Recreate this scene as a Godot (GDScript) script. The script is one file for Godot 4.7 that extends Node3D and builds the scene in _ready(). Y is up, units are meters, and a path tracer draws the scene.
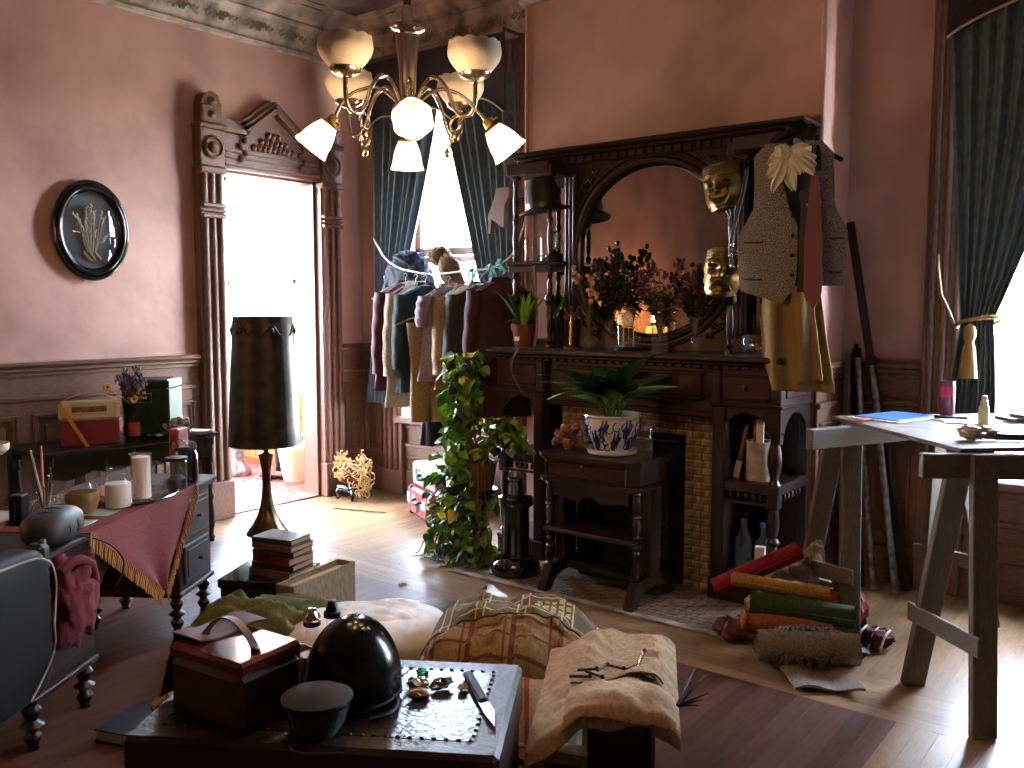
extends Node3D

var M := {}
var T := {}
var counts := {}
var rng := RandomNumberGenerator.new()

class MB:
	var st := SurfaceTool.new()
	var xf := Transform3D()
	var group := 0
	var lo := Vector3(1e9, 1e9, 1e9)
	func _init():
		st.begin(Mesh.PRIMITIVE_TRIANGLES)
	func flat():
		st.set_smooth_group(-1)
	func smooth(k := 0):
		st.set_smooth_group(k)
	func tri(a: Vector3, b: Vector3, c: Vector3):
		st.add_vertex(xf * a); st.add_vertex(xf * b); st.add_vertex(xf * c)
	func quad(a: Vector3, b: Vector3, c: Vector3, d: Vector3):
		tri(a, b, c); tri(a, c, d)
	func poly(p: Array, out: Vector3):
		var q := p.duplicate()
		if ((q[2] - q[0]).cross(q[1] - q[0])).dot(out) < 0: q.reverse()
		for i in range(1, q.size() - 1): tri(q[0], q[i], q[i + 1])
	# chamfered box: centre, size
	func box(c: Vector3, s: Vector3, bev := 0.0, turn := Basis()):
		flat()
		var keep := xf
		xf = xf * Transform3D(turn, c)
		var h := s / 2.0
		var b: float = minf(bev, minf(h.x, minf(h.y, h.z)) * 0.9)
		var k := h - Vector3(b, b, b)
		for a in 3:
			var e := (a + 1) % 3
			var f := (a + 2) % 3
			for sg in [-1.0, 1.0]:
				var pts := []
				for w in [[-1, -1], [1, -1], [1, 1], [-1, 1]]:
					var v := Vector3.ZERO
					v[a] = h[a] * sg; v[e] = k[e] * w[0]; v[f] = k[f] * w[1]
					pts.append(v)
				var o := Vector3.ZERO
				o[a] = sg
				poly(pts, o)
		if b > 0.0:
			for a in 3:
				var e := (a + 1) % 3
				var f := (a + 2) % 3
				for s1 in [-1.0, 1.0]:
					for s2 in [-1.0, 1.0]:
						var pts := []
						for w in [[-1, 0], [1, 0], [1, 1], [-1, 1]]:
							var v := Vector3.ZERO
							v[a] = k[a] * w[0]
							v[e] = (h[e] if w[1] == 0 else k[e]) * s1
							v[f] = (k[f] if w[1] == 0 else h[f]) * s2
							pts.append(v)
						var o := Vector3.ZERO
						o[e] = s1; o[f] = s2
						poly(pts, o)
			for s1 in [-1.0, 1.0]:
				for s2 in [-1.0, 1.0]:
					for s3 in [-1.0, 1.0]:
						var g := Vector3(s1, s2, s3)
						poly([Vector3(h.x, k.y, k.z) * g, Vector3(k.x, h.y, k.z) * g, Vector3(k.x, k.y, h.z) * g], g)
		xf = keep
	# box given by two corners
	func bx(a: Vector3, b: Vector3, bev := 0.0):
		box((a + b) / 2.0, (b - a).abs(), bev)
	# turned shape about y: profile points Vector2(radius, height) from bottom to top
	func lathe(pr: Array, n := 20, at := Transform3D(), flute := 0.0, lobes := 0):
		var keep := xf
		xf = xf * at
		var g := 0
		for i in pr.size() - 1:
			if i > 0:
				var d0: Vector2 = (pr[i] - pr[i - 1]).normalized()
				var d1: Vector2 = (pr[i + 1] - pr[i]).normalized()
				if d0.dot(d1) < 0.72: g += 1
			smooth(g)
			for k in n:
				var a0 := TAU * k / n
				var a1 := TAU * (k + 1) / n
				var f0 := 1.0 + flute * cos(a0 * lobes)
				var f1 := 1.0 + flute * cos(a1 * lobes)
				var r0: float = pr[i].x
				var r1: float = pr[i + 1].x
				var A := Vector3(cos(a0) * r0 * f0, pr[i].y, sin(a0) * r0 * f0)
				var B := Vector3(cos(a1) * r0 * f1, pr[i].y, sin(a1) * r0 * f1)
				var C := Vector3(cos(a1) * r1 * f1, pr[i + 1].y, sin(a1) * r1 * f1)
				var D := Vector3(cos(a0) * r1 * f0, pr[i + 1].y, sin(a0) * r1 * f0)
				if r0 > 1e-5: tri(A, B, C)
				if r1 > 1e-5: tri(A, C, D)
		xf = keep
	func tube(p: Array, r, n := 8, caps := true):
		if p.size() < 2: return
		var rr := []
		for i in p.size():
			rr.append(r[i] if r is Array else float(r))
		var t0: Vector3 = (p[1] - p[0]).normalized()
		var nx := t0.cross(Vector3.UP)
		if nx.length() < 0.05: nx = t0.cross(Vector3.RIGHT)
		nx = nx.normalized()
		var rings := []
		for i in p.size():
			var t: Vector3 = (p[mini(i + 1, p.size() - 1)] - p[maxi(i - 1, 0)]).normalized()
			nx = (nx - t * nx.dot(t)).normalized()
			var ny := t.cross(nx)
			var ring := []
			for k in n:
				var a := TAU * k / n
				ring.append(p[i] + (nx * cos(a) + ny * sin(a)) * rr[i])
			rings.append(ring)
		smooth(0)
		for i in p.size() - 1:
			for k in n:
				var k2 := (k + 1) % n
				quad(rings[i][k], rings[i + 1][k], rings[i + 1][k2], rings[i][k2])
		if caps:
			flat()
			poly(rings[0], p[0] - p[1])
			poly(rings[-1], p[-1] - p[-2])
	# polygon in xy pushed along z from z0 to z1
	func prism(pl: Array, z0: float, z1: float, at := Transform3D()):
		var keep := xf
		xf = xf * at
		flat()
		var pk := PackedVector2Array(pl)
		if Geometry2D.is_polygon_clockwise(pk): pk.reverse()
		var ix := Geometry2D.triangulate_polygon(pk)
		for i in range(0, ix.size(), 3):
			var a := pk[ix[i]]
			var b := pk[ix[i + 1]]
			var c := pk[ix[i + 2]]
			poly([Vector3(a.x, a.y, z0), Vector3(b.x, b.y, z0), Vector3(c.x, c.y, z0)], Vector3(0, 0, z0 - z1))
			poly([Vector3(a.x, a.y, z1), Vector3(b.x, b.y, z1), Vector3(c.x, c.y, z1)], Vector3(0, 0, z1 - z0))
		for i in pk.size():
			var a := pk[i]
			var b := pk[(i + 1) % pk.size()]
			var o := Vector3(b.y - a.y, a.x - b.x, 0)
			poly([Vector3(a.x, a.y, z0), Vector3(b.x, b.y, z0), Vector3(b.x, b.y, z1), Vector3(a.x, a.y, z1)], o)
		xf = keep
	# sheet f(u, v) with thickness
	func sheet(f: Callable, nu: int, nv: int, th := 0.0, closed := false):
		var P := []
		for j in nv + 1:
			var row := []
			for i in nu + 1:
				row.append(f.call(float(i) / nu, float(j) / nv))
			P.append(row)
		smooth(0)
		if th <= 0.0:
			for j in nv:
				for i in nu:
					quad(P[j][i], P[j][i + 1], P[j + 1][i + 1], P[j + 1][i])
			return
		var Q := []
		for j in nv + 1:
			var row := []
			for i in nu + 1:
				var du: Vector3 = P[j][(i + 1) % nu if closed and i == nu else mini(i + 1, nu)] - P[j][(nu - 1) if closed and i == 0 else maxi(i - 1, 0)]
				var dv: Vector3 = P[mini(j + 1, nv)][i] - P[maxi(j - 1, 0)][i]
				row.append(P[j][i] + dv.cross(du).normalized() * -th)
			Q.append(row)
		for j in nv:
			for i in nu:
				quad(P[j][i], P[j][i + 1], P[j + 1][i + 1], P[j + 1][i])
		smooth(1)
		for j in nv:
			for i in nu:
				quad(Q[j][i + 1], Q[j][i], Q[j + 1][i], Q[j + 1][i + 1])
		flat()
		for i in nu:
			quad(P[0][i + 1], P[0][i], Q[0][i], Q[0][i + 1])
			quad(P[nv][i], P[nv][i + 1], Q[nv][i + 1], Q[nv][i])
		if not closed:
			for j in nv:
				quad(P[j][0], P[j + 1][0], Q[j + 1][0], Q[j][0])
				quad(P[j + 1][nu], P[j][nu], Q[j][nu], Q[j + 1][nu])
	# rounded lump: superellipsoid of half sizes h
	# crumpled lump with flat facets
	func crumple(c: Vector3, h: Vector3, sd: int, n := 18, jit := .3, turn := Basis()):
		var r := RandomNumberGenerator.new()
		r.seed = sd
		var keep := xf
		xf = xf * Transform3D(turn, c)
		flat()
		var m := n / 2
		var P := []
		for j in m + 1:
			var row := []
			var th := PI * (float(j) / m - 0.5)
			var pole := 1.0 - r.randf() * jit
			for i in n:
				var ph := TAU * (i + r.randf_range(-.3, .3)) / n
				var k := (1.0 - r.randf() * jit) if j > 0 and j < m else pole
				row.append(V3(cos(th) * cos(ph), sin(th), cos(th) * sin(ph)) * h * k)
			row.append(row[0])
			P.append(row)
		for j in m:
			for i in n:
				if j > 0: tri(P[j][i], P[j][i + 1], P[j + 1][i + 1])
				if j < m - 1: tri(P[j][i], P[j + 1][i + 1], P[j + 1][i])
		xf = keep
	func V3(x: float, y: float, z: float) -> Vector3:
		return Vector3(x, y, z)
	func lump(c: Vector3, h: Vector3, n := 16, e := 1.0, turn := Basis(), noise = null, amp := 0.0):
		var keep := xf
		xf = xf * Transform3D(turn, c)
		smooth(0)
		var m := n / 2
		var P := []
		for j in m + 1:
			var row := []
			var th := PI * (float(j) / m - 0.5)
			for i in n + 1:
				var ph := TAU * (i % n) / n
				var cx := _sp(cos(th), e)
				var v := Vector3(cx * _sp(cos(ph), e), _sp(sin(th), e), cx * _sp(sin(ph), e))
				var s := 1.0
				if noise: s += amp * noise.get_noise_3dv(xf * (v * h) * 1.0)
				row.append(v * h * s)
			P.append(row)
		for j in m:
			for i in n:
				if j > 0: tri(P[j][i], P[j][i + 1], P[j + 1][i + 1])
				if j < m - 1: tri(P[j][i], P[j + 1][i + 1], P[j + 1][i])
		xf = keep
	func _sp(x: float, e: float) -> float:
		return signf(x) * pow(absf(x), e)
	func mesh() -> ArrayMesh:
		st.generate_normals()
		return st.commit()

func mb() -> MB:
	return MB.new()

func numbered(n: String) -> String:
	counts[n] = counts.get(n, 0) + 1
	return n if counts[n] == 1 else "%s_%03d" % [n, counts[n] - 1]

func put(called: String, b, m: Material, parent: Node, at := Transform3D()) -> MeshInstance3D:
	var o := MeshInstance3D.new()
	o.mesh = b.mesh() if b is MB else b
	o.material_override = m
	o.transform = at
	if parent == self:
		o.name = numbered(called)
		add_child(o)
	else:
		o.name = called
		parent.add_child(o, true)
	return o

func tag(o: Node, label: String, cat: String, group := "", kind := "") -> Node:
	o.set_meta("label", label)
	o.set_meta("category", cat)
	if group: o.set_meta("group", group)
	if kind: o.set_meta("kind", kind)
	return o

func thing(called: String, label: String, cat: String, at := Vector3.ZERO, turn := 0.0, group := "") -> Node3D:
	var o := Node3D.new()
	o.name = numbered(called)
	add_child(o)
	o.position = at
	o.rotation.y = turn
	tag(o, label, cat, group)
	return o

func struct(called: String, b, m: Material, parent: Node = self) -> MeshInstance3D:
	var o := put(called, b, m, parent)
	if parent == self: o.set_meta("kind", "structure")
	return o

func V(x: float, y: float, z: float) -> Vector3:
	return Vector3(x, y, z)

func at(x: float, y: float, z: float, turn := Basis()) -> Transform3D:
	return Transform3D(turn, Vector3(x, y, z))

func RY(deg: float) -> Basis:
	return Basis(Vector3.UP, deg_to_rad(deg))

func EU(x: float, y: float, z: float) -> Basis:
	return Basis.from_euler(Vector3(deg_to_rad(x), deg_to_rad(y), deg_to_rad(z)))

# ---------- textures and materials
func noise_tex(freq: float, oct: int, ramp: Array, seed_: int, size := 256, kind := FastNoiseLite.TYPE_SIMPLEX_SMOOTH, normal := false, bump := 4.0) -> NoiseTexture2D:
	var f := FastNoiseLite.new()
	f.noise_type = kind
	f.seed = seed_
	f.frequency = freq
	f.fractal_octaves = oct
	var t := NoiseTexture2D.new()
	t.width = size
	t.height = size
	t.seamless = true
	t.noise = f
	if normal:
		t.as_normal_map = true
		t.bump_strength = bump
	else:
		var g := Gradient.new()
		var offs := PackedFloat32Array()
		var cols := PackedColorArray()
		for r in ramp:
			offs.append(r[0])
			cols.append(r[1] if r[1] is Color else Color(r[1], r[1], r[1]))
		g.offsets = offs
		g.colors = cols
		t.color_ramp = g
	return t

func mt(key: String, col, rough := 0.6, tex := "", scale := Vector3.ONE, o := {}) -> StandardMaterial3D:
	var m := StandardMaterial3D.new()
	m.resource_name = key
	m.albedo_color = Color(col) if col is String else col
	m.roughness = rough
	if tex:
		m.albedo_texture = T[tex]
	if tex or o.has("n"):
		m.uv1_triplanar = true
		m.uv1_scale = scale
		m.uv1_world_triplanar = o.get("world", false)
	if o.has("n"):
		m.normal_enabled = true
		m.normal_texture = T[o.n]
		m.normal_scale = o.get("ns", 1.0)
	if o.has("rt"):
		m.roughness_texture = T[o.rt]
	if o.has("metal"): m.metallic = o.metal
	if o.has("spec"): m.metallic_specular = o.spec
	if o.has("coat"):
		m.clearcoat_enabled = true
		m.clearcoat = o.coat
		m.clearcoat_roughness = o.get("cr", 0.1)
	if o.has("rim"):
		m.rim_enabled = true
		m.rim = o.rim
		m.rim_tint = 0.6
	if o.has("glow"):
		m.emission_enabled = true
		m.emission = o.get("gc", Color.WHITE)
		m.emission_energy_multiplier = o.glow
	if o.has("back"):
		m.backlight_enabled = true
		m.backlight = o.back
	if o.has("vc"): m.vertex_color_use_as_albedo = true
	if o.has("alpha"):
		m.transparency = BaseMaterial3D.TRANSPARENCY_ALPHA
		m.albedo_color.a = o.alpha
	if o.has("refr"):
		m.refraction_enabled = true
		m.refraction_scale = o.refr
		m.albedo_color.a = o.get("ra", 0.0)
	m.cull_mode = BaseMaterial3D.CULL_DISABLED
	M[key] = m
	return m

func make_materials():
	T.grain = noise_tex(0.045, 4, [[0.0, 0.6], [0.35, 0.8], [0.6, 0.9], [1.0, 1.0]], 3)
	T.boardgrain = noise_tex(0.06, 4, [[0.0, 0.72], [0.4, 0.88], [1.0, 1.0]], 23)
	T.mottle = noise_tex(0.012, 5, [[0.0, 0.78], [0.5, 0.92], [1.0, 1.0]], 5)
	T.stain = noise_tex(0.01, 5, [[0.0, 0.5], [0.4, 0.8], [0.7, 1.0], [1.0, 1.0]], 8)
	T.fine = noise_tex(0.12, 3, [[0.0, 0.6], [0.5, 0.88], [1.0, 1.0]], 7)
	T.tweed = noise_tex(0.22, 2, [[0.0, 0.2], [0.42, 0.5], [0.55, 0.85], [0.75, 1.0], [1.0, 1.0]], 9)
	T.bump = noise_tex(0.03, 4, [], 11, 256, FastNoiseLite.TYPE_SIMPLEX_SMOOTH, true, 3.0)
	T.finebump = noise_tex(0.15, 3, [], 13, 256, FastNoiseLite.TYPE_SIMPLEX_SMOOTH, true, 4.0)
	T.brush = noise_tex(0.03, 3, [], 17, 256, FastNoiseLite.TYPE_SIMPLEX_SMOOTH, true, 2.0)
	T.roughish = noise_tex(0.015, 4, [[0.0, 0.55], [1.0, 1.0]], 19)
	# setting
	mt("pink_plaster", "#cfa698", 0.85, "mottle", Vector3(0.35, 0.35, 0.35), {n = "bump", ns = 0.25})
	mt("cornice_plaster", "#d0c4b6", 0.8, "stain", Vector3(1.5, 1.5, 1.5))
	mt("ceiling_plaster", "#a69e97", 0.9, "stain", Vector3(0.6, 0.6, 0.6))
	mt("oak_y", "#7c5844", 0.45, "grain", Vector3(14, 1.2, 14), {n = "brush", ns = 0.3})
	mt("oak_z", "#7c5844", 0.45, "grain", Vector3(14, 14, 1.2), {n = "brush", ns = 0.3})
	mt("oak_x", "#7c5844", 0.45, "grain", Vector3(1.2, 14, 14), {n = "brush", ns = 0.3})
	mt("mahog_y", "#2c1612", 0.33, "grain", Vector3(10, 1.0, 10))
	mt("mahog_x", "#2c1612", 0.33, "grain", Vector3(1.0, 10, 10))
	mt("mahog_z", "#2c1612", 0.33, "grain", Vector3(10, 10, 1.0))
	mt("mahog_panel", "#3a1a14", 0.3, "grain", Vector3(1.5, 6, 6))
	mt("black_wood_y", "#1a100d", 0.35, "grain", Vector3(10, 1.0, 10))
	mt("black_wood_x", "#1a100d", 0.35, "grain", Vector3(1.0, 10, 10))
	for i in 4:
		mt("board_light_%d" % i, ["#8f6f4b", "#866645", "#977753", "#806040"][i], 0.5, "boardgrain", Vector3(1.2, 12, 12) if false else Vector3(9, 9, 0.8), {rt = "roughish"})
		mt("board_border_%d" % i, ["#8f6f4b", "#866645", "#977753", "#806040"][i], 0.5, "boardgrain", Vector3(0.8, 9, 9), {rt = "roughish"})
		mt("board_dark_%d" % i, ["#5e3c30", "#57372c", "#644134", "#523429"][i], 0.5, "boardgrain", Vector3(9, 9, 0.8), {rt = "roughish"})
	mt("velvet", "#647882", 0.85, "fine", Vector3(1.5, .5, 1.5), {rim = 0.5})
	mt("lambrequin", "#3a2f33", 0.85, "tweed", Vector3(2, 2, 2), {rim = 0.3})
	mt("gold_cord", "#a88748", 0.6, "fine", Vector3(8, 8, 8))
	mt("pale_cord", "#b9a992", 0.7)
	mt("white_paint", "#d9d4cb", 0.5)
	mt("window_glass", "#ffffff", 0.02, "", Vector3.ONE, {alpha = 0.02})
	mt("brass", "#b08a4a", 0.28, "", Vector3.ONE, {metal = 1.0})
	mt("gold", "#8f7547", 0.32, "fine", Vector3(6, 6, 6), {metal = 1.0})
	mt("old_brass", "#6b573b", 0.35, "stain", Vector3(6, 6, 6), {metal = 1.0})
	mt("nickel", "#b9ada0", 0.22, "", Vector3.ONE, {metal = 1.0})
	mt("frosted", "#f7efe4", 0.55, "fine", Vector3(10, 10, 10), {back = Color(0.8, 0.72, 0.6)})
	mt("lit_glass", "#fff1dc", 0.5, "", Vector3.ONE, {glow = 1.7, gc = Color(1.0, 0.88, 0.74)})
	mt("mirror", "#d8d4d0", 0.02, "", Vector3.ONE, {metal = 1.0})
	mt("tile", "#b59a6d", 0.35, "stain", Vector3(5, 5, 5))
	mt("tile_b", "#a98e62", 0.35, "stain", Vector3(5, 5, 5))
	mt("tile_c", "#bea678", 0.35, "stain", Vector3(5, 5, 5))
	mt("grout", "#4c3d2c", 0.9)
	mt("subfloor", "#2a1f18", 1.0)
	mt("hearth_tile", "#857058", 0.4, "stain", Vector3(6, 6, 6))
	mt("hearth_tile_b", "#776350", 0.4, "stain", Vector3(6, 6, 6))
	mt("hearth_marble", "#a79c8b", 0.4, "stain", Vector3(2, 2, 2))
	mt("soot", "#0d0b0b", 0.8)
	mt("iron", "#141414", 0.5, "", Vector3.ONE, {metal = 0.6})
	mt("black_gloss", "#0b0b0c", 0.12, "", Vector3.ONE, {coat = 1.0})
	mt("clear_glass", "#f4fff8", 0.02, "", Vector3.ONE, {alpha = 0.03})
	mt("green_glass", "#c4d4c6", 0.03, "", Vector3.ONE, {alpha = 0.05})
	mt("leaf", "#557f2e", 0.45, "mottle", Vector3(5, 5, 5), {back = Color(0.25, 0.4, 0.08)})
	mt("leaf_b", "#82a83c", 0.45, "mottle", Vector3(5, 5, 5), {back = Color(0.4, 0.5, 0.1)})
	mt("leaf_dark", "#22431f", 0.3, "mottle", Vector3(5, 5, 5), {back = Color(0.08, 0.2, 0.05)})
	mt("leaf_yellow", "#cfc04a", 0.5, "", Vector3.ONE, {back = Color(0.6, 0.5, 0.1)})
	mt("leaf_dry", "#6b5b35", 0.7)
	mt("stem", "#5b4a2c", 0.7)
	mt("terracotta", "#7d4433", 0.8, "mottle", Vector3(4, 4, 4))

const XL := -5.5      # left wall
const ZB := -5.02     # back wall
const ZC := -4.57     # chimney breast
const CH := 3.7       # ceiling

func _ready():
	rng.seed = 7
	# ----- camera
	var cam := Camera3D.new()
	cam.name = "camera"
	cam.position = Vector3(0, 1.5, 0)
	cam.rotation_degrees = Vector3(-5.0, 38.1, 0)
	cam.fov = 46.67
	cam.near = 0.05
	add_child(cam)
	# ----- daylight sky
	var we := WorldEnvironment.new()
	we.name = "world"
	var e := Environment.new()
	var sky := Sky.new()
	var sm := ProceduralSkyMaterial.new()
	sm.sky_top_color = Color(0.80, 0.88, 1.0)
	sm.sky_horizon_color = Color(0.94, 0.97, 1.0)
	sm.ground_bottom_color = Color(0.55, 0.54, 0.52)
	sm.ground_horizon_color = Color(0.75, 0.75, 0.74)
	sky.sky_material = sm
	e.background_mode = Environment.BG_SKY
	e.sky = sky
	e.background_energy_multiplier = 140.0
	e.tonemap_mode = Environment.TONE_MAPPER_LINEAR
	e.tonemap_exposure = 1.12
	e.sdfgi_enabled = true
	e.ssao_enabled = true
	e.ssil_enabled = true
	we.environment = e
	add_child(we)
	make_materials()
	more_materials()
	build_shell()
	build_floor()
	build_door()
	build_wainscot()
	build_cornice()
	build_windows()
	build_sunroom()
	build_mantel()
	build_chandelier()
	build_things()

# ---------------------------------------------------------------- setting
func build_shell():
	# left wall with the doorway (z -3.70 .. -4.54, 2.46 high), thickness 0.15
	var b := mb()
	b.bx(V(XL - .15, 0, 4.6), V(XL, CH, -3.70))
	b.bx(V(XL - .15, 0, -4.54), V(XL, CH, ZB - .15))
	b.bx(V(XL - .15, 2.46, -3.70), V(XL, CH, -4.54))
	struct("wall_left", b, M.pink_plaster)
	# back wall with two windows: x -5.0..-4.05 and -0.98..-0.03 , y 0.72..3.12
	b = mb()
	b.bx(V(XL, 0, ZB), V(-5.0, CH, ZB - .2))
	b.bx(V(-4.02, 0, ZB), V(-0.96, CH, ZB - .2))
	b.bx(V(-0.01, 0, ZB), V(3.6, CH, ZB - .2))
	for w in [[-5.0, -4.02], [-0.96, -0.01]]:
		b.bx(V(w[0], 0, ZB), V(w[1], 0.62, ZB - .2))
		b.bx(V(w[0], 3.12, ZB), V(w[1], CH, ZB - .2))
	struct("wall_back", b, M.pink_plaster)
	b = mb()
	b.bx(V(3.6, 0, 4.75), V(3.75, CH, ZB - .2))
	struct("wall_right", b, M.pink_plaster)
	b = mb()
	b.bx(V(XL - .15, 0, 4.6), V(3.6, CH, 4.75))
	struct("wall_front", b, M.pink_plaster)
	b = mb()
	b.bx(V(XL - .15, CH, 4.75), V(3.75, CH + .15, ZB - .2))
	struct("ceiling", b, M.ceiling_plaster)
	# chimney breast with corner beads; the firebox recess is left open
	b = mb()
	b.bx(V(-3.46, 1.0, ZC), V(-1.60, CH, ZB + .001))
	b.bx(V(-3.46, 0, ZC), V(-2.80, 1.0, ZB + .001))
	b.bx(V(-2.15, 0, ZC), V(-1.60, 1.0, ZB + .001))
	struct("wall_chimney", b, M.pink_plaster)
	b = mb()
	for x in [-3.462, -1.598]:
		b.tube([V(x, 2.2, ZC + .002), V(x, CH, ZC + .002)], 0.014, 10)
		b.tube([V(x, 1.2, ZC + .002), V(x, 2.2, ZC + .002)], 0.014, 10)
	struct("trim_chimney_bead", b, M.pink_plaster)

func build_floor():
	var sub := mb()
	sub.bx(V(XL - .15, -0.12, 4.75), V(3.75, -0.012, ZB - .2))
	var floor_ := struct("floor", sub, M.subfloor)
	# boards: [x0, x1, z0, z1, material]
	var list := []
	var w := 0.072
	var zf := -3.30
	# field boards run along z, border boards along x beside the hearth, then wall-side boards along z again
	var x := XL
	while x < 3.55:
		var x1: float = minf(x + w, 3.6)
		var z := 4.6 - rng.randf() * 1.2
		if z < 4.6: list.append([x, x1, z, 4.6, "d"])
		while z > zf + .001:
			var z1: float = maxf(z - rng.randf_range(0.9, 2.0), zf)
			if z1 - zf < 0.25: z1 = zf
			var cx := (x + x1) / 2.0
			var cz := (z + z1) / 2.0
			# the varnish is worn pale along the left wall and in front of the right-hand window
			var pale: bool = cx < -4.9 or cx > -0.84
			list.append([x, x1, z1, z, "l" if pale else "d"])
			z = z1
		x += w
	# border of five boards along x
	for k in 5:
		var z1 := zf - k * 0.072
		var xx := XL
		while xx < 3.59:
			var xe: float = minf(xx + rng.randf_range(1.0, 2.2), 3.6)
			list.append([xx, xe, z1 - .072, z1, "b"])
			xx = xe
	x = XL
	while x < 3.55:
		var x1: float = minf(x + w, 3.6)
		var z := -3.66
		if x > -3.33 and x1 < -1.6:
			x += w
			continue
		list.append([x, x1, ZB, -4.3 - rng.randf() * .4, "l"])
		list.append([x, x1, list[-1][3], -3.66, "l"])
		x += w
	var order := []
	for q in list:
		var c := Vector3((q[0] + q[1]) / 2, 0, (q[2] + q[3]) / 2)
		var d := Vector3(-.617, 0, -.787)
		var ahead := c.dot(d)
		var side := absf(c.dot(Vector3(.787, 0, -.617)))
		var key := c.length()
		if ahead < 1.6 or side > ahead * .68: key += 100.0
		order.append([key, q])
	order.sort_custom(func(p, r): return p[0] < r[0])
	var rest := {}
	for i in order.size():
		var q = order[i][1]
		var v := rng.randi() % 4
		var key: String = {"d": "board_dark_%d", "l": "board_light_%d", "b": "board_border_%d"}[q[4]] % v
		var c := Vector3((q[0] + q[1]) / 2, -.006, (q[2] + q[3]) / 2)
		var s := Vector3(q[1] - q[0] - .0006, .012, absf(q[3] - q[2]) - .0006)
		if q[4] == "b": s = Vector3(q[1] - q[0] - .0006, .012, .0714)
		if i < 300:
			var b := mb()
			b.box(Vector3.ZERO, s)
			put("floor_board", b, M[key], floor_, Transform3D(Basis(), c))
		else:
			if not rest.has(key): rest[key] = mb()
			rest[key].box(c, s)
	for key in rest:
		var o := put("far_boards", rest[key], M[key], floor_)
		o.set_meta("kind", "stuff")
	# hearth: marble kerb and small tiles
	var h := mb()
	h.bx(V(-3.33, -.02, -3.66), V(-1.60, .012, -3.71), .003)
	h.bx(V(-3.33, -.02, -3.71), V(-3.28, .012, -4.2), .003)
	h.bx(V(-1.65, -.02, -3.71), V(-1.60, .012, -4.2), .003)
	var hearth := struct("trim_hearth", h, M.hearth_marble)
	h = mb()
	h.bx(V(-3.28, -.02, -3.71), V(-1.65, .004, ZC), 0)
	put("grout_bed", h, M.grout, hearth)
	var tm := mb()
	tm.box(Vector3.ZERO, V(.094, .008, .036), .0015)
	var tmesh := tm.mesh()
	var rows := 17
	for r in rows:
		var z := -3.73 - r * .039
		var x0 := -3.23 + (.0485 if r % 2 else 0.0)
		var n := 0
		while x0 < -1.69:
			# only the hearth in front of the mantel and between its cupboards
			if z > -4.14 or (x0 > -2.9 and x0 < -2.0):
				put("hearth_tile", tmesh, M.hearth_tile if rng.randf() < .6 else M.hearth_tile_b, hearth, at(x0, .007, z))
			x0 += .097

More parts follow.
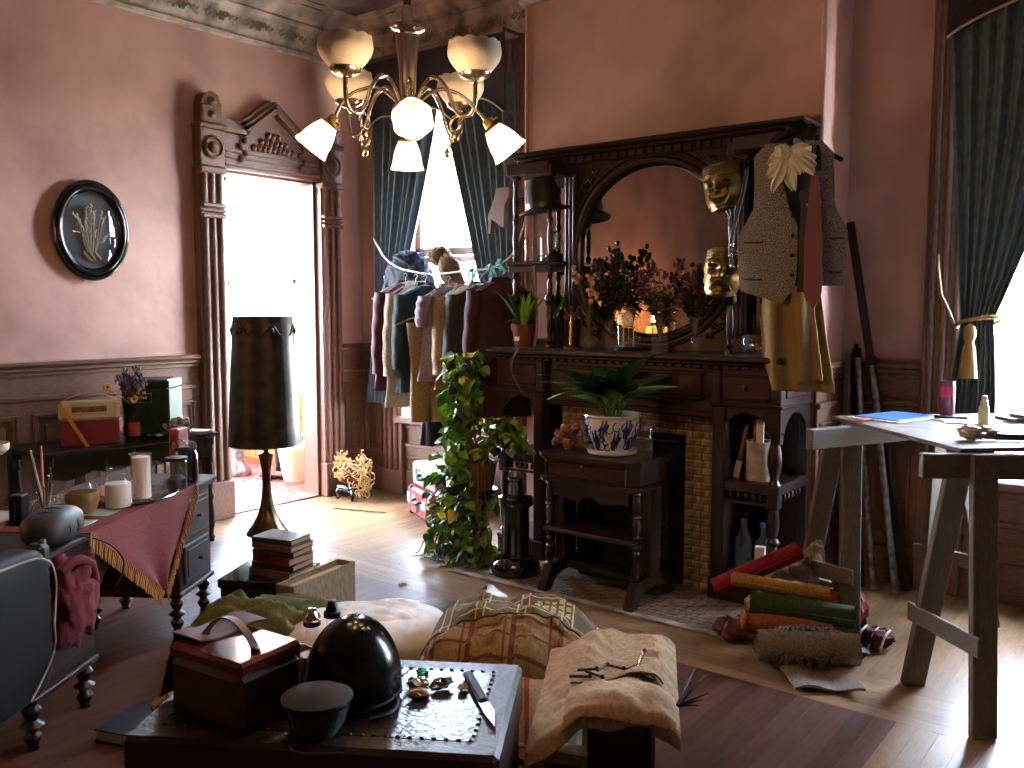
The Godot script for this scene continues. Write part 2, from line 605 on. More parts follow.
func build_door():
	# carved oak door case on the left wall
	var d := mb()
	# jamb lining
	d.bx(V(XL - .16, 0, -3.69), V(XL + .01, 2.46, -3.72), .004)
	d.bx(V(XL - .16, 0, -4.52), V(XL + .01, 2.46, -4.55), .004)
	d.bx(V(XL - .16, 2.43, -3.69), V(XL + .01, 2.47, -4.55), .004)
	d.bx(V(XL - .16, -.02, -3.69), V(XL + .02, .012, -4.55), .004)
	var door := struct("door_1", d, M.oak_y)
	for sgn in [1.0, -1.0]:
		var zc: float = -4.12 + sgn * .525
		var p := mb()
		p.bx(V(XL - .005, 0, zc - .1), V(XL + .075, 2.44, zc + .1), .006)
		p.bx(V(XL - .005, 0, zc - .105), V(XL + .1, .27, zc + .105), .008)
		p.bx(V(XL, 2.10, zc - .095), V(XL + .112, 2.13, zc + .095), .008)
		p.bx(V(XL, 2.14, zc - .092), V(XL + .108, 2.16, zc + .092), .006)
		p.bx(V(XL, 2.17, zc - .095), V(XL + .112, 2.20, zc + .095), .008)
		put("pilaster", p, M.oak_y, door)
		for k in 3:
			var f := mb()
			f.tube([V(XL + .075, .28, zc - .06 + k * .06), V(XL + .075, 2.10, zc - .06 + k * .06)], .024, 10)
			f.tube([V(XL + .075, 2.20, zc - .06 + k * .06), V(XL + .075, 2.40, zc - .06 + k * .06)], .024, 10)
			put("reed", f, M.oak_y, door)
		var c := mb()
		c.bx(V(XL, 2.40, zc - .105), V(XL + .11, 2.45, zc + .105), .012)
		c.bx(V(XL, 2.45, zc - .095), V(XL + .10, 2.70, zc + .095), .006)
		c.bx(V(XL, 2.70, zc - .11), V(XL + .125, 2.735, zc + .11), .012)
		c.bx(V(XL, 2.735, zc - .08), V(XL + .105, 2.86, zc + .08), .01)
		c.prism([Vector2(zc - .08, 2.86), Vector2(zc + .08, 2.86), Vector2(zc + .05, 2.93), Vector2(zc, 2.95), Vector2(zc - .05, 2.93)], XL, XL + .1, Transform3D(Basis(V(0, 0, 1), V(0, 1, 0), V(1, 0, 0)), Vector3.ZERO))
		put("corner_block", c, M.oak_y, door)
		var r := mb()
		var tr := Transform3D(Basis(V(0, 0, -1), V(1, 0, 0), V(0, -1, 0)), V(XL + .1, 2.575, zc))
		r.lathe([Vector2(.078, 0), Vector2(.078, .012), Vector2(.066, .022), Vector2(.056, .008), Vector2(.042, .008), Vector2(.03, .026), Vector2(.012, .036), Vector2(0, .034)], 24, tr)
		put("rosette", r, M.oak_y, door)
		for k in 2:
			var q := mb()
			var tq := Transform3D(Basis(V(0, 0, -1), V(1, 0, 0), V(0, -1, 0)), V(XL + .1, 2.795 + k * .085, zc))
			q.lathe([Vector2(.036, 0), Vector2(.036, .01), Vector2(.024, .018), Vector2(.0, .03)], 5, tq)
			put("carved_boss", q, M.oak_y, door)
	# pediment: plane zy, pushed along x
	var zy := Transform3D(Basis(V(0, 0, 1), V(0, 1, 0), V(1, 0, 0)), Vector3.ZERO)
	var out := [Vector2(-3.69, 2.45), Vector2(-3.69, 2.74), Vector2(-3.87, 2.74), Vector2(-4.12, 2.93), Vector2(-4.37, 2.74), Vector2(-4.55, 2.74), Vector2(-4.55, 2.45)]
	var f := mb()
	f.prism(out, XL, XL + .06, zy)
	put("pediment", f, M.oak_z, door)
	# moulding in three steps that follows the broken top line
	for k in 3:
		var m := mb()
		var path := [Vector2(-3.69, 2.70), Vector2(-3.875, 2.70), Vector2(-4.12, 2.885), Vector2(-4.365, 2.70), Vector2(-4.55, 2.70)]
		for i in 4:
			var a: Vector2 = path[i]
			var c2: Vector2 = path[i + 1]
			var dir := (c2 - a).normalized()
			var nn := Vector2(-dir.y, dir.x)
			if nn.y < 0: nn = -nn
			var off := nn * (.012 + .03 * k)
			var hh := nn * .016
			var ee := dir * (.012 + .012 * k)
			m.prism([a + off - hh - ee, c2 + off - hh + ee, c2 + off + hh + ee, a + off + hh - ee], XL, XL + .075 + .022 * (2 - k), zy)
		put("raking_moulding", m, M.oak_z, door)
	for y in [2.475, 2.525, 2.565]:
		var m := mb()
		m.bx(V(XL + .05, y, -3.70), V(XL + (.085 if y < 2.5 else .075), y + .022, -4.54), .006)
		put("string_moulding", m, M.oak_z, door)
	# carved leaves and rolls in the tympanum, and drop bosses
	for row in 3:
		var n := 9 - row * 3
		for i in n:
			var cb := mb()
			var z := -4.12 + (i - (n - 1) / 2.0) * .042
			cb.lump(V(XL + .065, 2.625 + row * .05, z), V(.022, .028, .024), 10, 1.0, EU(rng.randf_range(-30, 30), 0, 0))
			cb.lump(V(XL + .085, 2.632 + row * .05, z), V(.012, .012, .012), 8)
			put("carved_leaf", cb, M.oak_z, door)
	for z in [-3.86, -4.38]:
		for k in 4:
			var cb := mb()
			cb.lump(V(XL + .075, 2.665 - k * .045, z + (0.02 if k % 2 else -.015)), V(.024, .024, .024), 10)
			put("drop_boss", cb, M.oak_z, door)

func wains_seg(par: Node, a: Vector3, b: Vector3, nrm: Vector3, top: float, pw: float, wood: String):
	# a run of wainscot from a to b on a wall facing nrm
	var L := (b - a).length()
	var dir := (b - a).normalized()
	var bs := Basis(dir, Vector3.UP, nrm)
	if bs.determinant() < 0:
		a = b
		dir = -dir
		bs = Basis(dir, Vector3.UP, nrm)
	var tr := Transform3D(bs, a)
	var along: Material = M[wood + ("_x" if absf(dir.x) > .5 else "_z")]
	var up: Material = M[wood + "_y"]
	var s := mb(); s.xf = tr
	s.bx(V(0, top - .03, 0), V(L, top, .062), .01)
	s.bx(V(0, top - .06, 0), V(L, top - .03, .045), .008)
	s.bx(V(0, top - .085, 0), V(L, top - .06, .03), .004)
	put("cap_rail", s, along, par)
	s = mb(); s.xf = tr
	s.bx(V(0, top - .2, 0), V(L, top - .08, .014), 0)
	put("frieze_board", s, along, par)
	s = mb(); s.xf = tr
	s.bx(V(0, top - .235, 0), V(L, top - .2, .036), .008)
	put("string_rail", s, along, par)
	s = mb(); s.xf = tr
	s.bx(V(0, 0, 0), V(L, .2, .03), .003)
	s.bx(V(0, .2, 0), V(L, .225, .022), .008)
	put("skirting", s, along, par)
	s = mb(); s.xf = tr
	s.bx(V(0, .2, 0), V(L, top - .2, .006), 0)
	s.bx(V(0, top - .31, 0), V(L, top - .23, .022), .003)
	s.bx(V(0, .22, 0), V(L, .30, .022), .003)
	put("back_boards", s, along, par)
	var n := maxi(1, int(round(L / pw)))
	var p := L / n
	for i in n + 1:
		var st := mb(); st.xf = tr
		var x0 := maxf(0.0, i * p - .04)
		var x1 := minf(L, i * p + .04)
		st.bx(V(x0, .3, 0), V(x1, top - .31, .022), .003)
		put("stile", st, up, par)
	for i in n:
		var q := mb(); q.xf = tr
		var x0 := i * p + .04
		var x1 := (i + 1) * p - .04
		if x1 - x0 < .06: continue
		# moulding frame and raised field
		for fr in [[0.0, .018, .03], [.018, .034, .02]]:
			q.bx(V(x0 + fr[0], .3 + fr[0], .004), V(x1 - fr[0], .3 + fr[1], fr[2]), .004)
			q.bx(V(x0 + fr[0], top - .31 - fr[1], .004), V(x1 - fr[0], top - .31 - fr[0], fr[2]), .004)
			q.bx(V(x0 + fr[0], .3 + fr[1], .004), V(x0 + fr[1], top - .31 - fr[1], fr[2]), .004)
			q.bx(V(x1 - fr[1], .3 + fr[1], .004), V(x1 - fr[0], top - .31 - fr[1], fr[2]), .004)
		q.bx(V(x0 + .07, .37, .0), V(x1 - .07, top - .38, .014), .008)
		put("panel", q, up, par)

func build_wainscot():
	var t := Node3D.new(); t.name = "trim_1"; add_child(t); t.set_meta("kind", "structure")
	wains_seg(t, V(XL, 0, 4.6), V(XL, 0, -3.49), V(1, 0, 0), 1.17, .39, "oak")
	t = Node3D.new(); t.name = "trim_2"; add_child(t); t.set_meta("kind", "structure")
	wains_seg(t, V(XL, 0, ZB), V(-5.22, 0, ZB), V(0, 0, 1), 1.2, .3, "oak")
	wains_seg(t, V(XL, 0, -4.76), V(XL, 0, ZB), V(1, 0, 0), 1.2, .26, "oak")
	wains_seg(t, V(-3.80, 0, ZB), V(-3.46, 0, ZB), V(0, 0, 1), 1.2, .34, "oak")
	t = Node3D.new(); t.name = "trim_3"; add_child(t); t.set_meta("kind", "structure")
	wains_seg(t, V(-1.60, 0, ZC), V(-1.60, 0, ZB), V(1, 0, 0), 1.2, .45, "oak")
	wains_seg(t, V(-1.60, 0, ZB), V(-1.18, 0, ZB), V(0, 0, 1), 1.2, .42, "oak")
	t = Node3D.new(); t.name = "trim_4"; add_child(t); t.set_meta("kind", "structure")
	wains_seg(t, V(0.26, 0, ZB), V(3.6, 0, ZB), V(0, 0, 1), 1.2, .42, "oak")
	# below the windows
	t = Node3D.new(); t.name = "trim_5"; add_child(t); t.set_meta("kind", "structure")
	wains_seg(t, V(-5.04, 0, ZB), V(-3.98, 0, ZB), V(0, 0, 1), .62, .5, "oak")
	wains_seg(t, V(-1.0, 0, ZB), V(.04, 0, ZB), V(0, 0, 1), .62, .5, "oak")

func cornice_run(par: Node, a: Vector3, b: Vector3, nrm: Vector3, ca: float, cb: float):
	# profile: distance from wall, height; mitred by ca / cb at its ends
	var pr := [Vector2(0, 3.36), Vector2(.035, 3.365), Vector2(.045, 3.385), Vector2(.03, 3.40), Vector2(.03, 3.415), Vector2(.07, 3.55), Vector2(.085, 3.56), Vector2(.10, 3.575), Vector2(.09, 3.59), Vector2(.14, 3.605), Vector2(.20, 3.655), Vector2(.215, 3.66), Vector2(.215, 3.675), Vector2(.25, 3.69), Vector2(.25, CH)]
	var dir := (b - a).normalized()
	var m := mb()
	for i in pr.size() - 1:
		m.smooth(i)
		var p0: Vector2 = pr[i]
		var p1: Vector2 = pr[i + 1]
		var A := a + nrm * p0.x + dir * (p0.x * ca) + Vector3.UP * p0.y
		var B := b + nrm * p0.x + dir * (p0.x * cb) + Vector3.UP * p0.y
		var C := b + nrm * p1.x + dir * (p1.x * cb) + Vector3.UP * p1.y
		var D := a + nrm * p1.x + dir * (p1.x * ca) + Vector3.UP * p1.y
		m.poly([A, B, C, D], nrm - Vector3.UP * .5)
	put("cornice_moulding", m, M.cornice_plaster, par)
	# cast flowers and leaves along the frieze
	var L := (b - a).length()
	var fl := mb()
	fl.smooth(0)
	for k in 6:
		var an := TAU * k / 6
		fl.lump(V(cos(an) * .02, sin(an) * .02, .01), V(.014, .014, .012), 8)
	fl.lump(V(0, 0, .02), V(.011, .011, .011), 8)
	for s in [-1, 1]:
		for k in 3:
			fl.lump(V(s * (.05 + k * .028), sin(k * 2.0 + s) * .022, .006), V(.024, .011, .009), 8, 1.0, EU(0, 0, s * 35 * (1 if k % 2 else -1)))
		fl.tube([V(0, -.02, .004), V(s * .05, .012, .008), V(s * .1, -.018, .006), V(s * .13, .012, .004)], .006, 6)
	var fmesh := fl.mesh()
	var tilt := Basis(dir, Vector3.UP, dir.cross(Vector3.UP))
	if tilt.z.dot(nrm) < 0: tilt = Basis(-dir, Vector3.UP, (-dir).cross(Vector3.UP))
	tilt = Basis(tilt.x, deg_to_rad(16)) * tilt
	var s0 := .22
	while s0 < L - .1:
		put("plaster_flower", fmesh, M.cornice_plaster, par, Transform3D(tilt, a + dir * s0 + nrm * .052 + Vector3.UP * 3.483))
		s0 += .30

func build_cornice():
	var t := Node3D.new(); t.name = "trim_6"; add_child(t); t.set_meta("kind", "structure")
	cornice_run(t, V(XL, 0, 4.6), V(XL, 0, ZB), V(1, 0, 0), 0, -1)
	t = Node3D.new(); t.name = "trim_7"; add_child(t); t.set_meta("kind", "structure")
	cornice_run(t, V(XL, 0, ZB), V(-3.46, 0, ZB), V(0, 0, 1), 1, -1)
	cornice_run(t, V(-3.46, 0, ZB), V(-3.46, 0, ZC), V(-1, 0, 0), 1, 1)
	cornice_run(t, V(-3.46, 0, ZC), V(-1.6, 0, ZC), V(0, 0, 1), -1, 1)
	cornice_run(t, V(-1.6, 0, ZC), V(-1.6, 0, ZB), V(1, 0, 0), -1, -1)
	cornice_run(t, V(-1.6, 0, ZB), V(3.6, 0, ZB), V(0, 0, 1), 1, 0)

func curtain(f_edge: Callable, folds: int, depth: float, nv := 40, nu := 70) -> MB:
	# f_edge(v) -> [xl, xr, y, z, fold depth factor]
	var b := mb()
	b.sheet(func(u, v):
		var q = f_edge.call(v)
		var ph: float = u * folds * TAU
		var dz: float = sin(ph + sin(v * 3.0) * .5) * depth * q[4] + sin(ph * .37 + 1.3) * depth * .5 * q[4]
		return Vector3(lerpf(q[0], q[1], u + sin(ph * 2.0) * .003), q[2], q[3] + dz), nu, nv, .004)
	return b

func build_windows():
	for wi in 2:
		var x0: float = [-5.0, -0.96][wi]
		var x1: float = [-4.02, -0.01][wi]
		var f := mb()
		# casing, sill and sashes
		f.bx(V(x0 - .22, 0, ZB), V(x0, 3.36, ZB + .06), .006)
		f.bx(V(x1, 0, ZB), V(x1 + .22, 3.36, ZB + .06), .006)
		f.bx(V(x0 - .22, 3.12, ZB), V(x1 + .22, 3.36, ZB + .05), .006)
		f.bx(V(x0 - .05, .58, ZB - .05), V(x1 + .05, .63, ZB + .1), .008)
		var w := struct("window_%d" % (wi + 1), f, M.oak_y)
		for k in 3:
			for e in [x0 - .18 + k * .06, x1 + .06 + k * .06]:
				var rd := mb()
				rd.tube([V(e, .2, ZB + .06), V(e, 3.3, ZB + .06)], .02, 8)
				put("reed", rd, M.oak_y, w)
		for s in 2:
			var yb: float = .63 + s * 1.26
			var yt: float = yb + 1.25
			var z: float = ZB - .10 + (-.04 if s else 0.0)
			var sash := mb()
			sash.bx(V(x0, yb, z - .02), V(x0 + .055, yt, z + .02), .004)
			sash.bx(V(x1 - .055, yb, z - .02), V(x1, yt, z + .02), .004)
			sash.bx(V(x0, yb, z - .02), V(x1, yb + .06, z + .02), .004)
			sash.bx(V(x0, yt - .045, z - .02), V(x1, yt, z + .02), .004)
			var so := put("sash", sash, M.oak_y, w)
			var g := mb()
			g.bx(V(x0 + .05, yb + .05, z - .002), V(x1 - .05, yt - .04, z + .002))
			put("pane", g, M.window_glass, so)
	# left window curtains
	var zc := ZB + .16
	# left-hand one
	var c := curtain(func(v):
		var y := lerpf(3.08, .74, v)
		var q: Array
		var t := clampf((3.08 - y) / (3.08 - 1.52), 0, 1)
		if y > 1.52:
			q = [lerpf(-5.15, -5.16, t), lerpf(-4.50, -4.93, pow(t, 1.35)), y, zc, lerpf(1.0, .55, t)]
		else:
			var t2 := (1.52 - y) / (1.52 - .74)
			q = [lerpf(-5.16, -5.24, t2), lerpf(-4.93, -4.88, sqrt(t2)), y, zc, lerpf(.55, 1.1, t2)]
		return q, 7, .032)
	tag(put("curtain", c, M.velvet, self), "blue-grey velvet curtain nearest the doorway, tied back with gold cord", "curtain", "velvet curtains")
	c = curtain(func(v):
		var y := lerpf(3.08, .74, v)
		var t := clampf((3.08 - y) / (3.08 - 1.5), 0, 1)
		if y > 1.5: return [lerpf(-4.50, -4.05, pow(t, .9)), -3.80, y, zc, lerpf(1.0, .5, t)]
		var t2 := (1.5 - y) / .78
		return [lerpf(-4.05, -4.12, sqrt(t2)), lerpf(-3.80, -3.76, t2), y, zc, lerpf(.5, 1.0, t2)], 7, .032)
	tag(put("curtain", c, M.velvet, self), "blue-grey velvet curtain between clothes rail and fireplace, hanging straight behind the burgundy coat", "curtain", "velvet curtains")
	# right window
	c = curtain(func(v):
		var y := lerpf(3.08, .70, v)
		var t := clampf((3.08 - y) / (3.08 - 1.42), 0, 1)
		if y > 1.42: return [lerpf(-1.10, -.98, t), lerpf(-.46, -.84, pow(t, 1.7)), y, zc, lerpf(1.0, .5, t)]
		var t2 := (1.42 - y) / .72
		return [lerpf(-.98, -1.06, t2), lerpf(-.84, -.80, sqrt(t2)), y, zc, lerpf(.5, 1.0, t2)], 8, .03)
	tag(put("curtain", c, M.velvet, self), "dark teal velvet curtain at the right, gathered by a gold tassel", "curtain", "velvet curtains")
	c = curtain(func(v):
		var y := lerpf(3.08, .70, v)
		var t := clampf((3.08 - y) / (3.08 - 1.42), 0, 1)
		if y > 1.42: return [lerpf(-.52, -.14, pow(t, 1.7)), lerpf(.10, .0, t), y, zc, lerpf(1.0, .5, t)]
		var t2 := (1.42 - y) / .72
		return [lerpf(-.14, -.18, sqrt(t2)), lerpf(0, .08, t2), y, zc, lerpf(.5, 1.0, t2)], 8, .03)
	tag(put("curtain", c, M.velvet, self), "dark teal velvet curtain on the far side of the right-hand window", "curtain", "velvet curtains")
	# lambrequins with a corded, waved lower edge
	for wi in 2:
		var x0: float = [-5.2, -1.08][wi]
		var x1: float = [-3.82, .22][wi]
		var edge := func(u):
			return (2.79 + .17 * pow(absf(sin(u * PI)), .8)) if wi == 1 else 2.80 + .12 * absf(sin(u * PI * 3.0))
		var b := mb()
		b.sheet(func(u, v): return V(lerpf(x0, x1, u), lerpf(3.35, edge.call(u), v), ZB + .235 + sin(u * 24.0) * .004), 60, 8, .006)
		var t := thing("lambrequin", ["dark patterned fabric valance over the window behind the chandelier", "dark patterned fabric valance with pale corded edge at the upper right"][wi], "valance", Vector3.ZERO, 0, "window valances")
		put("cloth", b, M.lambrequin, t)
		var pts := []
		for i in 61:
			var u := i / 60.0
			pts.append(V(lerpf(x0, x1, u), edge.call(u), ZB + .24 + sin(u * 24.0) * .004))
		b = mb()
		b.tube(pts, .007, 6)
		put("cord", b, M.pale_cord, t)
		b = mb()
		b.bx(V(x0, 3.33, ZB + .05), V(x1, 3.358, ZB + .245), .003)
		put("pelmet_board", b, M.oak_x, t)
	# tiebacks
	var tb := thing("curtain_tieback", "gold rope tieback with hanging end on the curtain near the doorway", "tieback", V(-5.05, 1.52, zc), 0, "curtain tiebacks")
	var b := mb()
	var ring := []
	for i in 25:
		var a := TAU * i / 24
		ring.append(V(cos(a) * .135, sin(a) * .025 - cos(a) * .03, sin(a) * .075))
	b.tube(ring, .012, 7)
	put("rope", b, M.gold_cord, tb)
	b = mb()
	b.tube([V(.09, -.01, .06), V(.13, -.06, .075), V(.15, -.16, .07), V(.15, -.24, .07)], [.014, .016, .02, .026], 8)
	put("rope_end", b, M.gold_cord, tb)
	tb = thing("curtain_tieback", "gold rope tieback with large tassel on the right-hand curtain", "tieback", V(-.91, 1.42, zc), 0, "curtain tiebacks")
	b = mb()
	ring = []
	for i in 25:
		var a := TAU * i / 24
		ring.append(V(cos(a) * .10 + .01, sin(a) * .02 + cos(a) * .02, sin(a) * .07))
	b.tube(ring, .011, 7)
	b.tube([V(-.09, -.01, .04), V(-.16, .14, .03), V(-.19, .28, -.02), V(-.2, .34, -.06)], .008, 6)
	put("rope", b, M.gold_cord, tb)
	b = mb()
	b.lathe([Vector2(.0, -.27), Vector2(.042, -.27), Vector2(.036, -.2), Vector2(.027, -.12), Vector2(.018, -.095), Vector2(.026, -.075), Vector2(.03, -.05), Vector2(.024, -.02), Vector2(0, 0)], 18, at(-.01, -.0, .09), .05, 9)
	put("tassel", b, M.gold_cord, tb)

func build_sunroom():
	# bright porch behind the doorway
	var x0 := -7.7
	var b := mb()
	b.bx(V(x0 - .15, -.12, -1.6), V(XL - .15, -.015, -5.3))
	var fl := struct("floor_sunroom", b, M.grout_light)
	# brick-laid floor tiles, too small to pick apart: red and white joined by colour
	var red := mb()
	var z := -5.12
	var r := 0
	while z < -1.65:
		var x := x0 + (.1 if r % 2 else 0.0)
		while x < XL - .2:
			red.bx(V(x, -.015, z), V(x + .185, .0, z + .05))
			x += .2
		z += .066
		r += 1
	put("brick_tiles", red, M.red_brick, fl).set_meta("kind", "stuff")
	b = mb()
	b.bx(V(x0 - .15, 2.9, -1.6), V(XL - .15, 3.05, -5.3))
	struct("ceiling_sunroom", b, M.white_paint)
	# end wall at z -5.12 with wainscot and a wide window, outer wall at x0 with windows
	b = mb()
	b.bx(V(x0, 0, -5.12), V(XL - .15, .72, -5.25))
	b.bx(V(x0, 2.75, -5.12), V(XL - .15, 2.9, -5.25))
	b.bx(V(XL - .25, .72, -5.12), V(XL - .15, 2.75, -5.25))
	b.bx(V(-6.72, .72, -5.12), V(-6.58, 2.75, -5.25))
	b.bx(V(x0, .72, -5.12), V(x0 + .1, 2.75, -5.25))
	var ew := struct("wall_sunroom_end", b, M.white_paint)
	b = mb()
	b.bx(V(x0, 0, -1.6), V(x0 - .13, .72, -5.25))
	b.bx(V(x0, 2.75, -1.6), V(x0 - .13, 2.9, -5.25))
	for zz in [-5.2, -4.15, -3.0, -1.85]:
		b.bx(V(x0, .72, zz - .07), V(x0 - .13, 2.75, zz + .07))
	var ow := struct("wall_sunroom_outer", b, M.white_paint)
	b = mb()
	b.bx(V(x0, 0, -1.6), V(XL - .15, 2.9, -1.5))
	struct("wall_sunroom_near", b, M.white_paint)
	# boards of honey-coloured wainscot
	var bm := mb()
	bm.box(Vector3.ZERO, V(.094, .6, .016), .005)
	var bmesh := bm.mesh()
	for i in 20:
		put("wainscot_board", bmesh, M.honey_y, ew, at(x0 + .06 + i * .098, .36, -5.105))
	for i in 34:
		put("wainscot_board", bmesh, M.honey_y, ow, at(x0 + .012, .36, -5.08 + i * .098, RY(90)))
	b = mb()
	b.bx(V(x0, .66, -5.12), V(XL - .15, .72, -5.06), .008)
	b.bx(V(x0, 0, -5.12), V(XL - .15, .07, -5.09), .004)
	put("sill_rail", b, M.honey_x, ew)
	# panes and glazing bars
	for k in 2:
		var xa: float = [-7.6, -6.58][k]
		var xb: float = [-6.72, -5.75][k]
		b = mb()
		b.bx(V(xa, 1.70, -5.21), V(xb, 1.745, -5.17), .004)
		b.bx(V(xa, .72, -5.21), V(xa + .05, 2.75, -5.17), .004)
		b.bx(V(xb - .05, .72, -5.21), V(xb, 2.75, -5.17), .004)
		b.bx(V(xa, .72, -5.21), V(xb, .78, -5.17), .004)
		b.bx(V(xa, 2.70, -5.21), V(xb, 2.75, -5.17), .004)
		var w := struct("window_%d" % (k + 3), b, M.white_paint)
		b = mb()
		b.bx(V(xa + .05, .78, -5.192), V(xb - .05, 2.7, -5.188))
		put("pane", b, M.window_glass, w)
	for k in 3:
		var za: float = [-5.13, -4.08, -2.93][k]
		var zb: float = [-4.22, -3.07, -1.92][k]
		b = mb()
		b.bx(V(x0 - .05, 1.70, za), V(x0 - .09, 1.745, zb), .004)
		b.bx(V(x0 - .05, .72, za), V(x0 - .09, 2.75, za + .05), .004)
		b.bx(V(x0 - .05, .72, zb - .05), V(x0 - .09, 2.75, zb), .004)
		b.bx(V(x0 - .05, .72, za), V(x0 - .09, .78, zb), .004)
		var w := struct("window_%d" % (k + 5), b, M.white_paint)
		b = mb()
		b.bx(V(x0 - .072, .78, za + .05), V(x0 - .068, 2.75, zb - .05))
		put("pane", b, M.window_glass, w)

# turned spindle profile scaled to height h and radius r
func spindle(h: float, r: float, style := 0) -> Array:
	var p := []
	var raw: Array
	if style == 0:
		raw = [[1.0, 0], [1.0, .05], [.6, .06], [.95, .085], [.55, .11], [.5, .13], [.75, .2], [.95, .3], [.85, .4], [.6, .5], [.5, .56], [.8, .58], [.5, .60], [.65, .7], [.8, .8], [.5, .86], [.9, .89], [.6, .92], [1.0, .95], [1.0, 1.0]]
	elif style == 1:
		raw = [[.7, 0], [.7, .03], [1.0, .05], [.7, .07], [.55, .09], [.8, .16], [.95, .26], [.8, .36], [.55, .42], [.9, .45], [1.0, .47], [.9, .49], [.55, .52], [.75, .6], [.85, .7], [.7, .8], [.55, .88], [.9, .92], [.7, .95], [.7, 1.0]]
	else:
		raw = [[.45, 0], [.6, .02], [.5, .1], [.8, .2], [.9, .28], [.55, .36], [.5, .42], [1.0, .47], [1.15, .5], [1.0, .53], [.5, .6], [.75, .7], [.95, .8], [.6, .9], [.8, .94], [.8, 1.0]]
	for q in raw: p.append(Vector2(q[0] * r, q[1] * h))
	p.push_front(Vector2(0, 0))
	p.append(Vector2(0, h))
	return p

# flat board in xy with a round-headed opening, pushed along z
func arched_board(b: MB, x0: float, x1: float, y0: float, y1: float, ox0: float, ox1: float, oy0: float, z0: float, z1: float, at_ := Transform3D()):
	var r := (ox1 - ox0) / 2.0
	var cx := (ox0 + ox1) / 2.0
	var spring := y1 - .025 - r
	var pl := [Vector2(x0, oy0), Vector2(x0, y1), Vector2(x1, y1), Vector2(x1, oy0), Vector2(ox1, oy0), Vector2(ox1, spring)]
	for i in range(1, 12):
		var a := PI * i / 12
		pl.append(Vector2(cx + cos(a) * r, spring + sin(a) * r))
	pl.append(Vector2(ox0, spring))
	pl.append(Vector2(ox0, oy0))
	b.prism(pl, z0, z1, at_)

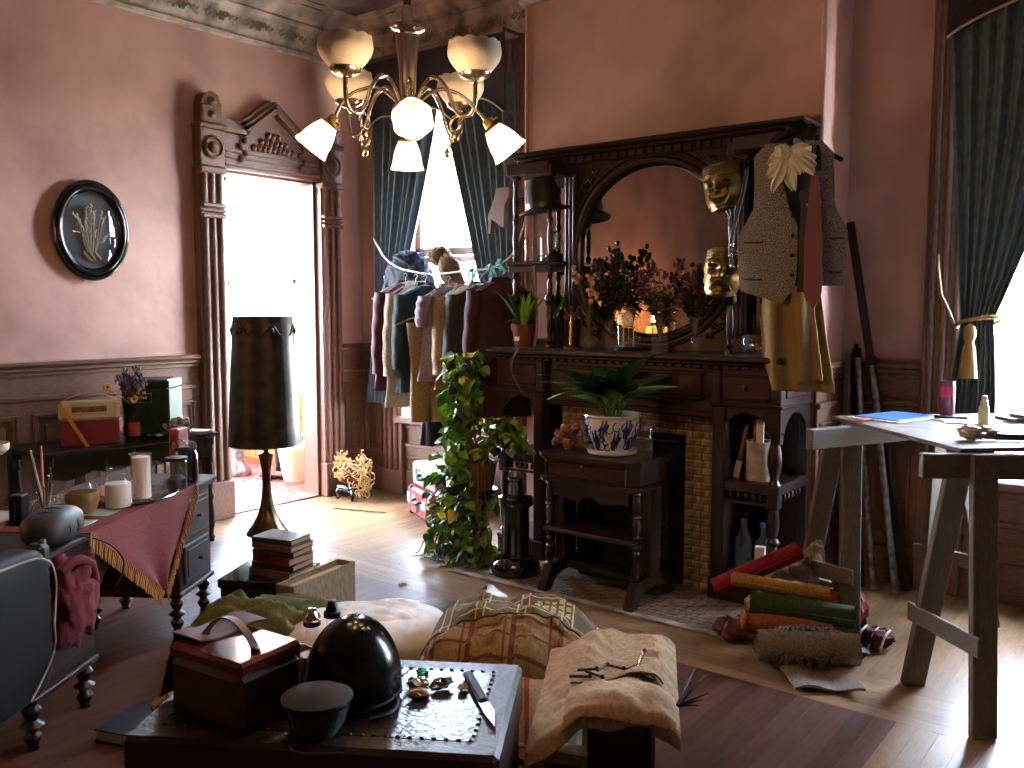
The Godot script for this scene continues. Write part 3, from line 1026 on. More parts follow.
func build_mantel():
	var t := Node3D.new(); t.name = "trim_mantelpiece"; add_child(t); t.set_meta("kind", "structure")
	var ZF := -4.15
	for side in 2:
		# side cupboard: outer edge xo, inner edge xi
		var s := -1.0 if side == 0 else 1.0
		var xo := -2.49 + s * .88
		var xi := -2.49 + s * .53
		var xa := minf(xo, xi)
		var xb := maxf(xo, xi)
		var b := mb()
		b.bx(V(xa, 0, ZF), V(xb, .10, ZC), .006)
		b.bx(V(xa - .005, .10, ZF + .006), V(xb + .005, .125, ZC), .008)
		b.bx(V(xa, .1, ZC + .012), V(xb, 1.0, ZC))
		put("plinth", b, M.mahog_x, t)
		b = mb()
		b.bx(V(xa, .575, ZF), V(xb, .625, ZC), .006)
		put("shelf", b, M.mahog_x, t)
		# little gallery of spools below the shelf
		b = mb()
		b.bx(V(xa + .03, .515, ZF - .008), V(xb - .03, .53, ZF - .028), .003)
		put("gallery_rail", b, M.mahog_x, t)
		for k in 7:
			b = mb()
			b.lump(V(xa + .06 + k * (xb - xa - .12) / 6, .553, ZF - .018), V(.011, .02, .011), 10)
			put("gallery_bead", b, M.mahog_y, t)
		for k in 6:
			b = mb()
			b.lump(V(xo - s * .018, .553, ZF - .07 - k * .05), V(.011, .02, .011), 10)
			put("gallery_bead", b, M.mahog_y, t)
		# inner pilaster
		b = mb()
		var px := xi + s * .035
		b.bx(V(px - .035, .0, ZF + .012), V(px + .035, 1.0, ZF - .05), .006)
		b.bx(V(px - .042, .0, ZF + .02), V(px + .042, .12, ZF - .05), .006)
		b.bx(V(px - .026, .2, ZF + .016), V(px + .026, .9, ZF + .01), .003)
		put("pilaster", b, M.mahog_y, t)
		b = mb()
		b.bx(V(xi, .1, ZF - .05), V(xi + s * .02, 1.0, ZC), .002)
		put("inner_side", b, M.mahog_y, t)
		# outer rear post
		b = mb()
		b.bx(V(xo - s * .045, .1, ZC), V(xo, 1.0, ZC + .045), .004)
		put("rear_post", b, M.mahog_y, t)
		# outer front post: turned below and above the shelf
		b = mb()
		b.lathe(spindle(.45, .034, 1), 18, at(xo - s * .036, .125, ZF - .036))
		put("turned_post", b, M.mahog_y, t)
		b = mb()
		b.box(V(xo - s * .036, .565, ZF - .036), V(.06, .12, .06), .004)
		b.lathe([Vector2(0, 0), Vector2(.032, 0), Vector2(.022, .015), Vector2(.02, .03), Vector2(.034, .1), Vector2(.034, .14), Vector2(.022, .21), Vector2(.02, .225), Vector2(.04, .25), Vector2(.044, .262), Vector2(.0, .262)], 18, at(xo - s * .036, .625, ZF - .036), .06, 7)
		put("turned_post", b, M.mahog_y, t)
		# arched heads front and side
		b = mb()
		arched_board(b, xa + .005, xb - .005, .0, 1.0, xa + .045, xb - .045, .83, ZF - .02, ZF - .002)
		put("arched_head", b, M.mahog_x, t)
		b = mb()
		var tz := Transform3D(Basis(V(0, 0, 1), V(0, 1, 0), V(1, 0, 0)), Vector3.ZERO)
		arched_board(b, ZC + .005, ZF - .005, .0, 1.0, ZC + .05, ZF - .04, .83, minf(xo, xo - s * .02), maxf(xo, xo - s * .02), tz)
		put("arched_head", b, M.mahog_z, t)
		# drawer block under the shelf
		b = mb()
		b.bx(V(xa, 1.0, ZF), V(xb, 1.19, ZC), .004)
		b.bx(V(xa - .012, 1.0, ZF + .012), V(xb + .012, 1.018, ZC), .006)
		b.bx(V(xo - s * .002, 1.05, ZF - .06), V(xo + s * .008, 1.15, ZC + .06), .004)
		put("drawer_block", b, M.mahog_x, t)
		b = mb()
		b.bx(V(xa + .05, 1.035, ZF), V(xb - .05, 1.165, ZF + .012), .004)
		var dr := put("drawer", b, M.mahog_panel, t)
		for f in [[xa + .05, xb - .05, 1.035, 1.05], [xa + .05, xb - .05, 1.15, 1.165]]:
			var q := mb()
			q.bx(V(f[0], f[2], ZF + .008), V(f[1], f[3], ZF + .02), .005)
			put("bead", q, M.mahog_x, dr)
		var kn := mb()
		kn.lathe([Vector2(0, 0), Vector2(.006, 0), Vector2(.005, .01), Vector2(.012, .018), Vector2(.008, .026), Vector2(0, .028)], 12, at((xa + xb) / 2, 1.1, ZF + .01, EU(90, 0, 0)))
		put("knob", kn, M.old_brass, dr)
		b = mb()
		b.bx(V(xi - s * .0, 1.01, ZF + .006), V(xi + s * .045, 1.185, ZF + .016), .004)
		put("block_stile", b, M.mahog_y, t)
	# centre frieze with two sunk panels
	var b := mb()
	b.bx(V(-3.02, .95, -4.19), V(-1.96, 1.19, ZC), .004)
	b.bx(V(-3.02, .93, -4.18), V(-1.96, .965, -4.24), .006)
	put("frieze", b, M.mahog_x, t)
	for k in 2:
		b = mb()
		var x0: float = [-2.92, -2.46][k]
		b.bx(V(x0, 1.035, -4.19), V(x0 + .42, 1.15, -4.178), .006)
		put("frieze_panel", b, M.mahog_panel, t)
		b = mb()
		for f in [[1.02, 1.038], [1.147, 1.165]]:
			b.bx(V(x0 - .015, f[0], -4.19), V(x0 + .435, f[1], -4.168), .005)
		put("panel_bead", b, M.mahog_x, t)
	# mantel shelf with stepped moulding
	b = mb()
	b.bx(V(-3.36, 1.185, -4.135), V(-1.62, 1.205, ZC), .006)
	b.bx(V(-3.385, 1.205, -4.11), V(-1.595, 1.225, ZC), .008)
	b.bx(V(-3.40, 1.225, -4.08), V(-1.58, 1.255, ZC), .008)
	put("mantel_shelf", b, M.mahog_x, t)
	for k in 34:
		b = mb()
		b.bx(V(-3.35 + k * .052, 1.188, -4.135), V(-3.324 + k * .052, 1.204, -4.118), .002)
		put("dentil", b, M.mahog_x, t)
	# tile surround, laid brick-wise round the firebox
	b = mb()
	b.bx(V(-2.96, 0, -4.26), V(-2.785, .95, -4.32))
	b.bx(V(-2.165, 0, -4.26), V(-1.96, .95, -4.32))
	b.bx(V(-2.785, .80, -4.26), V(-2.165, .95, -4.32))
	var sur := put("surround_backing", b, M.grout, t)
	var tw := .0985
	var th := .0385
	var tb := mb()
	tb.box(Vector3.ZERO, V(tw - .004, th - .004, .012), .002)
	var full := tb.mesh()
	tb = mb()
	tb.box(Vector3.ZERO, V(tw / 2 - .004, th - .004, .012), .002)
	var half := tb.mesh()
	var mats := [M.tile, M.tile_b, M.tile_c]
	for r in 24:
		var y := .02 + r * th
		var spans := [[-2.96, -2.785], [-2.165, -1.968]] if y < .79 else [[-2.96, -1.968]]
		for sp in spans:
			var x: float = sp[0]
			var first := true
			while x < sp[1] - .03:
				var w := tw
				if first and r % 2: w = tw / 2
				if x + w > sp[1] + .012: w = tw / 2
				if x + w > sp[1] + .02: break
				put("surround_tile", full if w == tw else half, mats[rng.randi() % 3], sur, at(x + w / 2, y, -4.255))
				x += w
				first = false
	# firebox
	b = mb()
	b.bx(V(-2.80, 0, -4.30), V(-2.775, .83, -4.98))
	b.bx(V(-2.175, 0, -4.30), V(-2.15, .83, -4.98))
	b.bx(V(-2.80, .80, -4.30), V(-2.15, .83, -4.98))
	b.bx(V(-2.80, 0, -4.96), V(-2.15, .83, -5.0))
	b.bx(V(-2.80, 0, -4.32), V(-2.15, .012, -4.98))
	put("firebox", b, M.soot, t)
	b = mb()
	b.bx(V(-2.79, 0, -4.25), V(-2.755, .82, -4.235), .004)
	b.bx(V(-2.195, 0, -4.25), V(-2.16, .82, -4.235), .004)
	b.bx(V(-2.79, .785, -4.25), V(-2.16, .82, -4.235), .004)
	put("iron_frame", b, M.iron, t)
	b = mb()
	b.bx(V(-2.75, .03, -4.30), V(-2.20, .76, -4.285), .004)
	put("summer_screen", b, M.soot, t)
	# ---- overmantel
	var zf := -4.45
	b = mb()
	b.bx(V(-3.36, 1.255, zf - .05), V(-3.02, 2.36, ZC))
	b.bx(V(-1.98, 1.255, zf - .05), V(-1.62, 2.36, ZC))
	b.bx(V(-3.02, 1.255, zf - .05), V(-1.98, 2.36, ZC))
	put("back_board", b, M.mahog_y, t)
	# centre panel with a round hole
	var C := Vector2(-2.50, 1.81)
	var R := .50
	var n := 72
	b = mb()
	b.flat()
	var hx := .52
	var y0 := 1.256
	var y1 := 2.34
	var ring := []
	var edge := []
	for i in n:
		var a := TAU * i / n
		var d := Vector2(cos(a), sin(a))
		ring.append(C + d * R)
		var kx := hx / maxf(absf(d.x), 1e-6)
		var ky := ((y1 - C.y) if d.y > 0 else (C.y - y0)) / maxf(absf(d.y), 1e-6)
		edge.append(C + d * minf(kx, ky))
	for i in n:
		var j := (i + 1) % n
		b.poly([V(ring[i].x, ring[i].y, zf), V(edge[i].x, edge[i].y, zf), V(edge[j].x, edge[j].y, zf), V(ring[j].x, ring[j].y, zf)], V(0, 0, 1))
		b.poly([V(ring[i].x, ring[i].y, zf), V(ring[j].x, ring[j].y, zf), V(ring[j].x, ring[j].y, zf - .045), V(ring[i].x, ring[i].y, zf - .045)], V(C.x - ring[i].x, C.y - ring[i].y, 0))
	for c in [V(C.x - hx, y0, 0), V(C.x + hx, y0, 0), V(C.x - hx, y1, 0), V(C.x + hx, y1, 0)]:
		pass
	put("mirror_surround", b, M.mahog_y, t)
	# ring mouldings
	for q in [[.505, .016, .006], [.545, .012, .004]]:
		var pts := []
		for i in n + 1:
			var a := TAU * i / n
			pts.append(V(C.x + cos(a) * q[0], minf(C.y + sin(a) * q[0], 2.335), zf + q[2]))
		b = mb()
		b.tube(pts, q[1], 8, false)
		put("ring_moulding", b, M.mahog_x, t)
	# mirror: flat disc and bevelled edge, both real glass planes
	b = mb()
	var tm := Transform3D(Basis(V(1, 0, 0), V(0, 0, 1), V(0, -1, 0)), V(C.x, C.y, zf - .03))
	b.lathe([Vector2(.465, .006), Vector2(0, .006)], n, tm)
	var mir := put("mirror_glass", b, M.mirror, t)
	b = mb()
	b.lathe([Vector2(.50, -.0015), Vector2(.465, .006)], n, tm)
	put("mirror_bevel", b, M.mirror, mir)
	# carved spandrels
	for sx in [-1, 1]:
		for sy in [-1, 1]:
			b = mb()
			for k in 9:
				var u := k / 8.0
				var px: float = C.x + sx * (.49 - .13 * absf(u - .5) * 2.0 * (1.0 if k % 2 else .6) - .02)
				var py: float = C.y + sy * (.43 + .07 * u) - .0
				b.lump(V(C.x + sx * (.36 + .14 * u), C.y + sy * (.47 - .13 * u + .02 * sin(k * 2.2)), zf + .004), V(.022, .013, .012), 8, 1.0, EU(0, 0, 45 * sx * sy * (1 if k % 2 else -1)))
			b.tube([V(C.x + sx * .36, C.y + sy * .47, zf + .004), V(C.x + sx * .44, C.y + sy * .43, zf + .01), V(C.x + sx * .49, C.y + sy * .33, zf + .004)], .007, 6)
			put("carved_spray", b, M.mahog_x, t)
	# flat columns beside the mirror
	for x in [-3.035, -1.965]:
		b = mb()
		b.bx(V(x - .045, 1.255, zf - .05), V(x + .045, 2.34, zf + .02), .006)
		put("column", b, M.mahog_y, t)
		b = mb()
		for k in 3:
			b.tube([V(x - .026 + k * .026, 1.33, zf + .02), V(x - .026 + k * .026, 2.26, zf + .02)], .009, 6)
		put("column_reeds", b, M.mahog_y, t)
	# side bays: narrow mirrors, bracket shelf, turned spindles
	for side in 2:
		var s := -1.0 if side == 0 else 1.0
		var xo := -2.50 + s * .86
		var xi := -2.50 + s * .58
		var xa := minf(xo, xi)
		var xb := maxf(xo, xi)
		for y in [1.29, 1.80]:
			b = mb()
			b.bx(V(xa + .03, y, zf - .05), V(xb - .02, y + .42, zf - .044), .002)
			put("side_mirror", b, M.mirror, t)
		b = mb()
		b.bx(V(minf(xo, xi) - .005, 1.74, -4.23), V(maxf(xo, xi) + .03, 1.765, zf - .05), .006)
		b.bx(V(minf(xo, xi), 1.70, -4.245), V(maxf(xo, xi) + .02, 1.74, -4.26), .004)
		put("bracket_shelf", b, M.mahog_x, t)
		for x in [xo - s * .04, xi - s * .015]:
			b = mb()
			b.lathe(spindle(.47, .022, 0), 14, at(x, 1.255, -4.27))
			b.lump(V(x, 1.54, -4.27), V(.034, .038, .034), 14)
			put("spindle", b, M.mahog_y, t)
			b = mb()
			b.lathe(spindle(.50, .02, 1), 14, at(x, 1.765, -4.27))
			b.box(V(x, 2.285, -4.27), V(.05, .07, .05), .004)
			put("spindle", b, M.mahog_y, t)
		b = mb()
		b.bx(V(xa - .01, 2.27, -4.24), V(xb + .02, 2.34, zf - .04), .005)
		put("bay_head", b, M.mahog_x, t)
	# cornice
	b = mb()
	b.bx(V(-3.37, 2.33, -4.40), V(-1.63, 2.375, ZC), .006)
	b.bx(V(-3.39, 2.375, -4.36), V(-1.61, 2.395, ZC), .008)
	b.bx(V(-3.41, 2.395, -4.33), V(-1.60, 2.42, ZC), .008)
	put("overmantel_cornice", b, M.mahog_x, t)
	for k in 30:
		b = mb()
		b.bx(V(-3.34 + k * .057, 2.335, -4.40), V(-3.312 + k * .057, 2.37, -4.385), .003)
		put("dentil", b, M.mahog_x, t)

func build_chandelier():
	var CX := -2.172
	var CZ := -2.202
	var fw := Vector3(-.617, 0, -.787)
	var rt := Vector3(.787, 0, -.617)
	var t := thing("chandelier", "brass gas and electric chandelier with four upturned and four lit downturned glass shades", "chandelier", V(CX, 0, CZ))
	var dirv := func(x: float, z: float) -> Vector3: return rt * x + fw * z
	var b := mb()
	b.tube([V(0, 2.5, 0), V(0, 3.66, 0)], .013, 12)
	put("stem", b, M.old_brass, t)
	b = mb()
	b.lathe([Vector2(0, 3.6), Vector2(.02, 3.6), Vector2(.05, 3.63), Vector2(.09, 3.68), Vector2(.095, CH), Vector2(0, CH)], 24)
	put("ceiling_rose", b, M.old_brass, t)
	b = mb()
	b.lathe([Vector2(0, 2.405), Vector2(.02, 2.405), Vector2(.03, 2.418), Vector2(.058, 2.424), Vector2(.06, 2.432), Vector2(.03, 2.432), Vector2(.02, 2.45), Vector2(.014, 2.5), Vector2(0, 2.5)], 24, Transform3D(), .02, 12)
	put("dish", b, M.nickel, t)
	b = mb()
	b.lathe([Vector2(0, 2.06), Vector2(.01, 2.065), Vector2(.016, 2.08), Vector2(.01, 2.095), Vector2(.028, 2.11), Vector2(.05, 2.135), Vector2(.055, 2.16), Vector2(.04, 2.185), Vector2(.022, 2.20), Vector2(.026, 2.22), Vector2(.03, 2.30), Vector2(.038, 2.38), Vector2(.04, 2.40), Vector2(.03, 2.41), Vector2(0, 2.41)], 20, Transform3D(), .03, 10)
	put("body", b, M.nickel, t)
	for k in 4:
		var ca := deg_to_rad(9.0)
		# gas arms with upturned shades
		var g: Vector2 = [Vector2(-.163, -.249), Vector2(.232, -.186), Vector2(-.232, .186), Vector2(.163, .249)][k]
		var e: Vector3 = dirv.call(g.x, g.y)
		var u := e.normalized()
		b = mb()
		var path := []
		for q in [[.03, 2.17], [.08, 2.235], [.13, 2.245], [.18, 2.2], [.215, 2.13], [.26, 2.105], [.295, 2.13], [.3, 2.19], [.298, 2.215]]:
			path.append(u * q[0] + Vector3.UP * q[1])
		var cv := Curve3D.new()
		for i in path.size():
			var tn: Vector3 = (path[mini(i + 1, path.size() - 1)] - path[maxi(i - 1, 0)]) * .22
			cv.add_point(path[i], -tn, tn)
		var pts := Array(cv.tessellate(4, 5))
		b.tube(pts, .0075, 8)
		# curled tendril and hanging ring
		var curl := []
		for i in 15:
			var a := i / 14.0 * TAU * 1.1
			curl.append(u * (.215 + .028 * cos(a) * (1 - i * .03)) + Vector3.UP * (2.085 + .03 * sin(a) * (1 - i * .03)))
		b.tube(curl, .004, 6)
		b.lump(u * .215 + Vector3.UP * 2.045, V(.012, .018, .012), 10)
		var arm := put("gas_arm", b, M.nickel, t)
		b = mb()
		b.lathe([Vector2(.0, 2.205), Vector2(.02, 2.207), Vector2(.046, 2.222), Vector2(.05, 2.232), Vector2(.048, 2.236), Vector2(.04, 2.225), Vector2(0, 2.218)], 20, at(e.x, 0, e.z))
		put("gallery", b, M.nickel, arm)
		# scalloped glass bowl
		b = mb()
		b.xf = at(e.x, 0, e.z)
		b.sheet(func(uu, vv):
			var a: float = uu * TAU
			var r: float = .044 + .042 * sin(minf(vv / .72, 1.0) * PI * .5) - .004 * maxf(vv - .72, 0.0) / .28
			var top: float = 2.322 + .006 * absf(cos(a * 6.0))
			return V(cos(a) * r, lerpf(2.228, top, vv), sin(a) * r), 48, 10, .003, true)
		put("glass_shade", b, M.frosted, t)
	for k in 4:
		# electric arms with lit, downturned shades
		var g: Vector2 = [Vector2(-.325, -.03), Vector2(.045, -.29), Vector2(-.04, .30), Vector2(.345, .045)][k]
		var e: Vector3 = dirv.call(g.x, g.y)
		var L := e.length()
		var u := e / L
		b = mb()
		var cv := Curve3D.new()
		var path := []
		for q in [[.03, 2.18], [.09, 2.225], [.15, 2.225], [.21, 2.19], [L - .085, 2.135]]:
			path.append(u * q[0] + Vector3.UP * q[1])
		for i in path.size():
			var tn: Vector3 = (path[mini(i + 1, path.size() - 1)] - path[maxi(i - 1, 0)]) * .22
			cv.add_point(path[i], -tn, tn)
		b.tube(Array(cv.tessellate(4, 5)), .0065, 8)
		var arm := put("electric_arm", b, M.nickel, t)
		# socket, thumb switch and shade on the tilted axis
		var top: Vector3 = u * (L - .085) + Vector3.UP * 2.135
		var ax := (u * (.62 if k != 1 else .8) + Vector3.DOWN * (.78 if k != 1 else .50)).normalized()
		if k == 2: ax = (u * .25 + Vector3.DOWN).normalized()
		var yv := -ax
		var xv := yv.cross(Vector3(.3, .1, .9)).normalized()
		var tr := Transform3D(Basis(xv, yv, xv.cross(yv)), top)
		b = mb()
		b.lathe([Vector2(0, -.045), Vector2(.031, -.045), Vector2(.032, -.035), Vector2(.02, -.028), Vector2(.017, -.005), Vector2(.012, 0), Vector2(0, .002)], 16, tr)
		b.tube([tr * V(.015, -.018, 0), tr * V(.035, -.018, 0)], .004, 6)
		put("socket", b, M.brass, arm)
		b = mb()
		b.xf = tr
		b.sheet(func(uu, vv):
			var a: float = uu * TAU
			var r: float = .027 + .025 * sin(minf(vv, .8) / .8 * PI * .5) + (maxf(vv - .78, 0.0) * .04)
			var fl: float = 1.0 + .05 * cos(a * 6.0) * vv
			return V(cos(a) * r * fl, lerpf(-.036, -.140, vv), sin(a) * r * fl), 36, 12, .0025, true)
		put("lit_shade", b, M.lit_glass, t)
		b = mb()
		b.lump(tr * V(0, -.08, 0), V(.02, .022, .022), 12)
		put("bulb", b, M.bulb, t)
		var lamp := OmniLight3D.new()
		lamp.name = "chandelier_lamp"
		lamp.light_color = Color(1.0, 0.80, 0.58)
		lamp.light_energy = 0.22
		lamp.light_size = 0.05
		lamp.omni_range = 14.0
		lamp.omni_attenuation = 2.0
		lamp.shadow_enabled = true
		lamp.position = tr * V(0, -.158, 0)
		t.add_child(lamp, true)

# cloth panel: rows of [y, left x, right x]; zf(x, y) gives depth
func panel(b: MB, rows: Array, zf: Callable, nu := 12, nv := 20, th := .004):
	var y0: float = rows[0][0]
	var y1: float = rows[-1][0]
	b.sheet(func(u, v):
		var y := lerpf(y0, y1, v)
		var k := 0
		while k < rows.size() - 2 and y < rows[k + 1][0]: k += 1
		var a = rows[k]
		var c = rows[k + 1]
		var f: float = clampf((a[0] - y) / maxf(a[0] - c[0], 1e-6), 0, 1)
		var x := lerpf(lerpf(a[1], c[1], f), lerpf(a[2], c[2], f), u)
		return V(x, y, zf.call(x, y)), nu, nv, th)

func spiral_roll(b: MB, L: float, R: float, turns := 3.0, th := .006, sag := .0):
	# rolled cloth along x, centred on the axis
	b.sheet(func(u, v):
		var a: float = u * turns * TAU
		var r: float = R * (.25 + .75 * u)
		return V(lerpf(-L / 2, L / 2, v) + sin(a * 1.3) * .004, sin(a) * r - sag * pow(2 * v - 1, 2), cos(a) * r), int(turns * 18), 8, th)

func smooth_path(p: Array, step := 5) -> Array:
	var cv := Curve3D.new()
	for i in p.size():
		var tn: Vector3 = (p[mini(i + 1, p.size() - 1)] - p[maxi(i - 1, 0)]) * .2
		cv.add_point(p[i], -tn, tn)
	return Array(cv.tessellate(4, step))

func leaf_mesh(L: float, W: float, droop: float, fold := .25, heart := false) -> ArrayMesh:
	var b := mb()
	b.sheet(func(u, v):
		var s: float = u * 2.0 - 1.0
		var w: float = W * (pow(sin(PI * pow(v, .75)), .8) if not heart else pow(sin(PI * pow(clampf(v, .0, 1.0), .55)), .7))
		var x: float = s * w * .5
		var y: float = v * L + (-.12 * L * s * s * (1.0 - v) if heart else 0.0)
		var z: float = -absf(s) * w * fold * -.5 - droop * v * v * L
		return V(x, y, z), 4, 7)
	return b.mesh()

# orient a leaf (its +y points along d, its +z as near to up as it can)
func leaf_at(p: Vector3, d: Vector3, s := 1.0, roll := 0.0) -> Transform3D:
	var y := d.normalized()
	var x := y.cross(Vector3.UP)
	if x.length() < .02: x = Vector3.RIGHT
	x = x.normalized()
	var z := x.cross(y)
	return Transform3D(Basis(x, y, z).rotated(y, roll).scaled_local(Vector3(s, s, s)), p)

func vanity():
	var t := thing("vanity_table", "dark wooden kneehole vanity on turned legs, draped with a red fringed cloth", "vanity", V(-3.04, 0, -1.29), deg_to_rad(123.9))
	var b := mb()
	b.bx(V(-.06, .645, -.52), V(1.47, .67, .03), .006)
	b.bx(V(-.04, .63, -.50), V(1.45, .645, .015), .004)
	put("table_top", b, M.vanity_x, t)
	for k in 2:
		var x0: float = [-.02, 1.08][k]
		var x1: float = [.36, 1.43][k]
		b = mb()
		b.bx(V(x0, .17, -.46), V(x1, .63, 0), .006)
		b.bx(V(x0 - .012, .17, -.47), V(x1 + .012, .195, .012), .006)
		put("pedestal", b, M.vanity_y, t)
		for q in 2:
			var dr := mb()
			dr.bx(V(x0 + .035, .22 + q * .205, 0), V(x1 - .035, .40 + q * .205, .014), .006)
			var dn := put("drawer", dr, M.vanity_x, t)
			dr = mb()
			dr.bx(V(x0 + .06, .245 + q * .205, .012), V(x1 - .06, .375 + q * .205, .018), .004)
			put("drawer_field", dr, M.vanity_x, dn)
			dr = mb()
			dr.lathe([Vector2(0, 0), Vector2(.008, 0), Vector2(.006, .012), Vector2(.014, .022), Vector2(0, .028)], 10, at((x0 + x1) / 2, .31 + q * .205, .016, EU(90, 0, 0)))
			put("knob", dr, M.black_wood_y, dn)
		for x in [x0 + .03, x1 - .03]:
			for z in [-.43, -.03]:
				b = mb()
				b.lathe(spindle(.175, .034, 2), 16, at(x, 0, z))
				put("leg", b, M.black_wood_y, t)
		b = mb()
		if k == 1:
			b.bx(V(x1, .24, -.42), V(x1 + .01, .6, -.05), .006)
			put("end_panel", b, M.vanity_y, t)
		else:
			b.bx(V(x0 - .01, .24, -.42), V(x0, .6, -.05), .006)
			put("end_panel", b, M.vanity_y, t)
	# kneehole apron with shaped lower edge, and back board
	b = mb()
	var pl := [Vector2(.35, .64), Vector2(.35, .34)]
	for i in 17:
		var u := i / 16.0
		pl.append(Vector2(lerpf(.37, 1.07, u), .40 + .12 * pow(sin(PI * u), .6) - .02 * cos(u * TAU * 3)))
	pl.append(Vector2(1.09, .34))
	pl.append(Vector2(1.09, .64))
	b.prism(pl, -.02, .0)
	put("kneehole_apron", b, M.vanity_x, t)
	# red cloth lying on the top and hanging in a point over the front edge
	var ct := thing("fringed_cloth", "red triangular cloth with gold fringe hanging over the vanity front", "cloth", V(-3.04, 0, -1.29), deg_to_rad(123.9))
	b = mb()
	b.sheet(func(u, v): return V(lerpf(.30, 1.19, u) , .674 + .0015 * sin(u * 30), lerpf(-.34, .034, v)), 16, 6, .004)
	b.sheet(func(u, v):
		var x: float = lerpf(lerpf(.30, .83, pow(v, 1.0)), lerpf(1.19, .85, v), u)
		return V(x, lerpf(.676, .285, v), .034 + .012 * sin(u * 9.0 + 1.0) * v + .008 * v), 20, 16, .004)
	put("cloth", b, M.red_cloth, ct)
	b = mb()
	for side in 2:
		for i in 42:
			var f := i / 41.0
			var p := Vector2(lerpf(.30 if side == 0 else 1.19, .83 if side == 0 else .85, f), lerpf(.676, .285, f))
			var nx := (-.02 if side == 0 else .02) + rng.randf_range(-.006, .006)
			b.tube([V(p.x, p.y, .04 + .01 * f), V(p.x + nx * .7, p.y - .02, .045), V(p.x + nx, p.y - .048 - rng.randf() * .008, .045)], [.004, .005, .0035], 5)
	put("fringe", b, M.gold_fringe, ct).set_meta("kind", "stuff")

func wall_table():
	var t := thing("side_table", "black-brown side table with scalloped apron against the wainscot under the coolers", "table", V(-5.2, 0, -2.72))
	var b := mb()
	b.bx(V(-.22, .675, -.56), V(.27, .70, .56), .006)
	put("table_top", b, M.black_wood_x, t)
	b = mb()
	var pl := [Vector2(-.52, .68), Vector2(-.52, .50)]
	for i in 33:
		var u := i / 32.0
		pl.append(Vector2(lerpf(-.5, .5, u), .555 - .03 * absf(sin(u * PI * 4)) + .02 * sin(u * PI)))
	pl.append(Vector2(.52, .50))
	pl.append(Vector2(.52, .68))
	b.prism(pl, .22, .235, Transform3D(Basis(V(0, 0, 1), V(0, 1, 0), V(1, 0, 0)), Vector3.ZERO))
	put("apron", b, M.black_wood_x, t)
	for z in [-.5, .5]:
		for x in [-.17, .22]:
			b = mb()
			b.lathe(spindle(.62, .032, 1), 14, at(x, 0, z))
			b.box(V(x, .65, z), V(.055, .06, .055), .004)
			put("leg", b, M.black_wood_y, t)

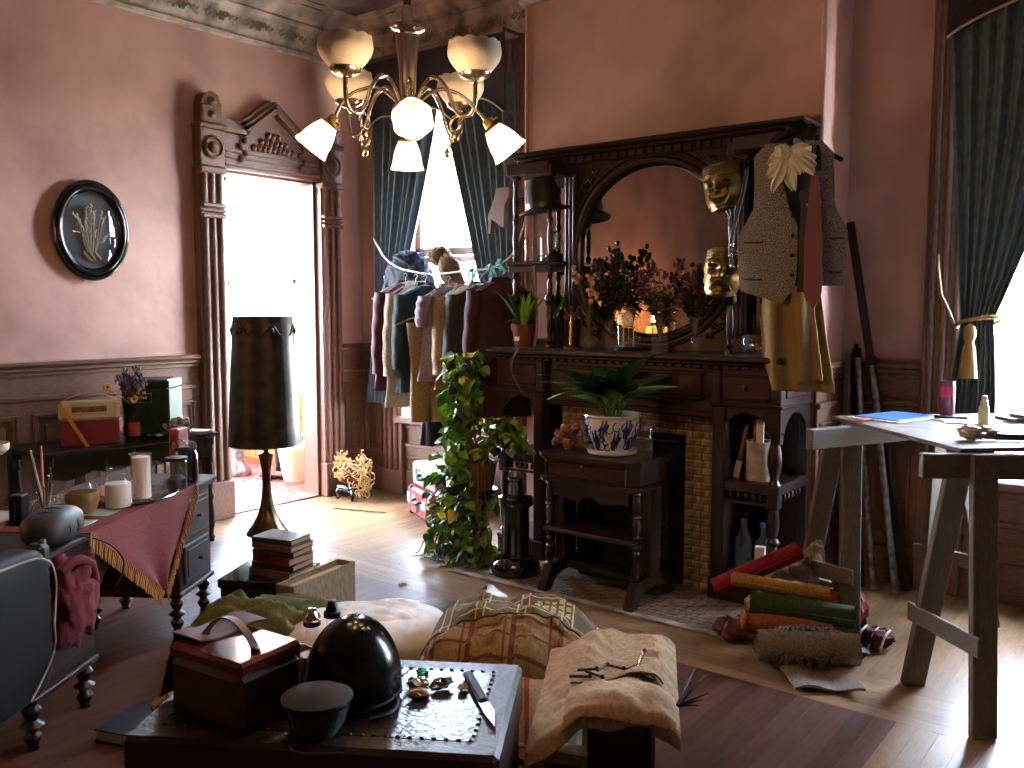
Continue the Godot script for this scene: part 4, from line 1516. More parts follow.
func work_table():
	var t := thing("sewing_table", "dark carved wooden work table with drawer, trestle legs and lower shelf before the fireplace", "table", V(-2.445, 0, -3.9))
	var b := mb()
	# octagon-cornered top
	var top := func(g: float) -> Array:
		var hx := .31 + g
		var hz := .205 + g
		var c := .05
		return [Vector2(-hx + c, -hz), Vector2(hx - c, -hz), Vector2(hx, -hz + c), Vector2(hx, hz - c), Vector2(hx - c, hz), Vector2(-hx + c, hz), Vector2(-hx, hz - c), Vector2(-hx, -hz + c)]
	var lay := Transform3D(Basis(V(1, 0, 0), V(0, 0, 1), V(0, -1, 0)), Vector3.ZERO)
	b.prism(top.call(.0), -.742, -.722, lay)
	b.prism(top.call(-.012), -.722, -.71, lay)
	put("table_top", b, M.mahog_x, t)
	b = mb()
	b.prism(top.call(-.022), -.71, -.60, lay)
	b.prism(top.call(-.006), -.615, -.595, lay)
	put("drawer_case", b, M.mahog_x, t)
	b = mb()
	b.bx(V(-.225, .63, .18), V(.225, .70, .193), .004)
	var dr := put("drawer", b, M.mahog_panel, t)
	b = mb()
	for f in [[-.24, .24, .622, .632], [-.24, .24, .698, .708]]: b.bx(V(f[0], f[2], .18), V(f[1], f[3], .2), .004)
	for f in [[-.24, -.23], [.23, .24]]: b.bx(V(f[0], .622, .18), V(f[1], .708, .2), .004)
	put("bead", b, M.mahog_x, dr)
	b = mb()
	b.lathe([Vector2(.02, 0), Vector2(.02, .006), Vector2(.012, .012), Vector2(0, .01)], 16, at(-.02, .682, .192, EU(90, 0, 0)))
	put("escutcheon", b, M.mahog_y, dr)
	# shaped bag frame below the drawer
	b = mb()
	b.prism([Vector2(-.235, .6), Vector2(-.225, .52), Vector2(-.06, .50), Vector2(-.03, .525), Vector2(0, .53), Vector2(.03, .525), Vector2(.06, .5), Vector2(.225, .52), Vector2(.235, .6)], .13, .15)
	b.prism([Vector2(-.235, .6), Vector2(-.225, .50), Vector2(.225, .50), Vector2(.235, .6)], -.14, -.12)
	b.bx(V(-.235, .5, -.13), V(-.215, .6, .14), .003)
	b.bx(V(.215, .5, -.13), V(.235, .6, .14), .003)
	put("work_well", b, M.mahog_x, t)
	b = mb()
	b.bx(V(-.27, .325, -.17), V(.28, .35, .185), .008)
	put("lower_shelf", b, M.mahog_x, t)
	for x in [-.245, .275]:
		for z in [-.14, .145]:
			b = mb()
			b.lathe(spindle(.25, .026, 1), 14, at(x, .35, z))
			put("leg", b, M.mahog_y, t)
			b = mb()
			b.lathe(spindle(.19, .026, 0), 14, at(x, .135, z))
			put("leg", b, M.mahog_y, t)
		# trestle foot, curving down to scrolls
		b = mb()
		b.prism([Vector2(-.215, .0), Vector2(-.17, .0), Vector2(-.155, .03), Vector2(-.11, .075), Vector2(-.05, .09), Vector2(.05, .09), Vector2(.11, .075), Vector2(.155, .03), Vector2(.17, 0), Vector2(.215, 0), Vector2(.222, .03), Vector2(.19, .09), Vector2(.165, .14), Vector2(.1, .15), Vector2(-.1, .15), Vector2(-.165, .14), Vector2(-.19, .09), Vector2(-.222, .03)], x - .024, x + .024, Transform3D(Basis(V(0, 0, -1), V(0, 1, 0), V(1, 0, 0)), V(0, 0, 0)))
		put("trestle_foot", b, M.mahog_y, t)
		b = mb()
		b.bx(V(x - .03, .15, -.06), V(x + .03, .6, .06), .006)
		put("end_board", b, M.mahog_y, t)
	b = mb()
	b.tube([V(-.245, .11, 0), V(.275, .11, 0)], .02, 10)
	put("stretcher", b, M.mahog_y, t)

func board_between(b: MB, p: Vector3, q: Vector3, w: float, th: float, side: Vector3):
	# plank from p to q; w measured across `side`
	var y := (q - p).normalized()
	var x := (side - y * side.dot(y)).normalized()
	b.box((p + q) / 2.0, V(w, (q - p).length(), th), .004, Basis(x, y, x.cross(y)))

func sawhorse(called_label: String, b0: Vector3, b1: Vector3, feet: Array, brace := true):
	var t := thing("sawhorse", called_label, "sawhorse", V((b0.x + b1.x) / 2, 0, (b0.z + b1.z) / 2), 0, "sawhorses under the plywood top")
	var o := t.position
	var d := (b1 - b0).normalized()
	var b := mb()
	board_between(b, b0 - o, b1 - o, .04, .088, d.cross(Vector3.UP))
	put("beam", b, M.old_pine_x, t)
	for k in feet.size():
		var f: Vector3 = feet[k][0]
		var top: Vector3 = feet[k][1]
		b = mb()
		board_between(b, f - o, top - o, .086, .038, d if feet[k].size() < 3 else feet[k][2])
		put("leg", b, M.old_pine_y, t)
	if brace:
		for k in range(0, feet.size() - 1, 2):
			b = mb()
			var p: Vector3 = feet[k][0].lerp(feet[k][1], .33)
			var q: Vector3 = feet[k + 1][0].lerp(feet[k + 1][1], .33)
			var ext := (q - p).normalized() * .05
			var s := -d * .04
			board_between(b, p - ext + s - o, q + ext + s - o, .07, .018, Vector3.UP)
			put("brace", b, M.old_pine_x, t)

func trestle_table():
	var h := .94
	sawhorse("rough pine sawhorse nearest the fireplace, holding up the plywood's left corner", V(-1.31, h, -3.70), V(-.86, h, -4.68),
		[[V(-1.18, 0, -3.91), V(-1.22, .985, -3.97), V(.8, 0, -.6)], [V(-1.46, 0, -4.05), V(-1.27, .96, -3.93), V(.8, 0, -.6)], [V(-.73, 0, -4.55), V(-.92, .96, -4.47)], [V(-1.04, 0, -4.62), V(-.98, .96, -4.5)]])
	sawhorse("rough pine sawhorse at the right edge, front leg planted on the pale floor", V(-.78, h, -3.33), V(-.02, h, -3.86),
		[[V(-.55, 0, -3.36), V(-.60, .985, -3.43), V(.8, 0, -.6)], [V(-.86, 0, -3.68), V(-.68, .96, -3.47), V(.8, 0, -.6)], [V(.18, 0, -3.78), V(-.0, .96, -3.78)], [V(-.12, 0, -4.05), V(-.08, .96, -3.85)]])
	var t := thing("plywood_board", "worn plywood sheet laid across two sawhorses as a worktable", "board", V(-.67, .985, -3.41), deg_to_rad(45.0))
	# local x runs towards the right and back (0.7, -0.7); local -z back-left
	var b := mb()
	b.bx(V(-.0, 0, -.95), V(1.15, .016, 0), .002)
	put("sheet", b, M.plywood, t)
	b = mb()
	for k in 3: b.bx(V(0, .002 + k * .005, -.951), V(1.151, .0035 + k * .005, .001))
	put("ply_edge", b, M.ply_edge, t)

func trunk():
	var t := thing("studded_chest", "brown leather-covered chest with studded edges in the foreground", "chest", V(-1.797, 0, -1.538), deg_to_rad(31.7))
	var b := mb()
	b.box(V(0, .15, 0), V(.92, .30, .54), .02)
	put("body", b, M.trunk_leather, t)
	b = mb()
	b.box(V(0, .375, 0), V(.935, .15, .555), .012)
	var lid := put("lid", b, M.trunk_leather, t)
	b = mb()
	b.box(V(0, .448, 0), V(.80, .006, .42), .002)
	put("top_leather", b, M.trunk_top, lid)
	var sm := mb()
	sm.lump(Vector3.ZERO, V(.0065, .004, .0065), 8)
	var smesh := sm.mesh()
	for i in 27:
		for z in [-.205, .205]: put("stud", smesh, M.stud, lid, at(-.39 + i * .03, .4515, z))
	for i in 13:
		for x in [-.395, .395]: put("stud", smesh, M.stud, lid, at(x, .4515, -.18 + i * .03))
	for x in [-.46, .46]:
		for z in [-.272, .272]:
			b = mb()
			b.box(V(x, .03, z), V(.05, .06, .03), .006)
			put("corner_cap", b, M.old_brass, t)
	b = mb()
	b.box(V(0, .32, .283), V(.09, .1, .012), .004)
	put("lock_plate", b, M.old_brass, t)
	b = mb()
	b.tube(smooth_path([V(.475, .2, -.1), V(.505, .19, -.07), V(.51, .18, 0), V(.505, .19, .07), V(.475, .2, .1)]), .012, 8)
	put("handle", b, M.trunk_leather, t)

func black_case():
	var t := thing("black_case", "narrow black leather case standing under the tan cloth", "case", V(-1.33, 0, -2.22), deg_to_rad(31.7))
	var b := mb()
	b.box(V(0, .19, 0), V(.18, .38, .58), .014)
	put("body", b, M.black_leather, t)
	b = mb()
	for x in [-.075, .075]:
		b.tube([V(x, .02, .291), V(x, .37, .291)], .004, 6)
	put("stitched_seam", b, M.black_leather, t)
	b = mb()
	b.tube(smooth_path([V(-.04, .2, .29), V(-.04, .2, .32), V(0, .2, .335), V(.04, .2, .32), V(.04, .2, .29)]), .008, 8)
	put("handle", b, M.black_leather, t)

func floor_lamp():
	var t := thing("table_lamp", "tall brass lamp with a dark drum shade standing in the doorway light", "lamp", V(-4.85, 0, -3.56))
	var b := mb()
	b.lathe([Vector2(0, 0), Vector2(.138, 0), Vector2(.138, .006), Vector2(.125, .025), Vector2(.095, .07), Vector2(.068, .12), Vector2(.047, .18), Vector2(.034, .25), Vector2(.027, .34), Vector2(.030, .42), Vector2(.042, .49), Vector2(.05, .525), Vector2(.05, .535), Vector2(.025, .54), Vector2(.015, .55), Vector2(.03, .565), Vector2(.033, .58), Vector2(.022, .595), Vector2(.016, .62), Vector2(.012, 1.30), Vector2(0, 1.30)], 32)
	put("base", b, M.lamp_brass, t)
	b = mb()
	b.sheet(func(u, v):
		var a: float = u * TAU
		var r := lerpf(.185, .232, v)
		return V(cos(a) * r, lerpf(1.43, .60, v), sin(a) * r), 48, 10, .004, true)
	var sh := put("shade", b, M.lamp_shade, t)
	for y in [1.43, .60]:
		b = mb()
		var pts := []
		for i in 49:
			var a := TAU * i / 48
			var r := .186 if y > 1 else .233
			pts.append(V(cos(a) * r, y, sin(a) * r))
		b.tube(pts, .005, 6, false)
		put("rim", b, M.lamp_shade, sh)
	# pressed swags near the top
	for k in 6:
		var a0 := TAU * k / 6 + .35
		b = mb()
		var pts := []
		for i in 13:
			var a := a0 + (i / 12.0 - .5) * .62
			pts.append(V(cos(a) * .196, 1.345 + .03 * cos((i / 12.0 - .5) * TAU), sin(a) * .196))
		b.tube(pts, .007, 6)
		b.lump(V(cos(a0) * .2, 1.345, sin(a0) * .2), V(.016, .02, .016), 10)
		put("swag", b, M.lamp_shade, sh)
	b = mb()
	for k in 3:
		var a := TAU * k / 3
		b.tube([V(0, 1.29, 0), V(cos(a) * .183, 1.425, sin(a) * .183)], .004, 6)
	put("spider", b, M.lamp_brass, sh)

func pillar_stand():
	var t := thing("pedestal", "glossy black round column pedestal on the hearth corner", "pedestal", V(-3.0, .012, -3.86))
	var b := mb()
	b.lathe([Vector2(0, 0), Vector2(.135, 0), Vector2(.142, .02), Vector2(.138, .05), Vector2(.115, .085), Vector2(.085, .1), Vector2(.078, .12), Vector2(.076, .36), Vector2(.08, .38), Vector2(.098, .385), Vector2(.10, .41), Vector2(.095, .43), Vector2(.08, .432), Vector2(.075, .42), Vector2(0, .42)], 40)
	put("column", b, M.black_gloss, t)
	t = thing("metal_canister", "small ribbed metal canister on the glossy black pedestal", "canister", V(-3.0, .432, -3.86))
	b = mb()
	b.lathe([Vector2(0, 0), Vector2(.044, 0), Vector2(.046, .006), Vector2(.038, .1), Vector2(.044, .105), Vector2(.044, .115), Vector2(.03, .118), Vector2(0, .12)], 24, Transform3D(), .03, 12)
	put("body", b, M.steel, t)
	b = mb()
	b.tube(smooth_path([V(-.04, .11, 0), V(-.035, .15, 0), V(0, .165, 0), V(.035, .15, 0), V(.04, .11, 0)]), .003, 6)
	put("bail", b, M.steel, t)

func suitcases():
	var t := thing("red_suitcase", "red suitcase with travel stickers lying on the floor under the beige one", "suitcase", V(-4.27, 0, -4.62), deg_to_rad(-27.0), "suitcases under the clothes rail")
	var b := mb()
	b.box(V(0, .105, 0), V(.50, .20, .34), .022)
	put("body", b, M.red_leather, t)
	for x in [-.18, .18]:
		b = mb()
		b.box(V(x, .105, 0), V(.03, .206, .346), .01)
		put("strap", b, M.dark_leather, t)
	b = mb()
	b.box(V(0, .13, 0), V(.506, .006, .346), .002)
	put("lid_seam", b, M.nickel, t)
	b = mb()
	b.tube(smooth_path([V(-.06, .13, .17), V(-.055, .12, .20), V(0, .11, .205), V(.055, .12, .20), V(.06, .13, .17)]), .01, 8)
	put("handle", b, M.dark_leather, t)
	var k := 0
	for q in [[-.21, .12, .05, .07], [-.1, .13, .06, .05], [-.02, .07, .07, .06], [.1, .11, .08, .06], [.21, .13, .05, .08]]:
		b = mb()
		b.box(V(q[0], q[1], .171), V(q[2], q[3], .002), 0, EU(0, 0, [12, -8, 20, 5, -15][k]))
		put("sticker", b, [M.paper, M.paper_grey, M.black_leather, M.paper, M.paper_grey][k], t)
		k += 1
	t = thing("beige_suitcase", "small beige suitcase with black handle on top of the red one", "suitcase", V(-4.25, .2105, -4.64), deg_to_rad(-24.0), "suitcases under the clothes rail")
	b = mb()
	b.box(V(0, .085, 0), V(.44, .17, .32), .016)
	put("body", b, M.beige_vinyl, t)
	b = mb()
	b.tube(smooth_path([V(-.06, .09, .158), V(-.06, .085, .185), V(0, .075, .2), V(.06, .085, .185), V(.06, .09, .158)]), .011, 8)
	put("handle", b, M.black_leather, t)
	for x in [-.14, .14]:
		b = mb()
		b.box(V(x, .11, .162), V(.03, .035, .006), .002)
		put("latch", b, M.nickel, t)
	b = mb()
	b.box(V(0, .12, 0), V(.445, .005, .325), .002)
	put("lid_seam", b, M.dark_leather, t)

# hanging garment: local x = shoulder line, y = 0 at the hook, front = +z
func garment(called: String, label: String, p: Vector3, turn: float, o: Dictionary):
	var t := thing(called, label, o.get("cat", "coat"), p, turn, "clothes on the line")
	var w: float = o.get("w", .42)
	var L: float = o.get("L", .75)
	var dp: float = o.get("d", .052)
	var m: Material = M[o.m]
	var lining: Material = M[o.get("lm", o.m)]
	var b := mb()
	var hook := [V(0, -.035, 0), V(0, 0, 0), V(.012, .016, 0), V(.0, .03, 0), V(-.014, .02, 0)]
	b.tube(smooth_path(hook), .0025, 6)
	b.tube([V(-w * .46, -.105, 0), V(-w * .25, -.06, 0), V(0, -.035, 0), V(w * .25, -.06, 0), V(w * .46, -.105, 0)], .007, 6)
	put("hanger", b, M[o.get("hm", "white_wire")], t)
	var sd: int = o.get("seed", 1)
	if o.has("pants"):
		b = mb()
		for s in [-1, 1]:
			b.sheet(func(u, v):
				var a: float = u * TAU
				var y := lerpf(-.09, -.09 - L, v)
				return V(s * w * .13 + cos(a) * w * (.16 - .03 * v) + sin(v * 6.0 + s) * .008, y, sin(a) * (.028 + .02 * v) + .01 * sin(v * 5.0 + sd)), 20, 16, .003, true)
		put("legs", b, m, t)
		return t
	# body: closed loop narrowing at the shoulders
	b = mb()
	b.sheet(func(u, v):
		var a: float = u * TAU
		var y := lerpf(-.045, -L - .045, v)
		var sh: float = clampf(v / .1, 0, 1)
		var hw: float = w * .5 * (.22 + .78 * pow(sh, .6)) * (1.0 - .06 * sin(clampf(v, .1, 1) * PI)) * (1.0 + .12 * v * v)
		var hd: float = dp * (.35 + .65 * sh) * (1.0 + .25 * v)
		var rip: float = 1.0 + .10 * sin(a * 5.0 + sd + v * 2.0) * v
		var drop: float = -.055 * pow(absf(cos(a)), 2.0) * (1.0 - v) * sh
		return V(cos(a) * hw * rip, y + drop, sin(a) * hd * rip), 36, 22, .004, true)
	put("body", b, m, t)
	if o.get("sleeves", true):
		for s in [-1, 1]:
			var sl: float = o.get("sl", .56)
			b = mb()
			b.sheet(func(u, v):
				var a: float = u * TAU
				var r := lerpf(.058, .042, v) * (1.0 + .08 * sin(v * 22.0 + a * 2.0 + sd))
				var cx: float = s * (w * .44 + .045 * sin(v * PI * .6) + .015 * v)
				return V(cx + cos(a) * r * .8, lerpf(-.105, -.105 - sl, v), sin(a) * r * 1.1 + .05 * v * v + .02 * sin(v * 3.0)), 18, 20, .003, true)
			put("sleeve", b, m, t)
	if o.get("collar", true):
		b = mb()
		b.sheet(func(u, v):
			var a: float = lerpf(-.35, PI + .35, u)
			var r := lerpf(.062, .095, v)
			return V(cos(a) * r, lerpf(-.015, -.075, v) - .03 * absf(sin(a)) * (1 - v) * 0.0, -sin(a) * r * .8), 20, 5, .004)
		put("collar", b, lining, t)
		for s in [-1, 1]:
			b = mb()
			b.prism([Vector2(s * .03, -.05), Vector2(s * .1, -.09), Vector2(s * .085, -.18), Vector2(s * .01, -.32), Vector2(s * .005, -.25)], dp + .012, dp + .018)
			put("lapel", b, lining, t)
	if o.has("edge"):
		b = mb()
		for s in [-1, 1]:
			b.tube([V(s * w * .14, -.05, dp * .6), V(s * w * .40, -.095, .035), V(s * w * .5, -.16, .0), V(s * w * .52, -L * .6, .0)], .008, 6)
		put("piping", b, M[o.edge], t)
	return t

func clothes_line():
	# cord from the curtain to the wooden bracket on the window casing
	var t := thing("clothes_line", "pale cord strung across the window, carrying the clothes hangers", "cord", V(-4.2, 1.8, -4.5))
	var b := mb()
	b.tube(smooth_path([V(-.92, .22, -.30), V(-.5, .02, -.05), V(-.1, -.075, .03), V(.32, -.07, .05), V(.62, -.03, .05), V(.74, .14, .0), V(.74, .5, -.12)], 5), .006, 7)
	put("cord", b, M.white_wire, t)
	var bk := thing("wooden_bracket", "reddish carved wooden bracket beside the overmantel, holding the cord", "bracket", V(-3.66, 2.22, -4.62))
	b = mb()
	b.prism([Vector2(-.1, -.02), Vector2(-.15, -.12), Vector2(-.15, -.24), Vector2(-.13, -.24), Vector2(-.12, -.15), Vector2(-.02, -.21), Vector2(-.01, -.06), Vector2(.03, .0), Vector2(.03, .05), Vector2(-.08, .05)], -.02, .02)
	put("carved_arm", b, M.oak_y, bk)
	b = mb()
	b.bx(V(.02, -.02, -.018), V(.16, .03, .018), .005)
	put("rod", b, M.mahog_x, bk)
	for k in 3:
		var tp := thing("ribbon", ["turquoise ribbon tied in a bunch on the clothes line", "turquoise ribbon end hanging nearest the mantelpiece", "short turquoise ribbon knotted on the middle of the cord"][k], "ribbon", [V(-3.82, 1.735, -4.45), V(-3.58, 1.785, -4.45), V(-3.66, 1.755, -4.45)][k], 0, "ribbons on the clothes line")
		b = mb()
		for q in 3:
			var dx: float = (q - 1) * .03
			var rl: float = [.15, .07, .10][k] * (.6 + .3 * q)
			b.sheet(func(u, v): return V(dx * (.5 + v * [1.0, .3, 1.6][k]) + .012 * sin(v * 6 + q + k * 2.0) + (u - .5) * .022, -rl * v, .012 * sin(v * 7 + q * 2 + k) + .01), 2, 10, .0015)
		put("tails", b, M.turquoise, tp)
		b = mb()
		b.lump(V(0, 0, .005), V(.02, .018, .018), 10)
		put("knot", b, M.turquoise, tp)
	var a := deg_to_rad(70.0)
	garment("burgundy_coat", "burgundy coat with wide collar, hanging at the fireplace end of the line", V(-3.56, 1.70, -4.42), deg_to_rad(62.0), {m = "burgundy", w = .40, L = .86, sl = .60, seed = 2, edge = "burgundy_edge", hm = "dark_hanger"})
	garment("grey_green_coat", "dark grey-green jacket hanging next to the burgundy coat", V(-3.76, 1.68, -4.46), deg_to_rad(62.0), {m = "grey_green", w = .41, L = .78, seed = 5, edge = "pale_cord", hm = "white_wire"})
	garment("tan_shirt", "pale tan shirt squeezed between jacket and lavender shirt", V(-3.90, 1.66, -4.47), a, {m = "tan_cotton", w = .38, L = .66, sl = .5, seed = 3, cat = "shirt", edge = "paper"})
	garment("lavender_shirt", "pale lavender short-sleeved shirt on a white hanger", V(-4.02, 1.67, -4.44), a, {m = "lavender", w = .38, L = .62, sl = .2, seed = 8, cat = "shirt"})
	garment("tan_trousers", "camel-coloured trousers folded over a hanger on the clothes line", V(-4.10, 1.48, -4.34), deg_to_rad(55.0), {m = "camel", w = .50, L = .66, pants = true, seed = 4, cat = "trousers", hm = "wood_hanger"})
	garment("navy_skirt", "navy cloth hanging lowest behind the camel trousers", V(-4.12, 1.35, -4.52), a, {m = "navy", w = .34, L = .75, sleeves = false, collar = false, seed = 7, cat = "skirt"})
	garment("teal_shirt", "teal patterned shirt with bright blue edge on the clothes line", V(-4.26, 1.68, -4.47), a, {m = "teal_print", w = .40, L = .72, sl = .5, seed = 6, cat = "shirt", edge = "teal_edge"})
	garment("cream_shirt", "cream shirt showing a thin edge beside the teal shirt", V(-4.36, 1.69, -4.48), a, {m = "cream", w = .40, L = .84, seed = 9, cat = "shirt"})
	garment("maroon_jacket", "maroon jacket at the doorway end of the clothes line", V(-4.46, 1.70, -4.48), a, {m = "maroon", w = .41, L = .74, seed = 10})
	# bulky coats behind, against the window
	var f := FastNoiseLite.new()
	f.frequency = 42.0
	t = thing("denim_jacket", "bulky blue denim jacket bunched against the window pane", "jacket", V(-4.62, 1.62, -4.68))
	b = mb()
	b.lump(V(0, .0, 0), V(.20, .24, .10), 48, .8, Basis(), f, .42)
	put("body", b, M.denim, t)
	b = mb()
	b.lump(V(-.17, -.12, .03), V(.07, .24, .07), 36, .9, EU(0, 0, -8), f, .35)
	put("sleeve", b, M.denim, t)
	b = mb()
	b.lump(V(.05, .2, .05), V(.13, .07, .09), 36, .9, Basis(), f, .5)
	put("collar", b, M.denim, t)
	t = thing("fur_stole", "brown fur stole draped over the hangers in front of the window", "fur", V(-4.25, 1.78, -4.66))
	b = mb()
	b.lump(V(-.05, .07, 0), V(.09, .07, .07), 24, 1.0, Basis(), f, .3)
	b.lump(V(.06, -.03, .02), V(.08, .12, .07), 24, 1.0, EU(0, 0, 20), f, .3)
	b.lump(V(.14, -.14, .02), V(.05, .12, .05), 20, 1.0, EU(0, 0, 12), f, .3)
	put("pelt", b, M.fur, t)
	b = mb()
	fur_tufts(b, V(-.05, .07, 0), V(.09, .07, .07), 260, .025)
	fur_tufts(b, V(.06, -.03, .02), V(.08, .12, .07), 300, .025)
	put("hairs", b, M.fur, t).set_meta("kind", "stuff")

func fur_tufts(b: MB, c: Vector3, h: Vector3, n: int, L: float):
	for i in n:
		var d := V(rng.randf_range(-1, 1), rng.randf_range(-1, 1), rng.randf_range(-1, 1)).normalized()
		var p := c + d * h
		var e := p + (d + V(0, -.4, 0) + V(rng.randf_range(-.4, .4), 0, rng.randf_range(-.4, .4))).normalized() * L
		var s := d.cross(V(.3, .8, .5)).normalized() * .003
		b.smooth(0)
		b.tri(p - s, e, p + s)

func vest_outfit():
	# hanger, tweed waistcoat, cravat, tie and trousers, hung at the end of the overmantel
	var O := V(-1.58, 2.255, -4.14)
	var ry := deg_to_rad(14.0)
	var t := thing("tweed_vest", "grey-brown tweed waistcoat hanging open on a black hanger by the mantel", "vest", O, ry)
	var b := mb()
	b.tube(smooth_path([V(-.21, -.08, 0), V(-.13, -.02, .0), V(-.04, .03, 0), V(.03, .03, 0), V(.12, -.03, 0), V(.22, -.09, 0)]), .011, 8)
	b.tube(smooth_path([V(0, .03, 0), V(0, .07, 0), V(.02, .09, -.01), V(.03, .07, -.03), V(.02, .05, -.06)]), .004, 6)
	put("hanger", b, M.black_leather, t)
	var curve := func(x, y): return .055 - x * x * .9 + .006 * sin(y * 16.0 + x * 8.0)
	b = mb()
	panel(b, [[-.0, -.12, -.055], [-.06, -.175, -.05], [-.12, -.17, -.045], [-.2, -.165, -.03], [-.30, -.17, -.005], [-.38, -.22, .035], [-.42, -.245, .038], [-.60, -.235, .038], [-.68, -.225, .03]], curve, 16, 36, .006)
	panel(b, [[-.68, -.225, .03], [-.705, -.16, .0], [-.74, -.03, -.02]], curve, 10, 4, .006)
	put("front_panel", b, M.tweed, t)
	b = mb()
	panel(b, [[-.0, .06, .13], [-.06, .075, .185], [-.14, .10, .18], [-.24, .115, .185], [-.32, .12, .205], [-.38, .125, .24], [-.42, .13, .255], [-.62, .14, .245], [-.66, .14, .24]], curve, 14, 32, .006)
	put("front_panel", b, M.tweed, t)
	b = mb()
	panel(b, [[-.02, -.13, .14], [-.1, -.17, .18], [-.3, -.175, .19], [-.4, -.235, .24], [-.66, -.225, .23]], func(x, y): return -.05 + x * x * .9, 16, 20, .004)
	put("back_panel", b, M.black_satin, t)
	for q in [[-.2, -.455, .13, 0], [-.2, -.63, .13, -3], [.155, -.445, .09, 0], [.155, -.6, .09, 0]]:
		b = mb()
		b.box(V(q[0] + q[2] / 2 - .01, q[1], curve.call(q[0] + q[2] / 2, q[1]) + .006), V(q[2], .008, .008), .002, EU(0, 14 if q[0] < 0 else -14, q[3]))
		put("pocket_welt", b, M.tweed_dark, t)
	for k in 4:
		b = mb()
		var by := -.34 - k * .09
		b.lathe([Vector2(0, 0), Vector2(.009, 0), Vector2(.009, .004), Vector2(.006, .006), Vector2(0, .005)], 12, at(.015, by, curve.call(.015, by) + .005, EU(90, 0, 0)))
		put("button", b, M.black_leather, t)
	# cravat
	t = thing("lace_jabot", "ruffled ivory lace jabot pinned at the neck of the waistcoat", "jabot", O + V(.015, -.06, .085), ry)
	var jr := RandomNumberGenerator.new()
	jr.seed = 17
	for k in 11:
		b = mb()
		var a := -1.15 + k * .27 + jr.randf_range(-.08, .08)
		var L: float = [.08, .11, .15, .21, .14, .20, .13, .17, .15, .13, .10][k]
		var W: float = jr.randf_range(.05, .075)
		b.sheet(func(u, v):
			var q: float = u - .5
			var w: float = W * (.35 + .65 * sin(minf(v * 1.25, 1.0) * PI * .5)) * (1.0 - pow(v, 4.0) * .8)
			var d: float = L * v
			return V(sin(a) * d + q * w * cos(a) + .004 * sin(v * 9 + k), .02 - cos(a) * d * .92 + q * w * sin(a) - .012 * pow(absf(q) * 2.0, 2.0), .004 * (k % 4) + .012 * sin(u * 8 + k * 1.7) * v + .035 * sin(v * 2.4)), 12, 10, .002)
		put("ruffle", b, M.ivory_lace, t)
	b = mb()
	b.crumple(V(-.03, .0, .03), V(.05, .045, .03), 4, 16, .35)
	put("knot", b, M.ivory_lace, t)
	# black ribbon and tie
	t = thing("satin_scarf", "black satin scarf hanging between the waistcoat fronts", "scarf", O + V(.09, -.15, .01), ry)
	b = mb()
	panel(b, [[0, -.035, .03], [-.3, -.04, .04], [-.55, -.045, .03], [-.58, -.01, .0]], func(x, y): return .02 + .006 * sin(y * 14), 6, 16, .004)
	put("cloth", b, M.black_satin, t)
	b = mb()
	b.box(V(-.0, -.14, .03), V(.028, .012, .004), .001)
	put("clip", b, M.brass, t)
	t = thing("necktie", "wine-red diagonally striped necktie hanging over the waistcoat", "tie", O + V(.12, -.16, .045), ry)
	b = mb()
	panel(b, [[0, -.012, .018], [-.12, -.022, .03], [-.3, -.034, .042], [-.54, -.03, .05], [-.6, .005, .018]], func(x, y): return .018 + .004 * sin(y * 9), 8, 24, .005)
	put("blade", b, M.tie_red, t)
	for k in 14:
		b = mb()
		var y := -.08 - k * .035
		b.box(V(.006, y, .0215 + .004 * sin(y * 9)), V(.048 + .0018 * k, .005, .002), 0, EU(0, 0, 32))
		put("stripe", b, M.tie_dark, t)
	# trousers
	t = thing("mustard_trousers", "mustard corduroy knee breeches hanging below the waistcoat", "trousers", O + V(.02, -.69, .0), ry)
	for k in 2:
		b = mb()
		var x0: float = [-.14, .0][k]
		var x1: float = [.0, .10][k]
		panel(b, [[0, x0, x1], [-.1, x0 - .005, x1], [-.3, x0 + .005 + k * .015, x1 + .03], [-.46 + k * .05, x0 + .06 - k * .02, x1 + .045]], func(x, y): return .03 + .018 * sin(x * 52.0 + y * 3.0) + .01 * k, 24, 18, .005)
		put("leg", b, M.mustard, t)
	b = mb()
	panel(b, [[0, -.13, .12], [-.2, -.125, .15], [-.47, -.08, .2]], func(x, y): return -.01 + .012 * sin(x * 40.0), 24, 12, .005)
	put("rear_leg", b, M.mustard, t)
	# red cap of shadow: crumpled black hood over the hanger
	t = thing("black_scarf", "crumpled black leather scarf looped over the hanger top", "scarf", O + V(0, .02, .0), ry)
	b = mb()
	b.crumple(V(.01, .045, .0), V(.055, .045, .035), 3, 16, .3)
	b.crumple(V(.07, .02, .01), V(.045, .05, .03), 5, 16, .3, EU(0, 0, -35))
	b.crumple(V(-.06, .01, .01), V(.06, .025, .025), 6, 14, .3, EU(0, 0, 28))
	put("cloth", b, M.black_leather, t)
	b = mb()
	b.tube(smooth_path([V(.1, .0, .03), V(.115, -.06, .035), V(.12, -.16, .04)]), .014, 8)
	put("tail", b, M.black_leather, t)
	# belt with metal tips left of the vest
	t = thing("chain_belt", "thin dark chain belt with silver tips dangling beside the waistcoat", "belt", O + V(-.21, -.1, .03), ry)
	b = mb()
	b.tube(smooth_path([V(0, 0, 0), V(-.02, -.12, .0), V(-.05, -.26, .01), V(-.07, -.36, .01), V(-.06, -.46, .01)]), .009, 8)
	put("strap", b, M.black_satin, t)
	for k in 3:
		b = mb()
		b.lump(V(-.06 - .01 * (k % 2), -.36 - k * .05, .016), V(.010, .014, .008), 10)
		put("tip", b, M.steel, t)

